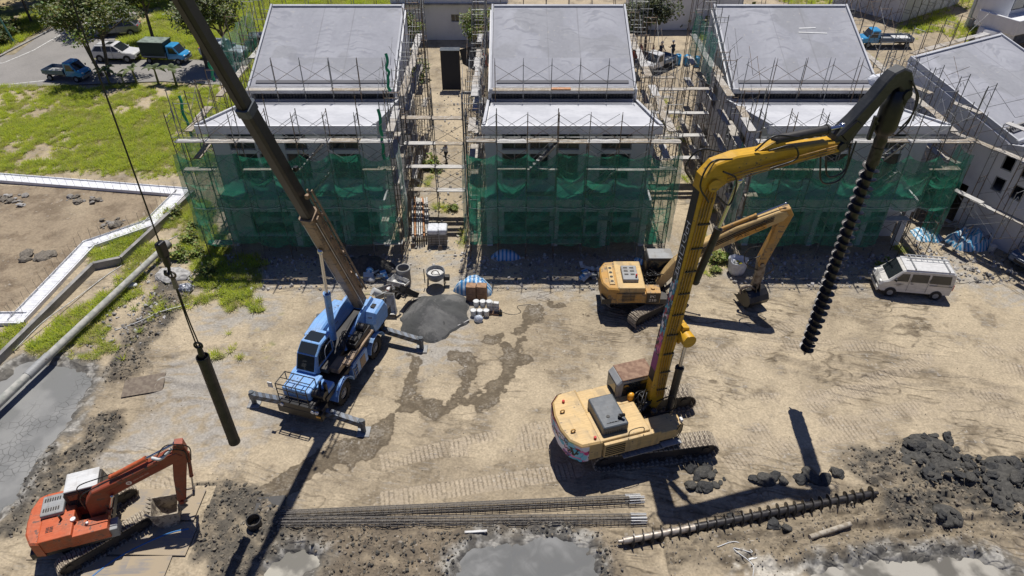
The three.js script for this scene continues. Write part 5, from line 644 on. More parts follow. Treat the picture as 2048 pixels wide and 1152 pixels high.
// body from a side outline: windows are glass let into the sides, screens are panes between two outline points
function carBody(t, { outline, W, belt, k = 0.12, wins, screens, mat, ends = [], arches = [], ar = 0.34 }) {
  const cut = arches.length ? outline : outline, body = mesh('body', [taper(EX(cut, W, 0.07), belt, k, ends)], mat, t);
  for (const x of arches) for (const s of [-1, 1]) mesh('wheel_arch', [xf(WH(ar * 1.12, 0.16, 18), x, ar, s * (W / 2 - 0.075))], M_PLASTIC, body);
  for (const w of wins) mesh('window', [taper(EX(w, W + 0.012, 0), belt, k, ends)], M_TGLASS, body);
  for (const [a, b, w] of screens) { const dx = b[0] - a[0], dy = b[1] - a[1], L = Math.hypot(dx, dy), g = B(L, 0.014, w, 0, 0, 0); const m = mesh('windscreen', [g], M_TGLASS, body); m.position.set((a[0] + b[0]) / 2 + dy / L * 0.012 * -Math.sign(-dx || 1) * 0, (a[1] + b[1]) / 2, 0); m.rotation.z = Math.atan2(dy, dx); }
  return body;
}
{ // white van
  const t = thing('van', 'silver-white van with a ladder on its roof, parked right of the hanging auger', 'van', [23.15, 0.0, -31.95], 3.0);
  const out = [[-1.95, 0.32], [1.75, 0.32], [1.98, 0.42], [2.0, 0.75], [1.85, 1.0], [1.55, 1.12], [0.98, 1.78], [0.8, 1.84], [-1.7, 1.86], [-1.9, 1.75], [-1.98, 1.0]];
  const b = carBody(t, { outline: out, W: 1.62, belt: 1.05, k: 0.14, mat: P_SILVER, ends: [[1.3, 1, 0.12]], arches: [-1.2, 1.28], ar: 0.3, wins: [[[0.55, 1.12], [1.32, 1.12], [0.95, 1.6], [0.55, 1.62]], [[-0.5, 1.12], [0.42, 1.12], [0.42, 1.63], [-0.5, 1.64]], [[-1.72, 1.12], [-0.62, 1.12], [-0.62, 1.64], [-1.66, 1.64]]], screens: [[[1.56, 1.13], [1.0, 1.77], 1.3]] });
  mesh('roof_panel', [taper(RB(2.55, 0.05, 1.38, 0.02, -0.45, 1.86, 0), 9, 0)], P_WHITE, b);
  wheels(t, [-1.2, 1.28], 0.755, 0.3, 0.17);
  mesh('headlamp', [RB(0.16, 0.22, 0.24, 0.05, 1.9, 0.86, 0.55)], M_LAMP, t); mesh('headlamp', [RB(0.16, 0.22, 0.24, 0.05, 1.9, 0.86, -0.55)], M_LAMP, t); mesh('tail_lamp', [B(0.05, 0.35, 0.1, -1.96, 0.9, 0.72)], M_REDL, t); mesh('tail_lamp', [B(0.05, 0.35, 0.1, -1.96, 0.9, -0.72)], M_REDL, t);
  mesh('bumper', [RB(0.12, 0.24, 1.5, 0.04, 1.99, 0.45, 0)], P_SILVER, t); mesh('grille', [B(0.03, 0.12, 0.8, 2.03, 0.66, 0)], M_PLASTIC, t);
  for (const s of [-1, 1]) { mesh('door_line', [B(0.012, 0.95, 0.01, 0.48, 0.95, s * 0.812)], M_PLASTIC, b); mesh('door_line', [B(0.012, 0.95, 0.01, -0.56, 0.95, s * 0.812)], M_PLASTIC, b); mesh('door_handle', [B(0.14, 0.03, 0.02, 0.3, 1.0, s * 0.815)], M_PLASTIC, b); mesh('slide_rail', [B(1.2, 0.03, 0.015, -1.25, 0.98, s * 0.812)], M_PLASTIC, b); mesh('mirror', [RB(0.1, 0.16, 0.14, 0.04, 1.22, 1.2, s * 0.86)], M_PLASTIC, b); }
  const M_VT = canvasMat(256, 64, (g, w, h) => { g.fillStyle = '#b9b5a9'; g.fillRect(0, 0, w, h); g.fillStyle = '#3a3a38'; g.font = 'bold 46px sans-serif'; g.fillText('中鎧工業', 20, 48); }); const l1 = mesh('lettering', [panel(0.62, 0.13)], M_VT, b); l1.position.set(-1.35, 1.055, -0.815); l1.rotation.y = Math.PI; l1.userData.label = 'small dark lettering behind the door';
  for (const [dx, dy, L, a] of [[0, 0, 0.42, 0.28], [0.12, 0.05, 0.3, 0.1], [-0.06, 0.1, 0.2, -0.1], [0.02, -0.06, 0.3, 0.15]]) { const m = mesh('swoosh', [EX([[0, 0], [L * 0.6, 0.035], [L, 0.02], [L * 0.6, 0.012]], 0.008, 0)], M_PLASTIC, b); m.position.set(0.75 + dx + 0.35, 0.82 + dy, -0.814); m.rotation.set(0, Math.PI, a); }
  const lad = mesh('roof_rack', [...[-1.45, 0.35].map((x) => B(0.04, 0.04, 1.42, x, 1.97, 0)), ...[-1.45, 0.35].flatMap((x) => [-0.68, 0.68].map((z) => B(0.05, 0.12, 0.05, x, 1.92, z)))], M_GREYP, t);
  const ld = thing('ladder', 'aluminium ladder strapped on the roof rack of the white van', 'ladder', [23.15, 0, -31.95], 3.0); for (const z of [0.28, 0.62]) mesh('rail', [RB(2.3, 0.07, 0.035, 0.01, -0.55, 2.03, z)], M_WHITEP, ld); for (let q = 0; q < 7; q++) mesh('rung', [T([-1.5 + q * 0.31, 2.03, 0.28], [-1.5 + q * 0.31, 2.03, 0.62], 0.018, 0.018, 6)], M_WHITEP, ld);
}
function suv(label, pos, turn, mat, group) {
  const t = thing('car', label, 'car', pos, turn, group), out = [[-2.2, 0.4], [2.15, 0.38], [2.3, 0.55], [2.25, 0.82], [1.95, 0.98], [1.1, 1.06], [0.35, 1.62], [0.1, 1.69], [-1.6, 1.66], [-2.15, 1.1], [-2.3, 0.95]];
  const b = carBody(t, { outline: out, W: 1.82, belt: 1.0, k: 0.24, mat, ends: [[1.5, 1, 0.14], [-1.7, -1, 0.15]], arches: [-1.38, 1.42], ar: 0.36, wins: [[[0.1, 1.1], [0.95, 1.1], [0.3, 1.56], [0.1, 1.58]], [[-0.85, 1.1], [0.02, 1.1], [0.02, 1.59], [-0.85, 1.59]], [[-1.9, 1.12], [-0.95, 1.1], [-0.95, 1.58], [-1.5, 1.57]]], screens: [[[1.08, 1.09], [0.37, 1.64], 1.4], [[-1.64, 1.64], [-2.1, 1.16], 1.3]] });
  wheels(t, [-1.38, 1.42], 0.83, 0.36, 0.22); mesh('headlamp', [RB(0.3, 0.14, 0.4, 0.05, 2.05, 0.82, 0.6)], M_LAMP, t); mesh('headlamp', [RB(0.3, 0.14, 0.4, 0.05, 2.05, 0.82, -0.6)], M_LAMP, t); mesh('tail_lamp', [RB(0.1, 0.2, 0.4, 0.04, -2.22, 1.0, 0.62)], M_REDL, t); mesh('tail_lamp', [RB(0.1, 0.2, 0.4, 0.04, -2.22, 1.0, -0.62)], M_REDL, t); mesh('sunroof', [B(0.6, 0.012, 0.8, -0.35, 1.695, 0)], M_TGLASS, b); for (const s of [-1, 1]) { mesh('mirror', [RB(0.12, 0.14, 0.2, 0.05, 0.85, 1.12, s * 0.98)], mat, b); mesh('roof_rail', [B(1.5, 0.04, 0.04, -0.75, 1.71, s * 0.62)], M_GREYP, b); mesh('door_line', [B(0.012, 0.6, 0.01, 0.06, 0.75, s * 0.912)], M_PLASTIC, b); }
  mesh('grille', [RB(0.05, 0.2, 0.9, 0.02, 2.29, 0.62, 0)], M_PLASTIC, t); return t;
}
suv('white estate car parked by the road between two blue trucks', [-40.0, 0.05, -69.9], -0.06, P_WHITE, 'parked cars');
suv('grey off-road car parked under the trees behind the white car', [-43.4, 0.05, -77.8], Math.PI + 0.2, P_GREY, 'parked cars');
suv('pale car half hidden behind the crane boom', [-29.4, 0.05, -70.6], -0.15, P_PALE, 'parked cars');
suv('silver car behind the scaffold corner of the left villa', [-25.6, 0.05, -72.8], 0.3, P_GREY, 'parked cars');
suv('dark blue car cut off by the right edge', [32.6, 0.03, -34.6], Math.PI + 0.42, P_NAVY, 'parked cars');
function truckCab(t, mat, W = 1.55) {
  const out = [[0.35, 0.5], [1.9, 0.5], [2.1, 0.6], [2.12, 0.85], [1.92, 1.02], [1.62, 1.08], [1.2, 1.72], [1.05, 1.8], [0.4, 1.8], [0.35, 1.7]];
  const b = carBody(t, { outline: out, W, belt: 1.02, k: 0.13, mat, ends: [[1.5, 1, 0.12]], arches: [1.38], ar: 0.3, wins: [[[0.6, 1.08], [1.42, 1.08], [1.12, 1.6], [0.6, 1.63]]], screens: [[[1.63, 1.1], [1.22, 1.71], W - 0.28]] });
  mesh('headlamp', [RB(0.14, 0.16, 0.26, 0.04, 2.05, 0.85, W / 2 - 0.25)], M_LAMP, t); mesh('headlamp', [RB(0.14, 0.16, 0.26, 0.04, 2.05, 0.85, -W / 2 + 0.25)], M_LAMP, t); mesh('bumper', [RB(0.14, 0.26, W - 0.08, 0.04, 2.08, 0.5, 0)], M_GREYP, t); mesh('grille', [B(0.03, 0.1, 0.7, 2.13, 0.74, 0)], M_PLASTIC, t); for (const s of [-1, 1]) { mesh('mirror', [RB(0.08, 0.2, 0.14, 0.04, 1.5, 1.22, s * (W / 2 + 0.12))], M_PLASTIC, b); mesh('door_line', [B(0.012, 0.6, 0.01, 0.55, 0.85, s * (W / 2 + 0.002))], M_PLASTIC, b); }
  return b;
}
function pickup(label, pos, turn, mat, L = 2.1, group, open = true) {
  const t = thing('truck', label, 'truck', pos, turn, group), W = 1.55; truckCab(t, mat, W);
  mesh('chassis', [B(L + 2, 0.14, 0.8, (2.0 - L) / 2, 0.5, 0)], M_DARK, t); wheels(t, [1.38, -L + 0.75], 0.715, 0.3, 0.18);
  const bed = mesh('cargo_bed', [B(L + 0.1, 0.07, W + 0.1, 0.22 - L / 2, 0.72, 0)], M_GREYP, t); for (const s of [-1, 1]) mesh('side_board', [B(L + 0.1, 0.34, 0.05, 0.22 - L / 2, 0.9, s * (W / 2 + 0.03))], P_NAVY, t); mesh('tailgate', [B(0.05, 0.34, W + 0.02, 0.16 - L, 0.9, 0)], P_NAVY, t); mesh('headboard', [B(0.05, 0.4, W, 0.26, 0.95, 0)], P_NAVY, t);
  for (const s of [-1, 1]) mesh('tail_lamp', [B(0.04, 0.08, 0.2, 0.14 - L, 0.62, s * 0.55)], M_REDL, t);
  return t;
}
pickup('small bright blue pickup with open bed, alone beside the grass field', [-42.4, 0.05, -64.7], -0.16, P_SKY, 2.15, 'blue trucks');
{ const t = pickup('blue truck with flat bed loaded with a white slab, at the upper right', [39.0, 0.0, -74.2], Math.PI - 0.02, P_SKY, 3.4, 'blue trucks'); const s = mesh('slab', [RB(1.7, 0.16, 1.2, 0.03)], M_WHITEP); s.position.set(41.2, 0.85, -74.2); tag(s, 'white slab lying on the flat bed of the blue truck', 'slab'); }
{ const t = pickup('blue cab truck with dark green box body beside the white car', [-34.6, 0.05, -69.3], -0.1, P_SKY, 2.4, 'blue trucks'); mesh('box_body', [RB(2.55, 1.35, 1.66, 0.04, -1.03, 1.45, 0)], std({ color: lin(0.02, 0.04, 0.032), roughness: 0.7 }), t); mesh('box_roof', [RB(2.6, 0.06, 1.7, 0.02, -1.03, 2.15, 0)], std({ map: speck([0.2, 0.25, 0.21], [0.12, 0.15, 0.13], 2), roughness: 0.7 }), t); }
pickup('small white pickup in the far alley beside blue barrels', [14.6, 0, -67.6], Math.PI + 0.75, P_WHITE, 1.9);
// ================================================================ things lying about the site
const gy = (x, z) => gh(x, z);
const M_CLOD = [[0.022, 0.022, 0.021], [0.038, 0.036, 0.031], [0.1, 0.088, 0.066]].map((c) => std({ map: speck(c, c.map((x) => x * 1.9), 0.6, 6, 128), roughness: 0.8 }));
const M_ROCK = [[0.3, 0.28, 0.25], [0.2, 0.175, 0.14], [0.45, 0.44, 0.42]].map((c) => std({ map: speck(c, c.map((x) => x * 0.55), 0.8, 6, 128), roughness: 0.9 }));
const M_SAND = std({ map: tex(512, 5, (u, v) => { const a = fbm(u * 5, v * 5, 4, 5), f = fbm(u * 60, v * 60, 3, 60); return mixc([0.07, 0.071, 0.07], [0.13, 0.129, 0.124], sst(0.4, 0.62, a * 0.8 + f * 0.25)); }), roughness: 0.95, bumpMap: bumpT, bumpScale: 0.03 });
const M_DUSTW = std({ map: speck([0.6, 0.6, 0.58], [0.4, 0.39, 0.36], 1), roughness: 0.7 });
const M_REBAR = std({ map: speck([0.24, 0.225, 0.2], [0.13, 0.115, 0.1], 0.5, 6, 128), roughness: 0.7, metalness: 0.3 });
const M_CARD = std({ map: speck([0.36, 0.22, 0.13], [0.26, 0.155, 0.09], 0.9), roughness: 0.9 });
const tarpT = (a, b, n) => tex(256, 1.2, (u, v) => { const s = ((u * n) % 1) < 0.5, w = fbm(u * 8, v * 8, 3, 8); return (s ? a : b).map((x) => x * (0.85 + 0.3 * w)); });
const M_TARP = std({ map: tarpT([0.05, 0.24, 0.5], [0.5, 0.6, 0.68], 5), roughness: 0.45, side: THREE.DoubleSide }), M_TARP2 = std({ map: tarpT([0.07, 0.32, 0.55], [0.62, 0.7, 0.74], 5), roughness: 0.45, side: THREE.DoubleSide });
const M_BAG = std({ map: speck([0.62, 0.64, 0.68], [0.5, 0.52, 0.56], 0.8), roughness: 0.6, side: THREE.DoubleSide });
function mound(cx, cz, rx, rz, h, seed, { flat = 1, n = 40, rough = 0.12, fq = 1.3 } = {}) { // heap or draped cover over uneven ground
  const g = new THREE.RingGeometry(0.001, 1, n, 14), p = g.attributes.position;
  for (let i = 0; i < p.count; i++) { const ux = p.getX(i), uz = p.getY(i), r = Math.hypot(ux, uz), a = Math.atan2(uz, ux), k = 1 + (fbm(Math.cos(a) * 1.4 + seed * 3, Math.sin(a) * 1.4 + seed, 3) - 0.5) * 0.7, x = cx + ux * rx * k, z = cz + uz * rz * k, y = Math.pow(Math.max(0, 1 - Math.pow(r, flat)), 0.9) * h; p.setXYZ(i, ux * rx * k, y * (1 + (fbm(x * fq + seed, z * fq, 4) - 0.5) * rough * 6 * (1 - r * 0.5)) + (r > 0.97 ? -0.06 : (fbm(x * 4, z * 4 + seed, 3) - 0.5) * rough * h * 0.5), uz * rz * k); }
  const idx = g.index; for (let i = 0; i < idx.count; i += 3) { const a = idx.getX(i); idx.setX(i, idx.getX(i + 1)); idx.setX(i + 1, a); } g.computeVertexNormals(); const k = g.attributes.normal; for (let i = 0; i < k.count; i++) if (k.getY(i) < 0) k.setXYZ(i, -k.getX(i), -k.getY(i), -k.getZ(i)); return g;
}
function heapThing(name, label, cat, cx, cz, rx, rz, h, seed, mat, opt, group) { const m = mesh(name, [mound(cx, cz, rx, rz, h, seed, opt)], mat); m.position.set(cx, gy(cx, cz) - 0.03, cz); return tag(m, label, cat, group); }
heapThing('sand_heap', 'dark grey sand heap beside the blue crane', 'sand', -4.35, -29.55, 2.0, 2.15, 1.05, 3, M_SAND, { flat: 1.25, n: 60, rough: 0.1, fq: 1.6 });
// ---- mud clods: the big ones singly, crumbs as a scatter
const ROCKS = [0, 1, 2, 3].map((k) => geo([lump(1, k + 20, 1.0, 1, [1.2, 0.7, 0.9])]));
const CLODS = [0, 1, 2, 3].map((k) => geo([lump(1, k + 2, 0.65, 2, [1.1, 0.7, 0.85])]));
function clodHeap(label, cx, cz, list) { const t = thing('mud_heap', label, 'mud', [cx, gy(cx, cz), cz], 0, 'heaps of dark drilled mud'); if (list.length > 15) { const sx = list.length > 60 ? 1.5 : 0.6, g = mound(cx, cz, sx, sx, 0.1 + sx * 0.05, list.length, { flat: 1.3, rough: 0.5, fq: 3.4 }); mesh('mud_mound', [g], M_CLOD[1], t).position.y = -0.02; } list.forEach(([x, z, r], i) => { const m = mesh('clod', CLODS[i % 4], M_CLOD[i % 2], t); m.position.set(x, gy(cx + x, cz + z) - gy(cx, cz) + r * 0.25 + (list.length > 15 ? 0.1 : 0), z); m.scale.set(r * 1.2, r * 0.8, r * 1.2); m.rotation.set(rr(-0.4, 0.4), rr(0, 6), rr(-0.4, 0.4)); }); }
rnd = mulberry(5);
clodHeap('dark mud clods just in front of the big excavator track', 8.2, -18.6, [[-0.3, -0.55, 0.26], [0.1, -0.3, 0.3], [0.4, -0.6, 0.22], [-0.5, 0.35, 0.26], [0.1, 0.4, 0.27], [0.55, 0.3, 0.16], [-0.15, -0.1, 0.2], [0.45, -0.2, 0.22], [-0.2, 0.55, 0.14], [0.8, 0.2, 0.1], [1.0, 0.0, 0.08], [0.7, -0.4, 0.1]]);
clodHeap('pair of small mud clods under the shadow of the drill arm', 11.0, -18.6, [[-0.5, 0, 0.22], [0, 0.1, 0.34], [0.4, -0.1, 0.24], [0.7, 0.15, 0.2]]);
clodHeap('mud clods beside the shadow of the hanging auger', 13.2, -18.6, [[-0.7, 0, 0.26], [-0.2, -0.1, 0.34], [0.3, 0.1, 0.3], [1.0, -0.3, 0.25], [1.1, -0.25, 0.2]]);
clodHeap('tall dark mud heap right of the auger shadow', 18.9, -19.6, [...Array(110)].map(() => [rr(-1.1, 1.3), rr(-1.4, 1.4), 0.05 + 0.2 * Math.pow(rnd(), 3)]));
clodHeap('wide dark mud heap at the right edge', 21.6, -18.2, [...Array(160)].map(() => [rr(-1.7, 1.7), rr(-1.5, 1.7), 0.05 + 0.22 * Math.pow(rnd(), 3)]));
clodHeap('small mud heap below the tall dark one', 17.8, -16.6, [...Array(18)].map(() => [rr(-0.5, 0.5), rr(-0.4, 0.4), rr(0.07, 0.22)]));
clodHeap('flat greenish clods beside the lying auger', 10.9, -16.2, [[-0.3, 0, 0.25], [0.2, 0.1, 0.22], [-1.9, -0.3, 0.2], [-2.2, -0.2, 0.22]]);
{ // crumbs, pebbles and rubble
  const spots = []; rnd = mulberry(31);
  for (let k = 0; k < 140000 && spots.length < 9000; k++) { const x = rr(-26, 26), z = -13.5 - 18 * rnd(), m = Math.max(mudAmount(x, z), x > 6 && z > -21 ? furrow(x, z)[0] * 0.6 : 0); if (pondDepth(x, z) > -0.1) continue; if (rnd() < 0.02 + m * 0.5) spots.push([x, z, (0.012 + 0.045 * Math.pow(rnd(), 3.5)) * (0.6 + m), m]); }
  const im = new THREE.InstancedMesh(geo([lump(1, 4, 0.5, 1, [1, 0.7, 0.9])]), std({ color: 0xffffff, roughness: 0.9 }), spots.length), M = new THREE.Matrix4(), c = new THREE.Color();
  spots.forEach(([x, z, s, m], i) => { im.setMatrixAt(i, M.compose(V(x, gy(x, z) + s * 0.3, z), new THREE.Quaternion().setFromEuler(E3(rr(0, 6), rr(0, 6), rr(0, 6))), V(s, s, s))); const q = mixc(rnd() < 0.25 ? [0.4, 0.37, 0.32] : [0.2, 0.165, 0.12], rnd() < 0.5 ? [0.075, 0.07, 0.058] : [0.2, 0.17, 0.125], m); im.setColorAt(i, c.setRGB(...q)); });
  im.name = 'mud_crumbs'; im.castShadow = im.receiveShadow = true; scene.add(im); tag(im, 'loose crumbs of soil and mud over the site', undefined, undefined, 'stuff');
  const rub = []; for (const cx of HX) for (let k = 0; k < 900; k++) { const x = cx + rr(-6.6, 6.6), z = -31.9 - Math.pow(rnd(), 0.8) * 3.6; rub.push([x, z]); } for (let k = 0; k < 500; k++) rub.push([rr(-7, -2.6), rr(-62, -34)]); for (let k = 0; k < 600; k++) rub.push([rr(25.5, 32), rr(-37, -32.5)]); for (let k = 0; k < 400; k++) rub.push([-22 + rr(-2, 3), -27 - rr(0, 8)]);
  const ir = new THREE.InstancedMesh(geo([lump(1, 9, 0.6, 1, [1, 0.6, 0.8])]), std({ color: 0xffffff, roughness: 0.9 }), rub.length); rub.forEach(([x, z], i) => { const s = 0.03 + 0.12 * Math.pow(rnd(), 3); ir.setMatrixAt(i, M.compose(V(x, gy(x, z) + s * 0.3, z), new THREE.Quaternion().setFromEuler(E3(rr(0, 6), rr(0, 6), rr(0, 6))), V(s, s, s))); const v = rr(0.12, 0.5); ir.setColorAt(i, c.setRGB(v, v * 0.96, v * 0.9)); });
  ir.name = 'rubble'; ir.castShadow = ir.receiveShadow = true; scene.add(ir); tag(ir, 'broken mortar and rubble strewn along the villas', undefined, undefined, 'stuff');
}
// ---- concrete mixer, barrows, tubs by the sand heap
{ const t = thing('concrete_mixer', 'grey drum mixer with open bowl behind the sand heap', 'mixer', [-4.45, gy(-4.45, -32.3), -32.3]); mesh('drum', [uvless(LA([[0, 0.5], [0.3, 0.5], [0.5, 0.7], [0.56, 1.0], [0.55, 1.12], [0.5, 1.12], [0.5, 1.0], [0.44, 0.72], [0.27, 0.58], [0, 0.58]], 24))], M_GREYP, t); mesh('mortar', [xf(new THREE.CylinderGeometry(0.46, 0.4, 0.1, 20), 0, 0.86, 0)], M_DUSTW, t); mesh('paddle', [TUBE([[-0.25, 0.9, 0], [-0.1, 1.15, 0.05], [0.1, 1.1, 0], [0.25, 0.92, 0.1]], 0.03, 12, 5)], M_STEEL, t); for (const s of [-1, 1]) mesh('leg', [T([s * 0.5, 0, 0.25], [s * 0.45, 0.9, 0], 0.03, 0.03, 6), T([s * 0.5, 0, -0.3], [s * 0.45, 0.9, 0], 0.03, 0.03, 6)], M_DARK, t); mesh('motor', [RB(0.35, 0.3, 0.3, 0.04, 0.62, 0.55, -0.1), T([-0.65, 0.3, 0.1], [-0.65, 1.3, 0.1], 0.03, 0.03, 6)], M_DARK, t); }
function barrow(label, x, z, turn, mat, tip = 0) { const t = thing('wheelbarrow', label, 'wheelbarrow', [x, gy(x, z), z], turn, 'wheelbarrows round the sand heap'); const p = []; const tray = mesh('tray', [PL([[-0.45, -0.32], [0.5, -0.2], [0.5, 0.2], [-0.45, 0.32]], 0.42, 0.46), beam([-0.5, 0.6, -0.36], [0.62, 0.66, -0.24], 0.02, 0.3), beam([-0.5, 0.6, 0.36], [0.62, 0.66, 0.24], 0.02, 0.3), B(0.02, 0.3, 0.66, -0.5, 0.58, 0, 0, 0, 0.3), B(0.02, 0.34, 0.46, 0.6, 0.6, 0, 0, 0, -0.45)], mat, t); for (const s of [-1, 1]) { mesh('handle', [T([0.6, 0.3, s * 0.12], [-1.0, 0.55, s * 0.32], 0.02, 0.02, 6)], M_DARK, t); mesh('leg', [T([-0.3, 0.45, s * 0.28], [-0.4, 0, s * 0.3], 0.018, 0.018, 6)], M_DARK, t); } const w = mesh('wheel', [xf(WH(0.19, 0.09, 16), 0.72, 0.19, 0)], M_RUBBER, t); if (tip) { t.rotation.z = tip; t.rotation.order = 'YXZ'; t.position.y += 0.45; } return t; }
barrow('grey wheelbarrow left of the sand heap carrying a white tub', -7.35, -30.9, 0.5, M_GREYP);
barrow('pale wheelbarrow behind the sand heap next to the concrete pipe', -6.6, -31.9, -0.5, M_DUSTW);
barrow('white wheelbarrow upended beside the dark one', -6.75, -30.2, 1.57, M_DUSTW, 1.1);
barrow('black wheelbarrow tipped over against the sand heap', -6.05, -30.25, -2.2, M_GREASE, 0.75);
function bucket(label, x, y, z, r, h, mat, group, rx = 0, rz = 0) { const t = thing('bucket', label, 'bucket', [x, y, z], 0, group); mesh('pail', [uvless(LA([[0, 0], [r * 0.85, 0], [r, h], [r * 0.94, h], [r * 0.8, 0.03], [0, 0.03]], 18))], mat, t); mesh('lid', [xf(new THREE.CylinderGeometry(r * 1.04, r * 1.04, 0.03, 18), 0, h - 0.02, 0)], M_WHITEP, t); t.rotation.set(rx, 0, rz); return t; }
{ const b = bucket('white plastic tub tilted in the grey wheelbarrow', -7.5, gy(-7.4, -30.9) + 0.5, -30.85, 0.24, 0.5, M_WHITEP, undefined, 0.3, 0.9); bucket('small red and white pail by the tilted tub', -7.0, gy(-7.1, -31.2) + 0.45, -31.1, 0.15, 0.3, M_REDL); }
{ const t = thing('concrete_pipe', 'upright grey concrete pipe beside the rubble at the villa corner', 'pipe', [-6.35, gy(-6.35, -32.6), -32.6]); mesh('pipe_wall', [uvless(LA([[0.3, 0], [0.38, 0], [0.38, 0.95], [0.42, 0.97], [0.42, 1.1], [0.32, 1.1], [0.3, 0]], 24))], M_CONC, t); }
heapThing('tarpaulin_heap', 'blue striped tarpaulin over a pile behind the cartons', 'tarpaulin', -2.25, -31.9, 1.25, 0.75, 0.85, 8, M_TARP, { flat: 3, rough: 0.16, fq: 2.5 }, 'blue tarpaulins');
for (const [x, l] of [[-2.32, 'left brown carton standing against the blue tarpaulin'], [-1.72, 'right brown carton standing against the blue tarpaulin']]) { const t = thing('carton', l, 'carton', [x, gy(x, -31.0), -31.05], -0.12, 'brown cartons'); mesh('box', [RB(0.56, 1.05, 0.45, 0.015, 0, 0.525, 0)], M_CARD, t); mesh('packing_tape', [B(0.57, 0.05, 0.46, 0, 0.53, 0)], std({ color: lin(0.2, 0.12, 0.07), roughness: 0.4 }), t); }
for (let k = 0; k < 6; k++) { const x = -2.15 + (k % 3) * 0.36 + (k > 2 ? 0.15 : 0), z = -29.6 - Math.floor(k / 3) * 0.4; bucket(['left front', 'middle front', 'right front', 'left rear', 'middle rear', 'right rear'][k] + ' white paint bucket in the cluster beside the sand heap', x, gy(x, z) + (k > 2 ? 0.32 : 0), z, 0.17, 0.42, M_WHITEP, 'white paint buckets'); }
{ const m = mesh('plastic_bag', [lump(0.32, 5, 0.5, 3, [0.9, 0.7, 0.6])], new THREE.MeshPhysicalMaterial({ color: lin(0.6, 0.66, 0.75), roughness: 0.35, transmission: 0.4 })); m.position.set(-1.85, gy(-1.85, -29.2) + 0.15, -29.15); tag(m, 'crumpled clear plastic bag before the paint buckets', 'plastic bag'); }
{ const t = thing('block_pallet', 'small pallet of pale tile packs beside the paint buckets', 'pallet', [-1.05, gy(-1, -30), -29.95], -0.15); mesh('pallet', [B(0.7, 0.1, 0.6, 0, 0.05, 0)], M_CARD, t); for (let k = 0; k < 4; k++) mesh('tile_pack', [RB(0.3, 0.28, 0.22, 0.02, -0.16 + (k % 2) * 0.33, 0.26 + Math.floor(k / 2) * 0.3, 0)], M_DUSTW, t); }
{ const m = mesh('timber_pole', [T([-4.15, 0.08, -27.7], [-2.35, 0.12, -29.1], 0.035, 0.035, 7)], M_PLANK[1]); tag(m, 'thin pale pole lying at the foot of the sand heap', 'pole'); }
{ const m = mesh('jug', [RB(0.22, 0.3, 0.16, 0.05, 0, 0.15, 0), T([0, 0.3, 0], [0, 0.38, 0], 0.04, 0.04, 8)], M_GREASE); m.position.set(-0.65, gy(-0.65, -29.75), -29.7); tag(m, 'small black jug on the sand right of the buckets', 'jug'); }
// cables and hoses on the ground
function cord(name, label, pts, r, mat, cat) { const m = mesh(name, [TUBE(pts.map(([x, z, y = 0]) => [x, gy(x, z) + r * 0.8 + y, z]), r, pts.length * 10, 5)], mat); return tag(m, label, cat); }
cord('cable', 'thin black cable curling right of the paint buckets', [[-0.9, -30.1], [0, -29.7], [0.5, -29.9], [0.3, -30.4], [1.1, -30.6]], 0.015, M_GREASE, 'cable');
cord('cable', 'loose pale wire coils on the sand before the middle villa', [[0.3, -30.9], [1.2, -31.3], [2.2, -31.0], [1.5, -31.6], [2.4, -31.7], [1.4, -31.1], [2.0, -30.8]], 0.012, M_STEEL, 'wire');
cord('water_hose', 'blue hose running over the steel sheets by the orange excavator', [[-16.2, -13.9, 0.04], [-15.5, -14.8, 0.04], [-14.6, -15.5, 0.04], [-13.7, -16.0, 0.04], [-13.1, -16.15, 0.02]], 0.045, std({ color: lin(0.03, 0.15, 0.36), roughness: 0.4 }), 'hose');
cord('hose', 'thin grey hose crossing the low wall and the grass strip', [[-21.2, -38.5], [-22.8, -36.2], [-24.2, -33.8], [-25.0, -31.0, 0.1], [-25.6, -28.6, 0.3], [-26.2, -26.6]], 0.03, M_DUSTW, 'hose');
cord('hose', 'white hose ends strewn over the broken tiles', [[-18.4, -30.6], [-19.6, -29.6], [-20.6, -28.9], [-21.6, -28.3]], 0.03, M_WHITEP, 'hose');
cord('cable', 'black cable running from the van to the right edge', [[25.2, -32.4], [27, -32.6], [29, -33.2], [29.8, -33.5]], 0.015, M_GREASE, 'cable');
cord('rope', 'white rope tangle before the lying auger', [[8.1, -15.3], [8.9, -15.5], [9.4, -15.0], [8.7, -15.2], [9.3, -14.5], [9.2, -14.0], [9.6, -13.6]], 0.02, M_WHITEP, 'rope');
{ const m = mesh('batten', [beam([9.2, 0.15, -14.75], [10.2, 0.16, -15.0], 0.07, 0.05)], M_WHITEP); tag(m, 'short white batten beside the rope tangle', 'batten'); }
{ const m = mesh('pile_stub', [T([11.85, 0.24, -15.65], [13.7, 0.26, -16.25], 0.11, 0.11, 12)], std({ map: speck([0.4, 0.36, 0.29], [0.25, 0.21, 0.15], 0.8), roughness: 0.9 })); tag(m, 'short pale concrete pole lying in the mud below the lying auger', 'pole'); }
{ const m = mesh('batten', [beam([-1.9, 0.2, -15.9], [-1.0, 0.22, -15.95], 0.09, 0.06)], M_DUSTW); tag(m, 'small pale board on the mud below the rebar cages', 'board'); }
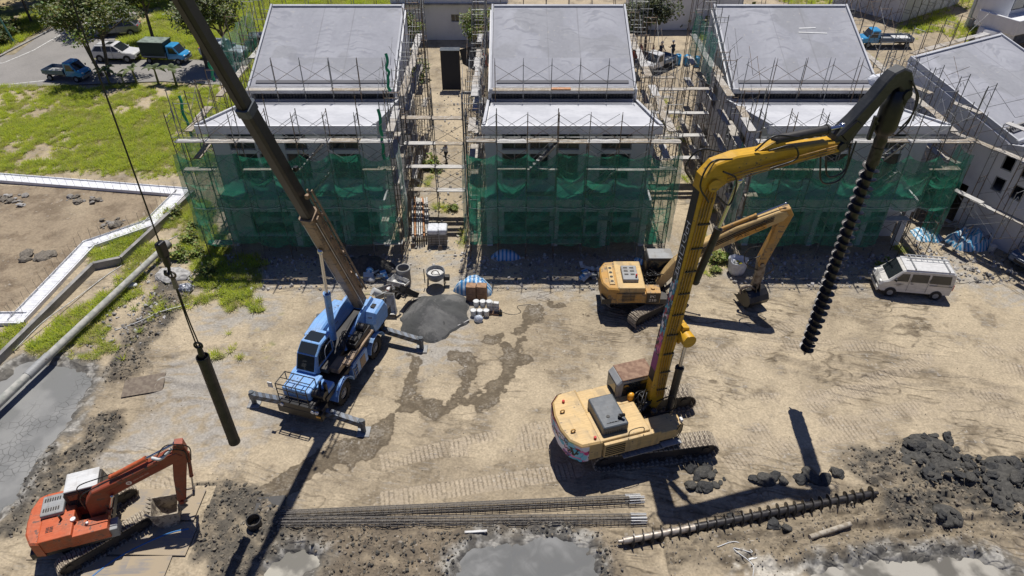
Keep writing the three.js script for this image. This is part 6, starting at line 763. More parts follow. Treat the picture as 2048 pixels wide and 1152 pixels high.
// ---- reinforcing cages
const G_HOOP = geo([new THREE.TorusGeometry(0.135, 0.008, 4, 14).rotateY(Math.PI / 2)]);
function cage(label, a, b, y, seed) { rnd = mulberry(seed); const L = Math.hypot(b[0] - a[0], b[1] - a[1]), t = thing('rebar_cage', label, 'rebar cage', [a[0], y, a[1]], Math.atan2(-(b[1] - a[1]), b[0] - a[0]), 'rebar cages'); for (let k = 0; k < 8; k++) { const q = k * Math.PI / 4; mesh('bar', [T([0, Math.cos(q) * 0.125, Math.sin(q) * 0.125], [L + rr(0, 0.3), Math.cos(q) * 0.125, Math.sin(q) * 0.125], 0.014, 0.014, 5)], M_REBAR, t); } for (let x = 0.2; x < L; x += 0.3) { const m = mesh('hoop', G_HOOP, M_REBAR, t); m.position.x = x; } mesh('bar_tips', [...Array(8)].map((_, k) => T([L - 0.35, Math.cos(k * 0.785) * 0.14, Math.sin(k * 0.785) * 0.14], [L + 0.3, Math.cos(k * 0.785) * 0.13, Math.sin(k * 0.785) * 0.13], 0.02, 0.02, 5)), M_WHITEP, t).userData.kind = 'stuff'; }
cage('rearmost rebar cage, spread furthest back at its right end', [-9.5, -16.78], [5.1, -17.55], 0.18, 1); cage('rebar cage lying against the rearmost one', [-9.4, -16.66], [5.25, -17.42], 0.22, 2); cage('third rebar cage from the back, behind the one nearest the pond', [-9.5, -16.42], [5.2, -16.6], 0.22, 3); cage('rebar cage nearest the slurry pond', [-9.35, -16.3], [5.2, -16.47], 0.18, 4);
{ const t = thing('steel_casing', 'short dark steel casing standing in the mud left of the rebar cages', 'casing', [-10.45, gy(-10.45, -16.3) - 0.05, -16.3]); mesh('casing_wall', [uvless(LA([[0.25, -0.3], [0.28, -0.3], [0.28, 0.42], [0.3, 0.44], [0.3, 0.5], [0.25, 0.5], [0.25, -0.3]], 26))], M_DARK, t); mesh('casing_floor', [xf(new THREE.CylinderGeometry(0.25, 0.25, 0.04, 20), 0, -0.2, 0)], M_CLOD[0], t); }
function sheet(label, x, z, w, d, turn, mat, y = 0.03, group = 'steel sheets') { const m = mesh('steel_sheet', [RB(w, 0.024, d, 0.008)], mat); m.position.set(x, y, z); m.rotation.y = turn; return tag(m, label, 'steel sheet', group); }
const M_PLATE = [0, 1].map((k) => std({ map: tex(256, 3, (u, v) => { const a = fbm(u * 5 + k * 3, v * 5, 4, 256), s = vn(u * 4, v * 60, 60); return mixc([0.33, 0.265, 0.175], [0.22, 0.2, 0.18], sst(0.4, 0.7, a * 0.8 + s * 0.2)); }), roughness: 0.7 }));
sheet('dusty steel sheet under the bucket of the orange excavator', -14.55, -17.3, 3.0, 1.5, 0.0, M_PLATE[0], 0.06); sheet('dusty steel sheet in the shadow of the orange arm', -14.35, -15.75, 3.1, 1.5, -0.02, M_PLATE[1], 0.05); sheet('steel sheet under the blue hose', -14.9, -14.2, 3.2, 1.5, 0.02, M_PLATE[0], 0.04); sheet('steel sheet beneath the orange excavator tracks', -17.5, -15.6, 3.0, 1.5, 0.03, M_PLATE[1], 0.03);
sheet('rusty brown sheet half sunk in mud left of the hanging tube', -18.3, -24.2, 1.9, 1.3, 0.25, std({ map: speck([0.13, 0.1, 0.075], [0.19, 0.155, 0.115], 1), roughness: 0.8 }), 0.07); sheet('dark sheet beside the standing casing', -10.1, -17.3, 1.2, 0.75, 0.1, M_DARK, 0.09);
// ---- the long pole at the left and the walls of the dig
{ const a = V(-21.7, 0.55, -35.2), b = V(-25.6, 0.4, -17.2), t = thing('concrete_pole', 'long pale pole lying diagonally across the drying mud pond', 'pole'); mesh('shaft', [T(a.toArray(), b.toArray(), 0.18, 0.23, 18)], std({ map: speck([0.42, 0.41, 0.37], [0.28, 0.29, 0.26], 1.5), roughness: 0.85 }), t); mesh('socket', [T([-21.72, 0.55, -35.1], [-21.55, 0.56, -35.9], 0.24, 0.3, 18)], M_CONC, t); const c = a.clone().lerp(b, 0.52), d = a.clone().lerp(b, 0.6); mesh('collar', [T(c.toArray(), d.toArray(), 0.235, 0.235, 18)], M_GREYP, t); }
for (const [p, q, l] of [[[-22.5, -42.8], [-24.0, -34.6], 'low concrete wall from the villa corner down to the step'], [[-24.0, -34.6], [-25.4, -34.0], 'short return of the low concrete wall at its step'], [[-25.4, -34.0], [-26.6, -24.0], 'low concrete wall along the drying mud pond']]) { const m = mesh('low_wall', [beam([p[0], 0.22, p[1]], [q[0], 0.22, q[1]], 0.24, 0.5)], M_CONC); tag(m, l, 'wall', 'low concrete walls'); }
{ // white formwork strips of the new foundation with their mesh
  const M_STRIP = std({ map: speck([0.72, 0.73, 0.75], [0.6, 0.61, 0.63], 2), roughness: 0.6 }), seg = [[[-38.5, -45.3], [-23.5, -43.1], 0], [[-23.5, -43.1], [-24.0, -39.0], 1], [[-24.0, -39.0], [-26.9, -36.5], 2], [[-26.9, -36.5], [-27.3, -29.2], 3], [[-27.3, -29.2], [-33, -29.1], 4]];
  const L = ['white foundation strip along the grass field', 'white foundation strip beside the low wall under the boom cable', 'short slanting foundation strip in the middle of the dig', 'long foundation strip down the right of the bare soil', 'foundation strip at the left edge below the bare soil'];
  const wire = geo([B(0.95, 0.006, 0.008)]), wireL = geo([B(0.012, 0.012, 1)]);
  for (const [p, q, k] of seg) { const dx = q[0] - p[0], dz = q[1] - p[1], Ls = Math.hypot(dx, dz), t = thing('foundation_strip', L[k], 'foundation', [(p[0] + q[0]) / 2, 0, (p[1] + q[1]) / 2], Math.atan2(dx, dz), 'white foundation strips'); mesh('blinding', [B(0.9, 0.14, Ls + 0.6, 0, 0.06 + k * 0.006, 0)], M_STRIP, t); for (const s of [-1, 1]) mesh('form_board', [B(0.06, 0.22, Ls + 0.4, s * 0.47, 0.11 + k * 0.004, 0)], M_STRIP, t); if (k) for (let z = -Ls / 2; z < Ls / 2; z += 0.45) mesh('cross_wire', wire, M_REBAR, t).position.set(0, 0.24, z); for (const x of k ? [-0.42, 0.42] : []) { const m = mesh('long_wire', wireL, M_REBAR, t); m.position.set(x, 0.255, 0); m.scale.z = Ls; } for (let z = -Ls / 2; z < Ls / 2; z += 0.6) mesh('starter_bar', [T([-0.44, 0.1, z], [-0.46 + rr(-0.05, 0.05), 0.95, z + rr(-0.1, 0.1)], 0.011, 0.011, 4)], M_REBAR, t); }
}
rnd = mulberry(77);
function rockPile(label, cx, cz, n, sx, sz, mats, smax = 0.35) { const t = thing('rock_pile', label, 'rocks', [cx, gy(cx, cz), cz], 0, 'rock piles in the dig'); smax *= 0.8; for (let k = 0; k < n; k++) { const s = smax * (0.25 + 0.75 * Math.pow(rnd(), 2)), m = mesh('rock', ROCKS[k % 4], mats[k % mats.length], t); m.position.set(rr(-sx, sx), s * 0.35, rr(-sz, sz)); m.scale.set(s, s * rr(0.5, 0.9), s); m.rotation.set(rr(-0.3, 0.3), rr(0, 6), rr(-0.3, 0.3)); } }
rockPile('pile of grey broken slabs at the left edge of the dig', -35.2, -42.0, 22, 1.4, 0.9, M_ROCK, 0.45); rockPile('scatter of stones below the white strip', -29.8, -42.2, 18, 1.6, 0.5, [M_ROCK[0], M_ROCK[1]]); rockPile('brown boulders in the middle of the dig', -29.7, -35.3, 9, 0.8, 0.5, [M_ROCK[1]], 0.5); rockPile('few stones near the slanting strip', -27.0, -39.0, 10, 0.9, 0.8, [M_ROCK[0], M_ROCK[1]]); rockPile('broken tiles and grit by the end of the long pole', -20.6, -29.7, 40, 0.7, 1.8, [M_ROCK[2], M_ROCK[0]], 0.16);
{ const m = mesh('boulder', [lump(0.75, 7, 0.4, 3, [1.3, 0.4, 0.9])], M_ROCK[2]); m.position.set(-20.4, 0.15, -33.2); tag(m, 'large flat white rock in the weeds beside the long pole', 'rock'); const b = mesh('bin_bag', [lump(0.4, 6, 0.6, 3, [1, 0.7, 0.8])], std({ map: speck([0.05, 0.06, 0.09], [0.5, 0.52, 0.56], 0.5, 6), roughness: 0.4 })); b.position.set(-19.0, 0.22, -31.8); tag(b, 'crumpled black and white bag below the white rock', 'bag'); const c = mesh('foam_block', [lump(0.3, 8, 0.3, 2, [1.2, 0.5, 0.8])], M_WHITEP); c.position.set(-22.4, 0.15, -32.2); tag(c, 'white foam lump left of the white rock', 'foam'); }
// ---- alley between left and middle villas
{ const t = thing('pipe_bundle', 'bundle of orange and white pipes stacked in the alley', 'pipes', [-6.0, 0, -38.6], 0.12); rnd = mulberry(3); for (let k = 0; k < 22; k++) { const x = -0.5 + (k % 8) * 0.14, y = 0.55 + Math.floor(k / 8) * 0.11; mesh('pipe', [T([x, y, 1.9 + rr(-0.2, 0.2)], [x + rr(-0.05, 0.05), y + 0.15, -2.4 + rr(-0.3, 0.3)], 0.05, 0.05, 7)], k % 4 === 1 ? M_ORANGEWOOD : M_DUSTW, t); } for (const z of [-1.5, 1.4]) mesh('trestle', [B(1.3, 0.08, 0.1, 0, 0.45, z), B(0.08, 0.42, 0.08, -0.5, 0.21, z), B(0.08, 0.42, 0.08, 0.5, 0.21, z)], M_REBAR, t); }
{ const t = thing('brick_pallet', 'stack of bricks in the alley with white sacks on top', 'brick stack', [-4.75, 0, -36.9], 0.05); const g = geo([RB(0.24, 0.09, 0.115, 0.008)]); rnd = mulberry(8); for (let l = 0; l < 9; l++) for (let k = 0; k < 5; k++) { for (const z of [-0.42, 0.42]) { const m = mesh('brick', g, M_ROCK[l % 2 ? 1 : 0], t); m.position.set(-0.5 + k * 0.25 + rr(-0.01, 0.01), 0.05 + l * 0.095, z); } } mesh('core', [B(1.1, 0.84, 0.7, 0, 0.42, 0)], M_ROCK[1], t); const s = mesh('sack', [RB(0.7, 0.36, 0.95, 0.12, -0.25, 1.02, 0, 0, 0, 0, 2)], M_BAG); s.position.set(-4.75, 0, -36.9); tag(s, 'left white sack on the brick stack in the alley', 'sack', 'white sacks'); const s2 = mesh('sack', [RB(0.6, 0.4, 0.9, 0.12, 0.35, 1.03, 0.02, 0, 0, 0, 2)], M_BAG); s2.position.set(-4.75, 0, -36.9); tag(s2, 'right white sack on the brick stack in the alley', 'sack', 'white sacks'); }
for (const [x, z, l] of [[-4.55, -36.1, 'shovel leaning on the brick stack in the alley'], [-6.3, -36.3, 'shovel standing before the pipe bundle']]) { const t = thing('shovel', l, 'shovel', [x, 0, z], 0.2, 'shovels'); mesh('handle', [T([0, 0.25, 0], [0, 1.3, -0.35], 0.02, 0.02, 6)], M_PLANK[1], t); mesh('blade', [RB(0.26, 0.34, 0.03, 0.012, 0, 0.15, 0.05, -0.3)], M_STEEL, t); }
{ const t = thing('shade_cloth', 'black cloth panel standing in the alley, its corner stretched to the scaffold', 'cloth', [-5.6, 0, -62.2], 0); const M_BC = std({ color: lin(0.012, 0.014, 0.02), roughness: 0.8, side: THREE.DoubleSide }); mesh('cloth_front', [xf(new THREE.PlaneGeometry(1.7, 3.6, 8, 4), 0, 1.8, 0.05, -0.06)], M_BC, t); mesh('cloth_top', [RB(1.8, 0.05, 0.9, 0.02, -0.02, 3.6, -0.45)], M_SLATE, t); mesh('cloth_side', [EX([[0.85, 3.6], [3.0, 4.2], [2.9, 1.2], [1.1, 2.3]], 0.02, 0).translate(0, 0, -0.3)], M_BC, t); for (const s of [-1, 1]) mesh('post', [T([s * 0.85, 0, -0.05], [s * 0.85, 3.62, -0.05], 0.03, 0.03, 6)], M_TUBE[1], t); }
// ---- before the right villa
heapThing('tarpaulin_heap', 'flat pale blue tarpaulin beside the scaffold behind the van', 'tarpaulin', 27.0, -37.7, 1.0, 1.0, 0.3, 12, M_TARP2, { flat: 2.5, rough: 0.35, fq: 2.8 }, 'blue tarpaulins');
heapThing('tarpaulin_heap', 'tall blue and white striped tarpaulin over a pile near the right edge', 'tarpaulin', 29.2, -36.9, 1.35, 1.1, 0.85, 15, M_TARP2, { flat: 2.0, rough: 0.3, fq: 2.6 }, 'blue tarpaulins');
bucket('white bucket right behind the striped tarpaulin', 30.7, gy(30.7, -37.2), -37.2, 0.22, 0.45, M_WHITEP, 'white buckets by the tarpaulin'); bucket('white bucket with open top in front of the striped tarpaulin', 30.2, gy(30.2, -35.9), -35.9, 0.22, 0.45, M_WHITEP, 'white buckets by the tarpaulin');
for (let k = 0; k < 3; k++) { const m = mesh('timber_offcut', [beam([27.9 + k * 0.25, 0.2 + k * 0.05, -38.6 + k * 0.1], [29.2 + k * 0.1, 0.3 + k * 0.06, -38.2 - k * 0.3], 0.1, 0.05)], M_PLANK[k]); tag(m, ['lowest', 'middle', 'topmost'][k] + ' timber offcut behind the striped tarpaulin', 'timber', 'timber offcuts'); }
{ const t = thing('bulk_bag', 'white bulk bag with yellow scraps beside the excavator bucket', 'bag', [13.5, gy(13.5, -33.6), -33.6], 0.1); const g = uvless(LA([[0, 0], [0.4, 0.02], [0.5, 0.3], [0.55, 0.8], [0.58, 1.0], [0.52, 1.0], [0.48, 0.7], [0, 0.6]], 20)), p = g.attributes.position; for (let i = 0; i < p.count; i++) { const n = 1 + (fbm(p.getX(i) * 3, p.getZ(i) * 3 + p.getY(i) * 2, 3) - 0.5) * 0.4; p.setXYZ(i, p.getX(i) * n, p.getY(i) + (p.getY(i) > 0.9 ? (vn(p.getX(i) * 4 + 9, p.getZ(i) * 4) - 0.4) * 0.5 : 0), p.getZ(i) * n); } g.computeVertexNormals(); mesh('bag_body', [g], M_BAG, t); for (let k = 0; k < 5; k++) mesh('scrap', [xf(lump(0.13, k, 0.5, 1), rr(-0.25, 0.25), 0.72, rr(-0.25, 0.25))], k % 2 ? std({ color: lin(0.5, 0.42, 0.03), roughness: 0.6 }) : M_GREYP, t); }
// rubbish under the front scaffolds
rnd = mulberry(404);
for (const [x, z, l] of [[4.6, -33.4, 'white rubbish heap in the shade of the middle villa'], [6.9, -34.2, 'white boards heaped in the shade behind the yellow excavator'], [-10.0, -33.6, 'rubbish sheets in the shade of the left villa'], [-8.3, -33.2, 'grey sacks heaped at the corner of the left villa']]) { const t = thing('rubbish_heap', l, 'rubbish', [x, gy(x, z), z], 0, 'rubbish heaps before the villas'); for (let k = 0; k < 12; k++) { const m = mesh(k % 3 ? 'scrap_board' : 'sack', [k % 3 ? B(rr(0.3, 0.9), 0.03, rr(0.15, 0.4)) : lump(rr(0.2, 0.35), k, 0.5, 1, [1, 0.6, 0.8])], [M_WHITEP, M_DUSTW, M_GREYP, M_TARP][k % 4], t); m.position.set(rr(-0.9, 0.9), 0.08 + 0.3 * rnd() * (k < 6 ? 1 : 0.3), rr(-0.6, 0.6)); m.rotation.set(rr(-0.4, 0.4), rr(0, 6), rr(-0.4, 0.4)); } }
heapThing('tarpaulin_heap', 'blue tarpaulin heap in the shade inside the middle scaffold', 'tarpaulin', -0.4, -35.3, 0.9, 0.5, 0.45, 19, M_TARP, { flat: 2.5, rough: 0.2 }, 'blue tarpaulins');
heapThing('earth_heap', 'dark earth heap in the shade of the left villa', 'earth', -8.9, -34.1, 1.9, 1.0, 0.8, 21, M_CLOD[1], { flat: 1.5, rough: 0.2 });
// roof leftovers
{ const m = mesh('timber_offcut', [B(2.0, 0.05, 0.1, 0, 0, 0), B(1.2, 0.04, 0.1, -0.3, 0, -0.5, 0, 0.1)], M_WHITEP); m.position.set(21.3, 9.13, -49.8); m.rotation.set(0.365, -0.05, 0); }
{ const m = mesh('plastic_sheeting', [lump(0.7, 3, 0.5, 3, [1, 0.8, 0.8])], M_BAG); m.position.set(24.55, 7.4, -45.2); tag(m, 'bundle of clear sheeting at the corner of the right villa roof', 'sheeting'); }
tag(scene.children.find((o) => o.name === 'timber_offcut_003'), 'pair of white battens left on the rear roof of the right villa', 'timber');
// ================================================================ road, planting, background buildings, people
{
  const P = [[-70, -60.5], [-53.2, -61.5], [-47.9, -62.3], [-43.8, -62.9], [-39.6, -63.4], [-33.3, -64.1], [-26.3, -63], [-26.9, -65.8], [-30.7, -66.9], [-34.5, -66.9], [-40, -68.1], [-42.2, -72.3], [-43.1, -75.4], [-44.2, -80.4], [-45, -86.1], [-49.6, -86.7], [-50.2, -84.1], [-51.6, -79.8], [-52, -76.4], [-52.5, -70.3], [-72, -66]];
  const asphalt = std({ map: tex(512, 9, (u, v) => { const a = fbm(u * 5, v * 5, 5, 5), f = vn(u * 200, v * 200, 200); return mixc([0.2, 0.19, 0.175], [0.27, 0.255, 0.235], a).map((x) => x * (0.85 + 0.3 * f)); }), roughness: 0.9 });
  struct('road', [new THREE.ShapeGeometry(new THREE.Shape(P.map(([x, z]) => new THREE.Vector2(x, -z)))).rotateX(-Math.PI / 2).translate(0, 0.05, 0)], asphalt);
  struct('parking_strip', [B(18, 0.02, 3.9, -35.5, 0.045, -67.9, 0, 0.02)], asphalt);
  const mk = (pts, n) => struct(n, pts.slice(1).map((q, i) => beam([pts[i][0], 0.06, pts[i][1]], [q[0], 0.06, q[1]], 0.16, 0.012)), std({ map: speck([0.6, 0.6, 0.57], [0.4, 0.39, 0.36], 1), roughness: 0.8 }));
  mk([[-70, -66.6], [-51.2, -68.9], [-50.2, -72.6], [-50.0, -77], [-48.8, -84]], 'road_marking'); mk([[-53, -62.6], [-47.4, -63.3], [-44.6, -64.2]], 'road_marking');
  struct('kerb', [beam([-72, 0.08, -66.1], [-52.7, 0.08, -70.3], 0.3, 0.16), beam([-52.7, 0.08, -70.3], [-51.8, 0.08, -79.9], 0.3, 0.16)], M_CONC); struct('pavement', [B(6, 0.06, 14, -55.2, 0.03, -78, 0, 0.1)], std({ map: speck([0.3, 0.25, 0.16], [0.2, 0.17, 0.11], 2), roughness: 0.95 }));
  const t = thing('street_lamp', 'teal street lamp pole at the far left above the road', 'street lamp', [-53.4, 0, -74.8]); mesh('pole', [T([0, 0, 0], [-0.9, 7.5, 0.4], 0.1, 0.06, 10)], std({ color: lin(0.12, 0.3, 0.27), roughness: 0.5 }), t); mesh('arm', [T([-0.9, 7.5, 0.4], [0.3, 8.0, 0.4], 0.04, 0.04, 8)], M_GREYP, t); mesh('lamp_head', [RB(0.6, 0.12, 0.25, 0.05, 0.5, 8.0, 0.4)], M_GREYP, t);
}
// ---- trees: tapered trunk, forking limbs, leaves in loose clumps
const leafMat = (c, tr = 0.4) => new THREE.MeshPhysicalMaterial({ color: 0xffffff, vertexColors: true, roughness: 0.75, transmission: tr, side: THREE.DoubleSide });
const M_LEAF = leafMat(), M_BARK = std({ map: speck([0.14, 0.115, 0.085], [0.07, 0.058, 0.045], 0.8, 10), roughness: 0.95 });
function leafCloud(spots, per, R, size, cols, squash = 0.75) { // spots: clump centres
  const p = [], n = [], c = []; for (const s of spots) { const tone = rr(0.65, 1.3); for (let k = 0; k < per; k++) { let d; do d = V(rr(-1, 1), rr(-1, 1), rr(-1, 1)); while (d.lengthSq() > 1); const o = V(s[0] + d.x * R * s[3], s[1] + d.y * R * squash * s[3], s[2] + d.z * R * s[3]), L = size * rr(0.6, 1.3), q = new THREE.Quaternion().setFromEuler(E3(rr(-1.1, 1.1), rr(0, 6.28), rr(-0.8, 0.8))), a = V(L, 0, 0).applyQuaternion(q), b = V(0, L * 0.12, L * 0.42).applyQuaternion(q), nn = V(0, 1, 0).applyQuaternion(q), col = mixc(cols[0], cols[1], rnd()).map((x) => x * tone * rr(0.75, 1.25)); for (const v of [[0, 0], [0.5, 1], [1, 0], [0, 0], [1, 0], [0.5, -1]]) { p.push(o.x + a.x * v[0] + b.x * v[1], o.y + a.y * v[0] + b.y * v[1], o.z + a.z * v[0] + b.z * v[1]); n.push(nn.x, nn.y, nn.z); c.push(...col); } } }
  const g = new THREE.BufferGeometry(); g.setAttribute('position', new THREE.Float32BufferAttribute(p, 3)); g.setAttribute('normal', new THREE.Float32BufferAttribute(n, 3)); g.setAttribute('color', new THREE.Float32BufferAttribute(c, 3)); return geo([g]);
}
function treeKind(seed, { H = 7, spread = 2.2, fork = 0.4, limbs = 7, per = 60, R = 0.75, size = 0.22, cols = [[0.05, 0.085, 0.012], [0.12, 0.15, 0.022]], lean = 0.3, trunk = 0.14, twin = false }) {
  rnd = mulberry(seed); const wood = [], spots = [], grow = (p, d, L, r, lv) => { const q = p.clone().addScaledVector(d, L); wood.push(T(p.toArray(), q.toArray(), r, r * 0.62, lv ? 5 : 8, true)); if (lv >= 2) { spots.push([q.x, q.y, q.z, rr(0.7, 1.25)]); return; } const k = lv ? 3 : limbs; for (let i = 0; i < k; i++) { const a = i / k * 6.28 + rr(-0.4, 0.4), el = lv ? rr(0.1, 0.9) : rr(0.35, 1.1), dd = V(Math.cos(a) * Math.cos(el), Math.sin(el), Math.sin(a) * Math.cos(el)); grow(lv ? q : p.clone().addScaledVector(d, L * rr(0.55, 1)), dd, lv ? spread * rr(0.3, 0.55) : spread * rr(0.5, 0.9), r * 0.5, lv + 1); } if (lv) spots.push([q.x, q.y, q.z, rr(0.6, 1)]); };
  for (const s of twin ? [-1, 1] : [0]) grow(V(s * 0.25, 0, s * 0.1), V(lean * (s || 1), 1, -lean * 0.4).normalize(), H * (1 - fork * 0.7), trunk, 0);
  return { wood: geo(wood), crown: leafCloud(spots, per, R, size, cols) };
}
const DARKG = [[0.035, 0.06, 0.01], [0.1, 0.125, 0.02]], MIDG = [[0.07, 0.115, 0.014], [0.19, 0.22, 0.03]], LIMEG = [[0.12, 0.19, 0.016], [0.28, 0.32, 0.035]];
const KINDS = { road: treeKind(1, { H: 6.5, spread: 2.6, fork: 0.45, limbs: 8, per: 95, R: 0.75, size: 0.2, cols: MIDG, lean: 0.16, twin: true }), slim: treeKind(2, { H: 6.5, spread: 1.7, limbs: 9, per: 100, R: 0.62, size: 0.18, cols: MIDG, lean: 0.05, fork: 0.6 }), dense: treeKind(3, { H: 7, spread: 3.0, limbs: 11, per: 170, R: 1.1, size: 0.25, cols: DARKG, lean: 0.05, fork: 0.5 }), lime: treeKind(4, { H: 5, spread: 1.5, limbs: 10, per: 100, R: 0.6, size: 0.19, cols: LIMEG, lean: 0.05, fork: 0.7 }) };
function tree(kind, label, x, z, s, turn, group) { const t = thing('tree', label, 'tree', [x, 0, z], turn, group); t.scale.setScalar(s); mesh('trunk', KINDS[kind].wood, M_BARK, t); mesh('crown', KINDS[kind].crown, M_LEAF, t); return t; }
const TG = 'trees along the road and behind the site';
[['road', 'tree with two leaning trunks at the roadside, in front of the white car', -39.3, -65.4, 1.25, 0.4], ['slim', 'tree right behind the box truck', -38.8, -75.6, 1.3, 1], ['slim', 'slender tree in the field right of the crane boom', -30.2, -67.6, 1.35, 2.2], ['slim', 'second slender tree beside the left scaffold', -28.2, -68.6, 1.3, 4], ['dense', 'dark tree at the upper left corner', -60, -80.5, 1.2, 0], ['dense', 'dark tree behind the street lamp', -55.5, -82, 1.1, 2], ['dense', 'broad dark tree beyond the road bend', -47.8, -93, 1.1, 1], ['dense', 'dark tree behind the grey off-road car', -42.5, -90, 0.9, 3], ['road', 'roadside tree near the top left pavement', -47.2, -80.5, 1.2, 2.6], ['dense', 'dark bushy tree at the left edge below the lamp', -57, -73.2, 0.85, 4], ['lime', 'bright green tree in the alley beside the middle villa', -3.6, -71.5, 1.05, 1], ['lime', 'bright green tree behind the left villa scaffold', -10.8, -72.5, 0.9, 3], ['dense', 'dark tree over the orange barriers in the far alley', 13.8, -71.6, 0.85, 2], ['dense', 'second dark tree in the upper left corner', -65, -87, 1.2, 1], ['dense', 'dark tree filling the top left behind the pavement', -59, -91, 1.2, 5], ['lime', 'pale green tree at the top beside the far white buildings', 60, -96, 1.2, 2]].forEach((a) => tree(...a, TG));
// bushes
const BUSH = [11, 12, 13].map((s, i) => { rnd = mulberry(s); const sp = [...Array(9)].map(() => [rr(-0.55, 0.55), rr(0.15, 0.6), rr(-0.55, 0.55), rr(0.6, 1)]); return leafCloud(sp, 60, 0.35, 0.17, i === 2 ? LIMEG : MIDG); });
rnd = mulberry(21);
function bush(label, x, z, s, k, group) { const t = thing('shrub', label, 'shrub', [x, gy(x, z) - 0.05, z], rr(0, 6), group); t.scale.setScalar(s); mesh('foliage', BUSH[k], M_LEAF, t); mesh('stem', [T([0, 0, 0], [0.1, 0.5, 0.05], 0.03, 0.015, 5), T([0, 0, 0], [-0.15, 0.45, 0.1], 0.025, 0.012, 5)], M_BARK, t); }
[['leafy weeds at the left villa corner', -20.6, -37.2, 1.0, 2], ['weeds before the left scaffold', -19.6, -35.6, 0.9, 2], ['weeds higher up along the left scaffold', -20.9, -38.6, 0.8, 2], ['shaded weeds right of the white rock', -18.2, -33.6, 0.9, 2], ['weeds above the white rock', -20.7, -35.4, 1.0, 2], ['green weeds beside the white bulk bag', 12.6, -34.6, 1.1, 2], ['weeds left of the bulk bag on the sand', 12.2, -33.6, 0.6, 2], ['weeds before the van beside the scaffold foot', 22.8, -34.0, 0.9, 2], ['weeds next to the worker in the alley', -6.0, -47.2, 1.3, 2], ['weeds in the alley behind the brick stack', -4.2, -40.9, 0.7, 2], ['weeds in the right alley under the planks', 10.3, -50, 1.3, 0], ['weeds at the low wall end', -22.8, -40.2, 1.0, 2]].forEach(([l, x, z, s, k]) => bush(l, x, z, s, k, 'weeds round the villas'));
[[-56.5, -70.4], [-55.3, -72.2], [-54.6, -74.6], [-54.8, -77], [-57.5, -73.5], [-58.5, -70]].forEach(([x, z], k) => bush(['nearest', 'second', 'third', 'fourth', 'fifth', 'sixth'][k] + ' dark roadside bush at the foot of the street lamp', x, z, rr(1.8, 2.6), k % 2, 'roadside bushes'));
for (let k = 0; k < 9; k++) bush(['first', 'second', 'third', 'fourth', 'fifth', 'sixth', 'seventh', 'eighth', 'ninth'][k] + ' bush from the left behind the left villa', -22 + k * 1.7 + rr(-0.4, 0.4), -64.5 - rr(0, 3), rr(2.0, 3.0), k % 3, 'hedge behind the villas');
for (let k = 0; k < 6; k++) bush(['first', 'second', 'third', 'fourth', 'fifth', 'sixth'][k] + ' bush from the left behind the right villa', 14.5 + k * 2.8, -78 - rr(0, 3), rr(2.5, 3.4), k % 2, 'hedge behind the villas');
// banana plants
{ rnd = mulberry(17); const M_BAN = leafMat(); const make = () => { const leaf = []; for (let k = 0; k < 7; k++) { const a = k * 0.9 + rr(-0.3, 0.3), L = rr(1.2, 1.8), el = rr(0.7, 1.35), p = [], c = [], N = 8, col = mixc([0.05, 0.09, 0.012], [0.14, 0.18, 0.03], rnd()); const pt = (i, s) => { const f = i / N, r = L * f * Math.cos(el), y = 1.1 + L * f * Math.sin(el) - L * 0.75 * f * f, w = 0.2 * Math.sin(Math.PI * Math.min(1, f * 0.95 + 0.05)) * s; return [Math.cos(a) * r - Math.sin(a) * w, y - Math.abs(w) * 0.4, Math.sin(a) * r + Math.cos(a) * w]; }; for (let i = 0; i < N; i++) for (const s of [-1, 1]) { const A = pt(i, 0), Bq = pt(i + 1, 0), C = pt(i, s), D = pt(i + 1, s); for (const v of [A, Bq, D, A, D, C]) { p.push(...v); c.push(...col); } } const g = new THREE.BufferGeometry(); g.setAttribute('position', new THREE.Float32BufferAttribute(p, 3)); g.setAttribute('color', new THREE.Float32BufferAttribute(c, 3)); g.computeVertexNormals(); leaf.push(geo([g])); } return leaf; };
  [[-37.9, -63.3, 'banana plant nearest the small blue pickup'], [-35.5, -63.6, 'second banana plant from the small blue pickup'], [-33.4, -63.5, 'third banana plant from the small blue pickup'], [-31.6, -63.2, 'banana plant nearest the left scaffold'], [-36.4, -63.0, 'low young banana plant in the row by the road']].forEach(([x, z, l], i) => { const t = thing('banana_plant', l, 'banana plant', [x, 0, z], rr(0, 6), 'banana plants along the field'); t.scale.setScalar(i === 4 ? 0.8 : rr(1.15, 1.45)); mesh('stem', [T([0, 0, 0], [0.03, 1.2, 0], 0.1, 0.06, 8)], std({ color: lin(0.14, 0.15, 0.05), roughness: 0.8 }), t); for (const g of make()) mesh('leaf', g, M_BAN, t); }); }
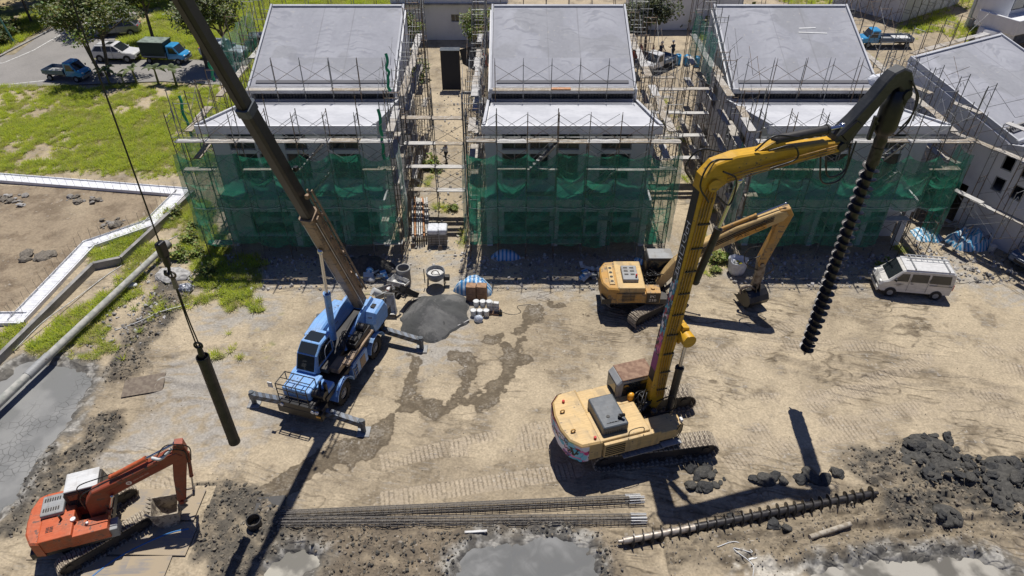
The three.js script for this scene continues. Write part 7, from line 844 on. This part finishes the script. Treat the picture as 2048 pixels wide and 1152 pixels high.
// grass
{ rnd = mulberry(9); const p = [], nn = []; for (let k = 0; k < 7; k++) { const a = k * 0.9, lean = rr(0.5, 1.3), h = rr(0.7, 1), w = 0.07, dx = Math.cos(a), dz = Math.sin(a), bx = dx * 0.1, bz = dz * 0.1; p.push(bx - dz * w, 0, bz + dx * w, bx + dz * w, 0, bz - dx * w, bx + dx * lean * h, h, bz + dz * lean * h); for (let q = 0; q < 3; q++) nn.push(dx * 0.25, 0.95, dz * 0.25); } const g = new THREE.BufferGeometry(); g.setAttribute('position', new THREE.Float32BufferAttribute(p, 3)); g.computeVertexNormals();
  const spots = []; for (let k = 0; k < 400000 && spots.length < 62000; k++) { const far = k % 3 === 0, x = far ? rr(-58, -13) : rr(-48, -14), z = far ? rr(-94, -64) : rr(-64, -24); if (z > -64.2 && z < -63 && x < -26) { if (rnd() < 0.5) continue; } if (z < -63.2 && x < -25 && (x > -53 && z > -88 && (z > -70 && x < -26 || x < -42.5))) continue; const gq = greenness(x, z); if (rnd() < gq * 0.8) spots.push([x, z, gq, far]); } for (let k = 0; k < 12000; k++) { const x = rr(-12, 34), z = rr(-62, -32); if (rnd() < greenness(x, z)) spots.push([x, z, 1, false]); } for (let k = 0; k < 9000; k++) { const x = rr(20, 66), z = rr(-94, -70); if (rnd() < greenness(x, z)) spots.push([x, z, 1, true]); }
  const im = new THREE.InstancedMesh(geo([g]), new THREE.MeshPhysicalMaterial({ color: 0xffffff, roughness: 1, transmission: 0.45, side: THREE.DoubleSide }), spots.length), M = new THREE.Matrix4(), c = new THREE.Color();
  spots.forEach(([x, z, gq, far], i) => { const dry = sst(0.43, 0.57, fbm(x * 0.8 + 9, z * 0.8, 4) * 0.5 + fbm(x * 3.1, z * 3.1 + 2, 4) * 0.5), s = (far ? 0.42 : 0.26) * rr(0.6, 1.4) * (1 - dry * 0.3); im.setMatrixAt(i, M.compose(V(x, gy(x, z) - 0.01, z), new THREE.Quaternion().setFromEuler(E3(0, rr(0, 6), 0)), V(s * 1.3, s, s * 1.3))); const q = mixc(mixc([0.27, 0.38, 0.01], [0.58, 0.62, 0.03], rnd()), [0.33, 0.27, 0.13], dry * 0.7 * rnd() + (rnd() < 0.05 ? 0.6 : 0)); im.setColorAt(i, c.setRGB(...q)); });
  im.name = 'grass'; im.castShadow = im.receiveShadow = true; scene.add(im); tag(im, 'tall grass over the field and the verges', undefined, undefined, 'stuff'); }
// ---- buildings behind
function block(label, x, z, w, d, h, turn, { wins = [], band = 0, mat = M_PLASTER } = {}) { const t = thing('building', label, 'building', [x, 0, z], turn, 'buildings behind the villas'); mesh('front_wall', [xf(EX(rect(-w / 2, w / 2, 0, h), 0.25, 0, wins.map(([a, b, c, e]) => rect(a, b, c, e))), 0, 0, d / 2 - 0.125)], mat, t); for (const s of [-1, 1]) mesh('side_wall', [B(0.25, h, d - 0.52, s * (w / 2 - 0.125), h / 2, 0)], mat, t); mesh('back_wall', [B(w, h, 0.25, 0, h / 2, -d / 2 + 0.13)], mat, t); mesh('roof', [B(w - 0.04, 0.25, d - 0.04, 0, h - 0.3, 0)], M_ROOF[0], t); for (const [a, b, c, e] of wins) { const wd = mesh('window', [B(b - a, 0.07, 0.08, (a + b) / 2, c + 0.035, d / 2 - 0.14), B(b - a, 0.07, 0.08, (a + b) / 2, e - 0.035, d / 2 - 0.14), B(0.07, e - c - 0.14, 0.08, (a + b) / 2, (c + e) / 2, d / 2 - 0.14)], M_FRAME, t); mesh('pane', [B(b - a, e - c, 0.02, (a + b) / 2, (c + e) / 2, d / 2 - 0.2)], M_TGLASS, wd); } return t; }
{ const t = block('grey building at the end of the left alley, fluted parapet above', -6.6, -79.6, 12, 7, 3.9, 0, { wins: [[0.1, 0.95, 1.9, 2.7]] }); mesh('cornice', [B(12.4, 0.9, 0.5, 0, 4.35, 3.55)], M_PLASTER, t); mesh('eave', [B(12.2, 0.16, 0.8, 0, 3.85, 3.6)], M_CONC, t); for (let k = 0; k < 60; k++) mesh('flute', [B(0.09, 2.2, 0.12, -5.9 + k * 0.2, 5.9, 3.5)], M_PLASTER, t); mesh('parapet', [B(12, 2.2, 0.2, 0, 5.9, 3.38)], M_CONC, t); }
block('grey wall of a building behind the dark alley tree', 19.5, -82.5, 12, 6, 5.5, 0);
{ const t = block('white building at the top right with scaffold posts before it', 47.6, -89.6, 13, 9, 8.5, 0.62, { wins: [[-5.4, -4.2, 4.5, 6], [-2.6, -1.4, 4.5, 6], [1.5, 2.7, 4.5, 6]] }); rnd = mulberry(66); const s = thing('scaffold', 'scaffold in front of the white building at the top right', 'scaffold', [47.6, 0, -89.6], 0.62, 'scaffolds round the villas'); run(s, { x: -7, z: 5.2, n: 8, lv: [0, 1.7, 3.4, 5.1], plank: (l) => l === 2 ? 0.9 : 0.2, frame: () => 1, cross: () => 0.6 }); run(s, { x: -7.4, z: 4.5, a: Math.PI / 2, n: 5, lv: [0, 1.7, 3.4, 5.1], plank: (l) => l === 2 ? 0.9 : 0.2, frame: () => 1, cross: () => 0.6 }); }
{ const t = thing('building', 'white building with round corner and wide balcony at the top right corner', 'building', [52, 0, -72.5], 0.45, 'buildings behind the villas'); mesh('round_tower', [uvless(LA([[0, 0], [1.6, 0], [1.6, 3.4], [0, 3.4]], 30)).translate(-5.2, 0, 1.0)], M_PLASTER, t); mesh('ground_wall', [B(10, 3.3, 0.3, 0.5, 1.65, -1.2)], M_CONC, t); mesh('balcony', [RB(15, 0.35, 4.2, 0.1, 1.2, 3.55, 1.2)], M_PLASTER, t); mesh('balcony_parapet', [RB(15, 1.2, 0.25, 0.06, 1.2, 4.2, 3.2)], M_PLASTER, t); mesh('balcony_parapet', [RB(0.25, 1.2, 4.0, 0.06, -6.2, 4.2, 1.2)], M_PLASTER, t); mesh('upper_wall', [B(12, 3.4, 0.3, 2.4, 5.4, -1.0)], M_PLASTER, t); mesh('round_bay', [uvless(LA([[0, 3.8], [1.5, 3.8], [1.5, 7.2], [0, 7.2]], 30)).translate(-4.6, 0, -0.6)], M_PLASTER, t); mesh('window_wall', [B(8, 2.2, 0.1, 2.6, 5.2, -0.8)], M_TGLASS, t); for (let k = 0; k < 5; k++) mesh('mullion', [B(0.1, 2.2, 0.08, -1.2 + k * 1.9, 5.2, -0.73)], M_FRAME, t); mesh('roof', [B(9, 0.3, 6, 5, 7.2, -4)], M_ROOF[1], t); mesh('back_wall', [B(7, 7, 0.3, 6, 3.5, -7)], M_PLASTER, t); }
// orange road barriers, blue barrels
{ const M_OR = std({ color: lin(0.62, 0.09, 0.03), roughness: 0.5 }); rnd = mulberry(14); [[11.6, -71.4, 'leftmost'], [12.6, -71.0, 'second from left'], [13.4, -71.8, 'third from left'], [14.6, -71.5, 'rightmost'], [12.2, -73.0, 'rearmost']].forEach(([x, z, l]) => { const t = thing('road_barrier', l + ' orange plastic barrier lying under the dark alley tree', 'barrier', [x, 0, z], rr(-0.6, 0.6), 'orange barriers'); mesh('shell', [EX([[-0.25, 0], [0.25, 0], [0.2, 0.25], [0.09, 0.4], [0.07, 0.85], [-0.07, 0.85], [-0.09, 0.4], [-0.2, 0.25]], 1.0, 0.03)], M_OR, t); mesh('slot', [B(0.3, 0.1, 0.25, 0, 0.12, 0)], M_DARK, t); }); { const t = thing('road_barrier', 'lone orange barrier beside the middle villa scaffold', 'barrier', [-2.7, 0, -68.5], 0.3, 'orange barriers'); mesh('shell', [EX([[-0.25, 0], [0.25, 0], [0.2, 0.25], [0.09, 0.4], [0.07, 1.0], [-0.07, 1.0], [-0.09, 0.4], [-0.2, 0.25]], 0.9, 0.03)], M_OR, t); }
  const M_BL = std({ color: lin(0.02, 0.25, 0.5), roughness: 0.4 }); [[16.6, -68.8, 'left'], [17.5, -68.6, 'middle'], [18.4, -68.2, 'right']].forEach(([x, z, l]) => { const t = thing('barrel', l + ' bright blue barrel beside the white pickup in the far alley', 'barrel', [x, 0, z], 0, 'blue barrels'); mesh('drum', [uvless(LA([[0, 0], [0.3, 0], [0.33, 0.05], [0.33, 0.35], [0.35, 0.38], [0.33, 0.41], [0.33, 0.75], [0.3, 0.95], [0, 0.95]], 20))], M_BL, t); mesh('cap', [T([0.12, 0.95, 0], [0.12, 0.99, 0], 0.06, 0.06, 10)], M_DARK, t); }); }
{ const m = mesh('tarpaulin_heap', [mound(0, 0, 1.8, 1.2, 1.1, 4, { flat: 2, rough: 0.25 })], M_BAG); m.position.set(36.4, 0, -76.5); tag(m, 'white and blue sheet thrown over rubble behind the blue flat bed truck', 'tarpaulin', 'blue tarpaulins'); }
// ---- people: one continuous body from tapered bones
function sdfBody(bones, box, res) { // bones: [a, b, ra, rb, colour key]
  const [x0, y0, z0, S] = box, mc = new MarchingCubes(res, std({}), false, false, 60000); mc.isolation = 0; const n = res; const f = mc.field;
  for (let k = 0; k < n; k++) for (let j = 0; j < n; j++) for (let i = 0; i < n; i++) { const x = x0 + S * i / n, y = y0 + S * j / n, z = z0 + S * k / n; let d = 9; for (const [a, b, ra, rb] of bones) { const ux = b[0] - a[0], uy = b[1] - a[1], uz = b[2] - a[2], t = clamp(((x - a[0]) * ux + (y - a[1]) * uy + (z - a[2]) * uz) / (ux * ux + uy * uy + uz * uz + 1e-9)), q = Math.hypot(x - a[0] - ux * t, y - a[1] - uy * t, z - a[2] - uz * t) - (ra + (rb - ra) * t), h = Math.max(0.04 - Math.abs(d - q), 0) / 0.04; d = Math.min(d, q) - h * h * 0.01; } f[i + j * n + k * n * n] = -d; }
  mc.update(); const cnt = mc.count ?? mc.geometry.drawRange.count, g = new THREE.BufferGeometry(), p = mc.positionArray.slice(0, cnt * 3); for (let i = 0; i < cnt; i++) { p[i * 3] = x0 + S * (p[i * 3] + 1) / 2; p[i * 3 + 1] = y0 + S * (p[i * 3 + 1] + 1) / 2; p[i * 3 + 2] = z0 + S * (p[i * 3 + 2] + 1) / 2; } g.setAttribute('position', new THREE.BufferAttribute(p, 3)); 
  const c = new Float32Array(cnt * 3); for (let i = 0; i < cnt; i++) { let b = 9, key = bones[0][4]; for (const bo of bones) { const t = (() => { const a = bo[0], e = bo[1], ux = e[0] - a[0], uy = e[1] - a[1], uz = e[2] - a[2]; return clamp(((p[i * 3] - a[0]) * ux + (p[i * 3 + 1] - a[1]) * uy + (p[i * 3 + 2] - a[2]) * uz) / (ux * ux + uy * uy + uz * uz + 1e-9)); })(), q = Math.hypot(...[0, 1, 2].map((m) => p[i * 3 + m] - bo[0][m] - (bo[1][m] - bo[0][m]) * t)) - (bo[2] + (bo[3] - bo[2]) * t); if (q < b) { b = q; key = bo[4]; } } c.set(key, i * 3); } g.setAttribute('color', new THREE.BufferAttribute(c, 3)); const mg = mergeVertices(g, 1e-4); mg.computeVertexNormals(); return mg;
}
const SKIN = [0.35, 0.2, 0.13];
function person(label, x, y, z, turn, { shirt, legs, bend = 0, hat, arms = 0.3 }) {
  const t = thing('person', label, 'person', [x, y, z], turn, 'workers on the site'), sh = bend, hip = 0.92, L = [];
  const up = (d, s = 0) => [d * Math.sin(sh), hip + d * Math.cos(sh), s];
  L.push([[0, hip - 0.02, 0.05], [0, hip - 0.02, -0.05], 0.14, 0.14, legs], [up(0.05), up(0.3), 0.14, 0.15, shirt], [up(0.3, 0.09), up(0.44, 0.15), 0.13, 0.07, shirt], [up(0.3, -0.09), up(0.44, -0.15), 0.13, 0.07, shirt], [up(0.45), up(0.58), 0.055, 0.05, SKIN], [up(0.66).map((v, i) => v + (i ? 0 : 0.02)), up(0.73), 0.085, 0.1, SKIN], [up(0.62).map((v, i) => v + (i ? 0 : 0.06)), up(0.68).map((v, i) => v + (i ? 0 : 0.075)), 0.035, 0.045, SKIN], [up(0.68).map((v, i) => v + (i ? 0 : 0.1)), up(0.68).map((v, i) => v + (i ? 0 : 0.115)), 0.018, 0.014, SKIN], [up(0.69, 0.095), up(0.71, 0.1), 0.018, 0.018, SKIN], [up(0.69, -0.095), up(0.71, -0.1), 0.018, 0.018, SKIN]);
  for (const s of [-1, 1]) { const k = [s * 0.08 + 0.05, 0.5, s * 0.11], f = [s * 0.12 - 0.02, 0.09, s * 0.12]; L.push([[0, hip - 0.04, s * 0.09], k, 0.095, 0.065, legs], [k, f, 0.06, 0.042, legs], [[f[0] - 0.04, 0.045, f[2]], [f[0] + 0.17, 0.035, f[2] + s * 0.02], 0.045, 0.036, [0.03, 0.03, 0.03]]); const a = up(0.44, s * 0.19), e = [a[0] + 0.06 + arms * 0.1, a[1] - 0.28, a[2] + s * 0.05], w = [e[0] + 0.08 + arms * 0.3, e[1] - 0.22 + arms * 0.25, e[2] - s * 0.03]; L.push([a, e, 0.055, 0.045, shirt], [e, w, 0.042, 0.03, arms > 0.5 ? SKIN : shirt]); const dir = V(...w).sub(V(...e)).normalize(), pm = V(...w).addScaledVector(dir, 0.07).toArray(); L.push([w, pm, 0.034, 0.036, SKIN]); for (let q = 0; q < 4; q++) { const o = V(...pm).add(V(0, 0, (q - 1.5) * 0.02)), m = o.clone().addScaledVector(dir, 0.045), n = m.clone().addScaledVector(dir, 0.035 - Math.abs(q - 1.5) * 0.008).add(V(0.012, -0.01, 0)); L.push([o.toArray(), m.toArray(), 0.011, 0.01, SKIN], [m.toArray(), n.toArray(), 0.01, 0.008, SKIN]); } const th = V(...w).addScaledVector(dir, 0.03).add(V(0.02, 0, -s * 0.03)); L.push([th.toArray(), th.clone().addScaledVector(dir, 0.05).add(V(0.015, 0, -s * 0.02)).toArray(), 0.013, 0.01, SKIN]); }
  mesh('body', [sdfBody(L, [-0.95, -0.02, -0.95, 1.9], 88)], std({ color: 0xffffff, vertexColors: true, roughness: 0.8 }), t);
  const h = up(0.76); if (hat) mesh('hat', [xf(uvless(LA(hat === 'straw' ? [[0, 0.13], [0.09, 0.12], [0.11, 0.03], [0.27, 0], [0.275, 0.012], [0.12, 0.05], [0.1, 0.14], [0, 0.15]] : [[0, 0.13], [0.08, 0.11], [0.125, 0.02], [0.15, 0], [0.155, 0.01], [0.135, 0.05], [0.08, 0.13], [0, 0.145]], 22)), h[0] + 0.01, h[1] + 0.005, 0, 0, 0, -sh * 0.7)], std({ color: hat === 'straw' ? lin(0.62, 0.47, 0.28) : lin(0.6, 0.6, 0.58), roughness: 0.7 }), t); return t;
}
person('worker in white shirt and straw hat walking in the alley', -5.0, 0.0, -47.7, 2.6, { shirt: [0.58, 0.6, 0.66], legs: [0.03, 0.032, 0.04], hat: 'straw', bend: 0.12, arms: 0.25 });
person('worker in dark clothes behind the white pickup', 15.1, 0, -70.3, -1.2, { shirt: [0.04, 0.05, 0.07], legs: [0.03, 0.03, 0.035], hat: 'helmet', bend: 0.15, arms: 0.6 });
person('worker beside the blue barrels in the far alley', 16.4, 0, -70.4, 1.9, { shirt: [0.05, 0.055, 0.06], legs: [0.03, 0.03, 0.035], hat: 'helmet', bend: 0.25, arms: 0.7 });
renderer.render(scene, camera);
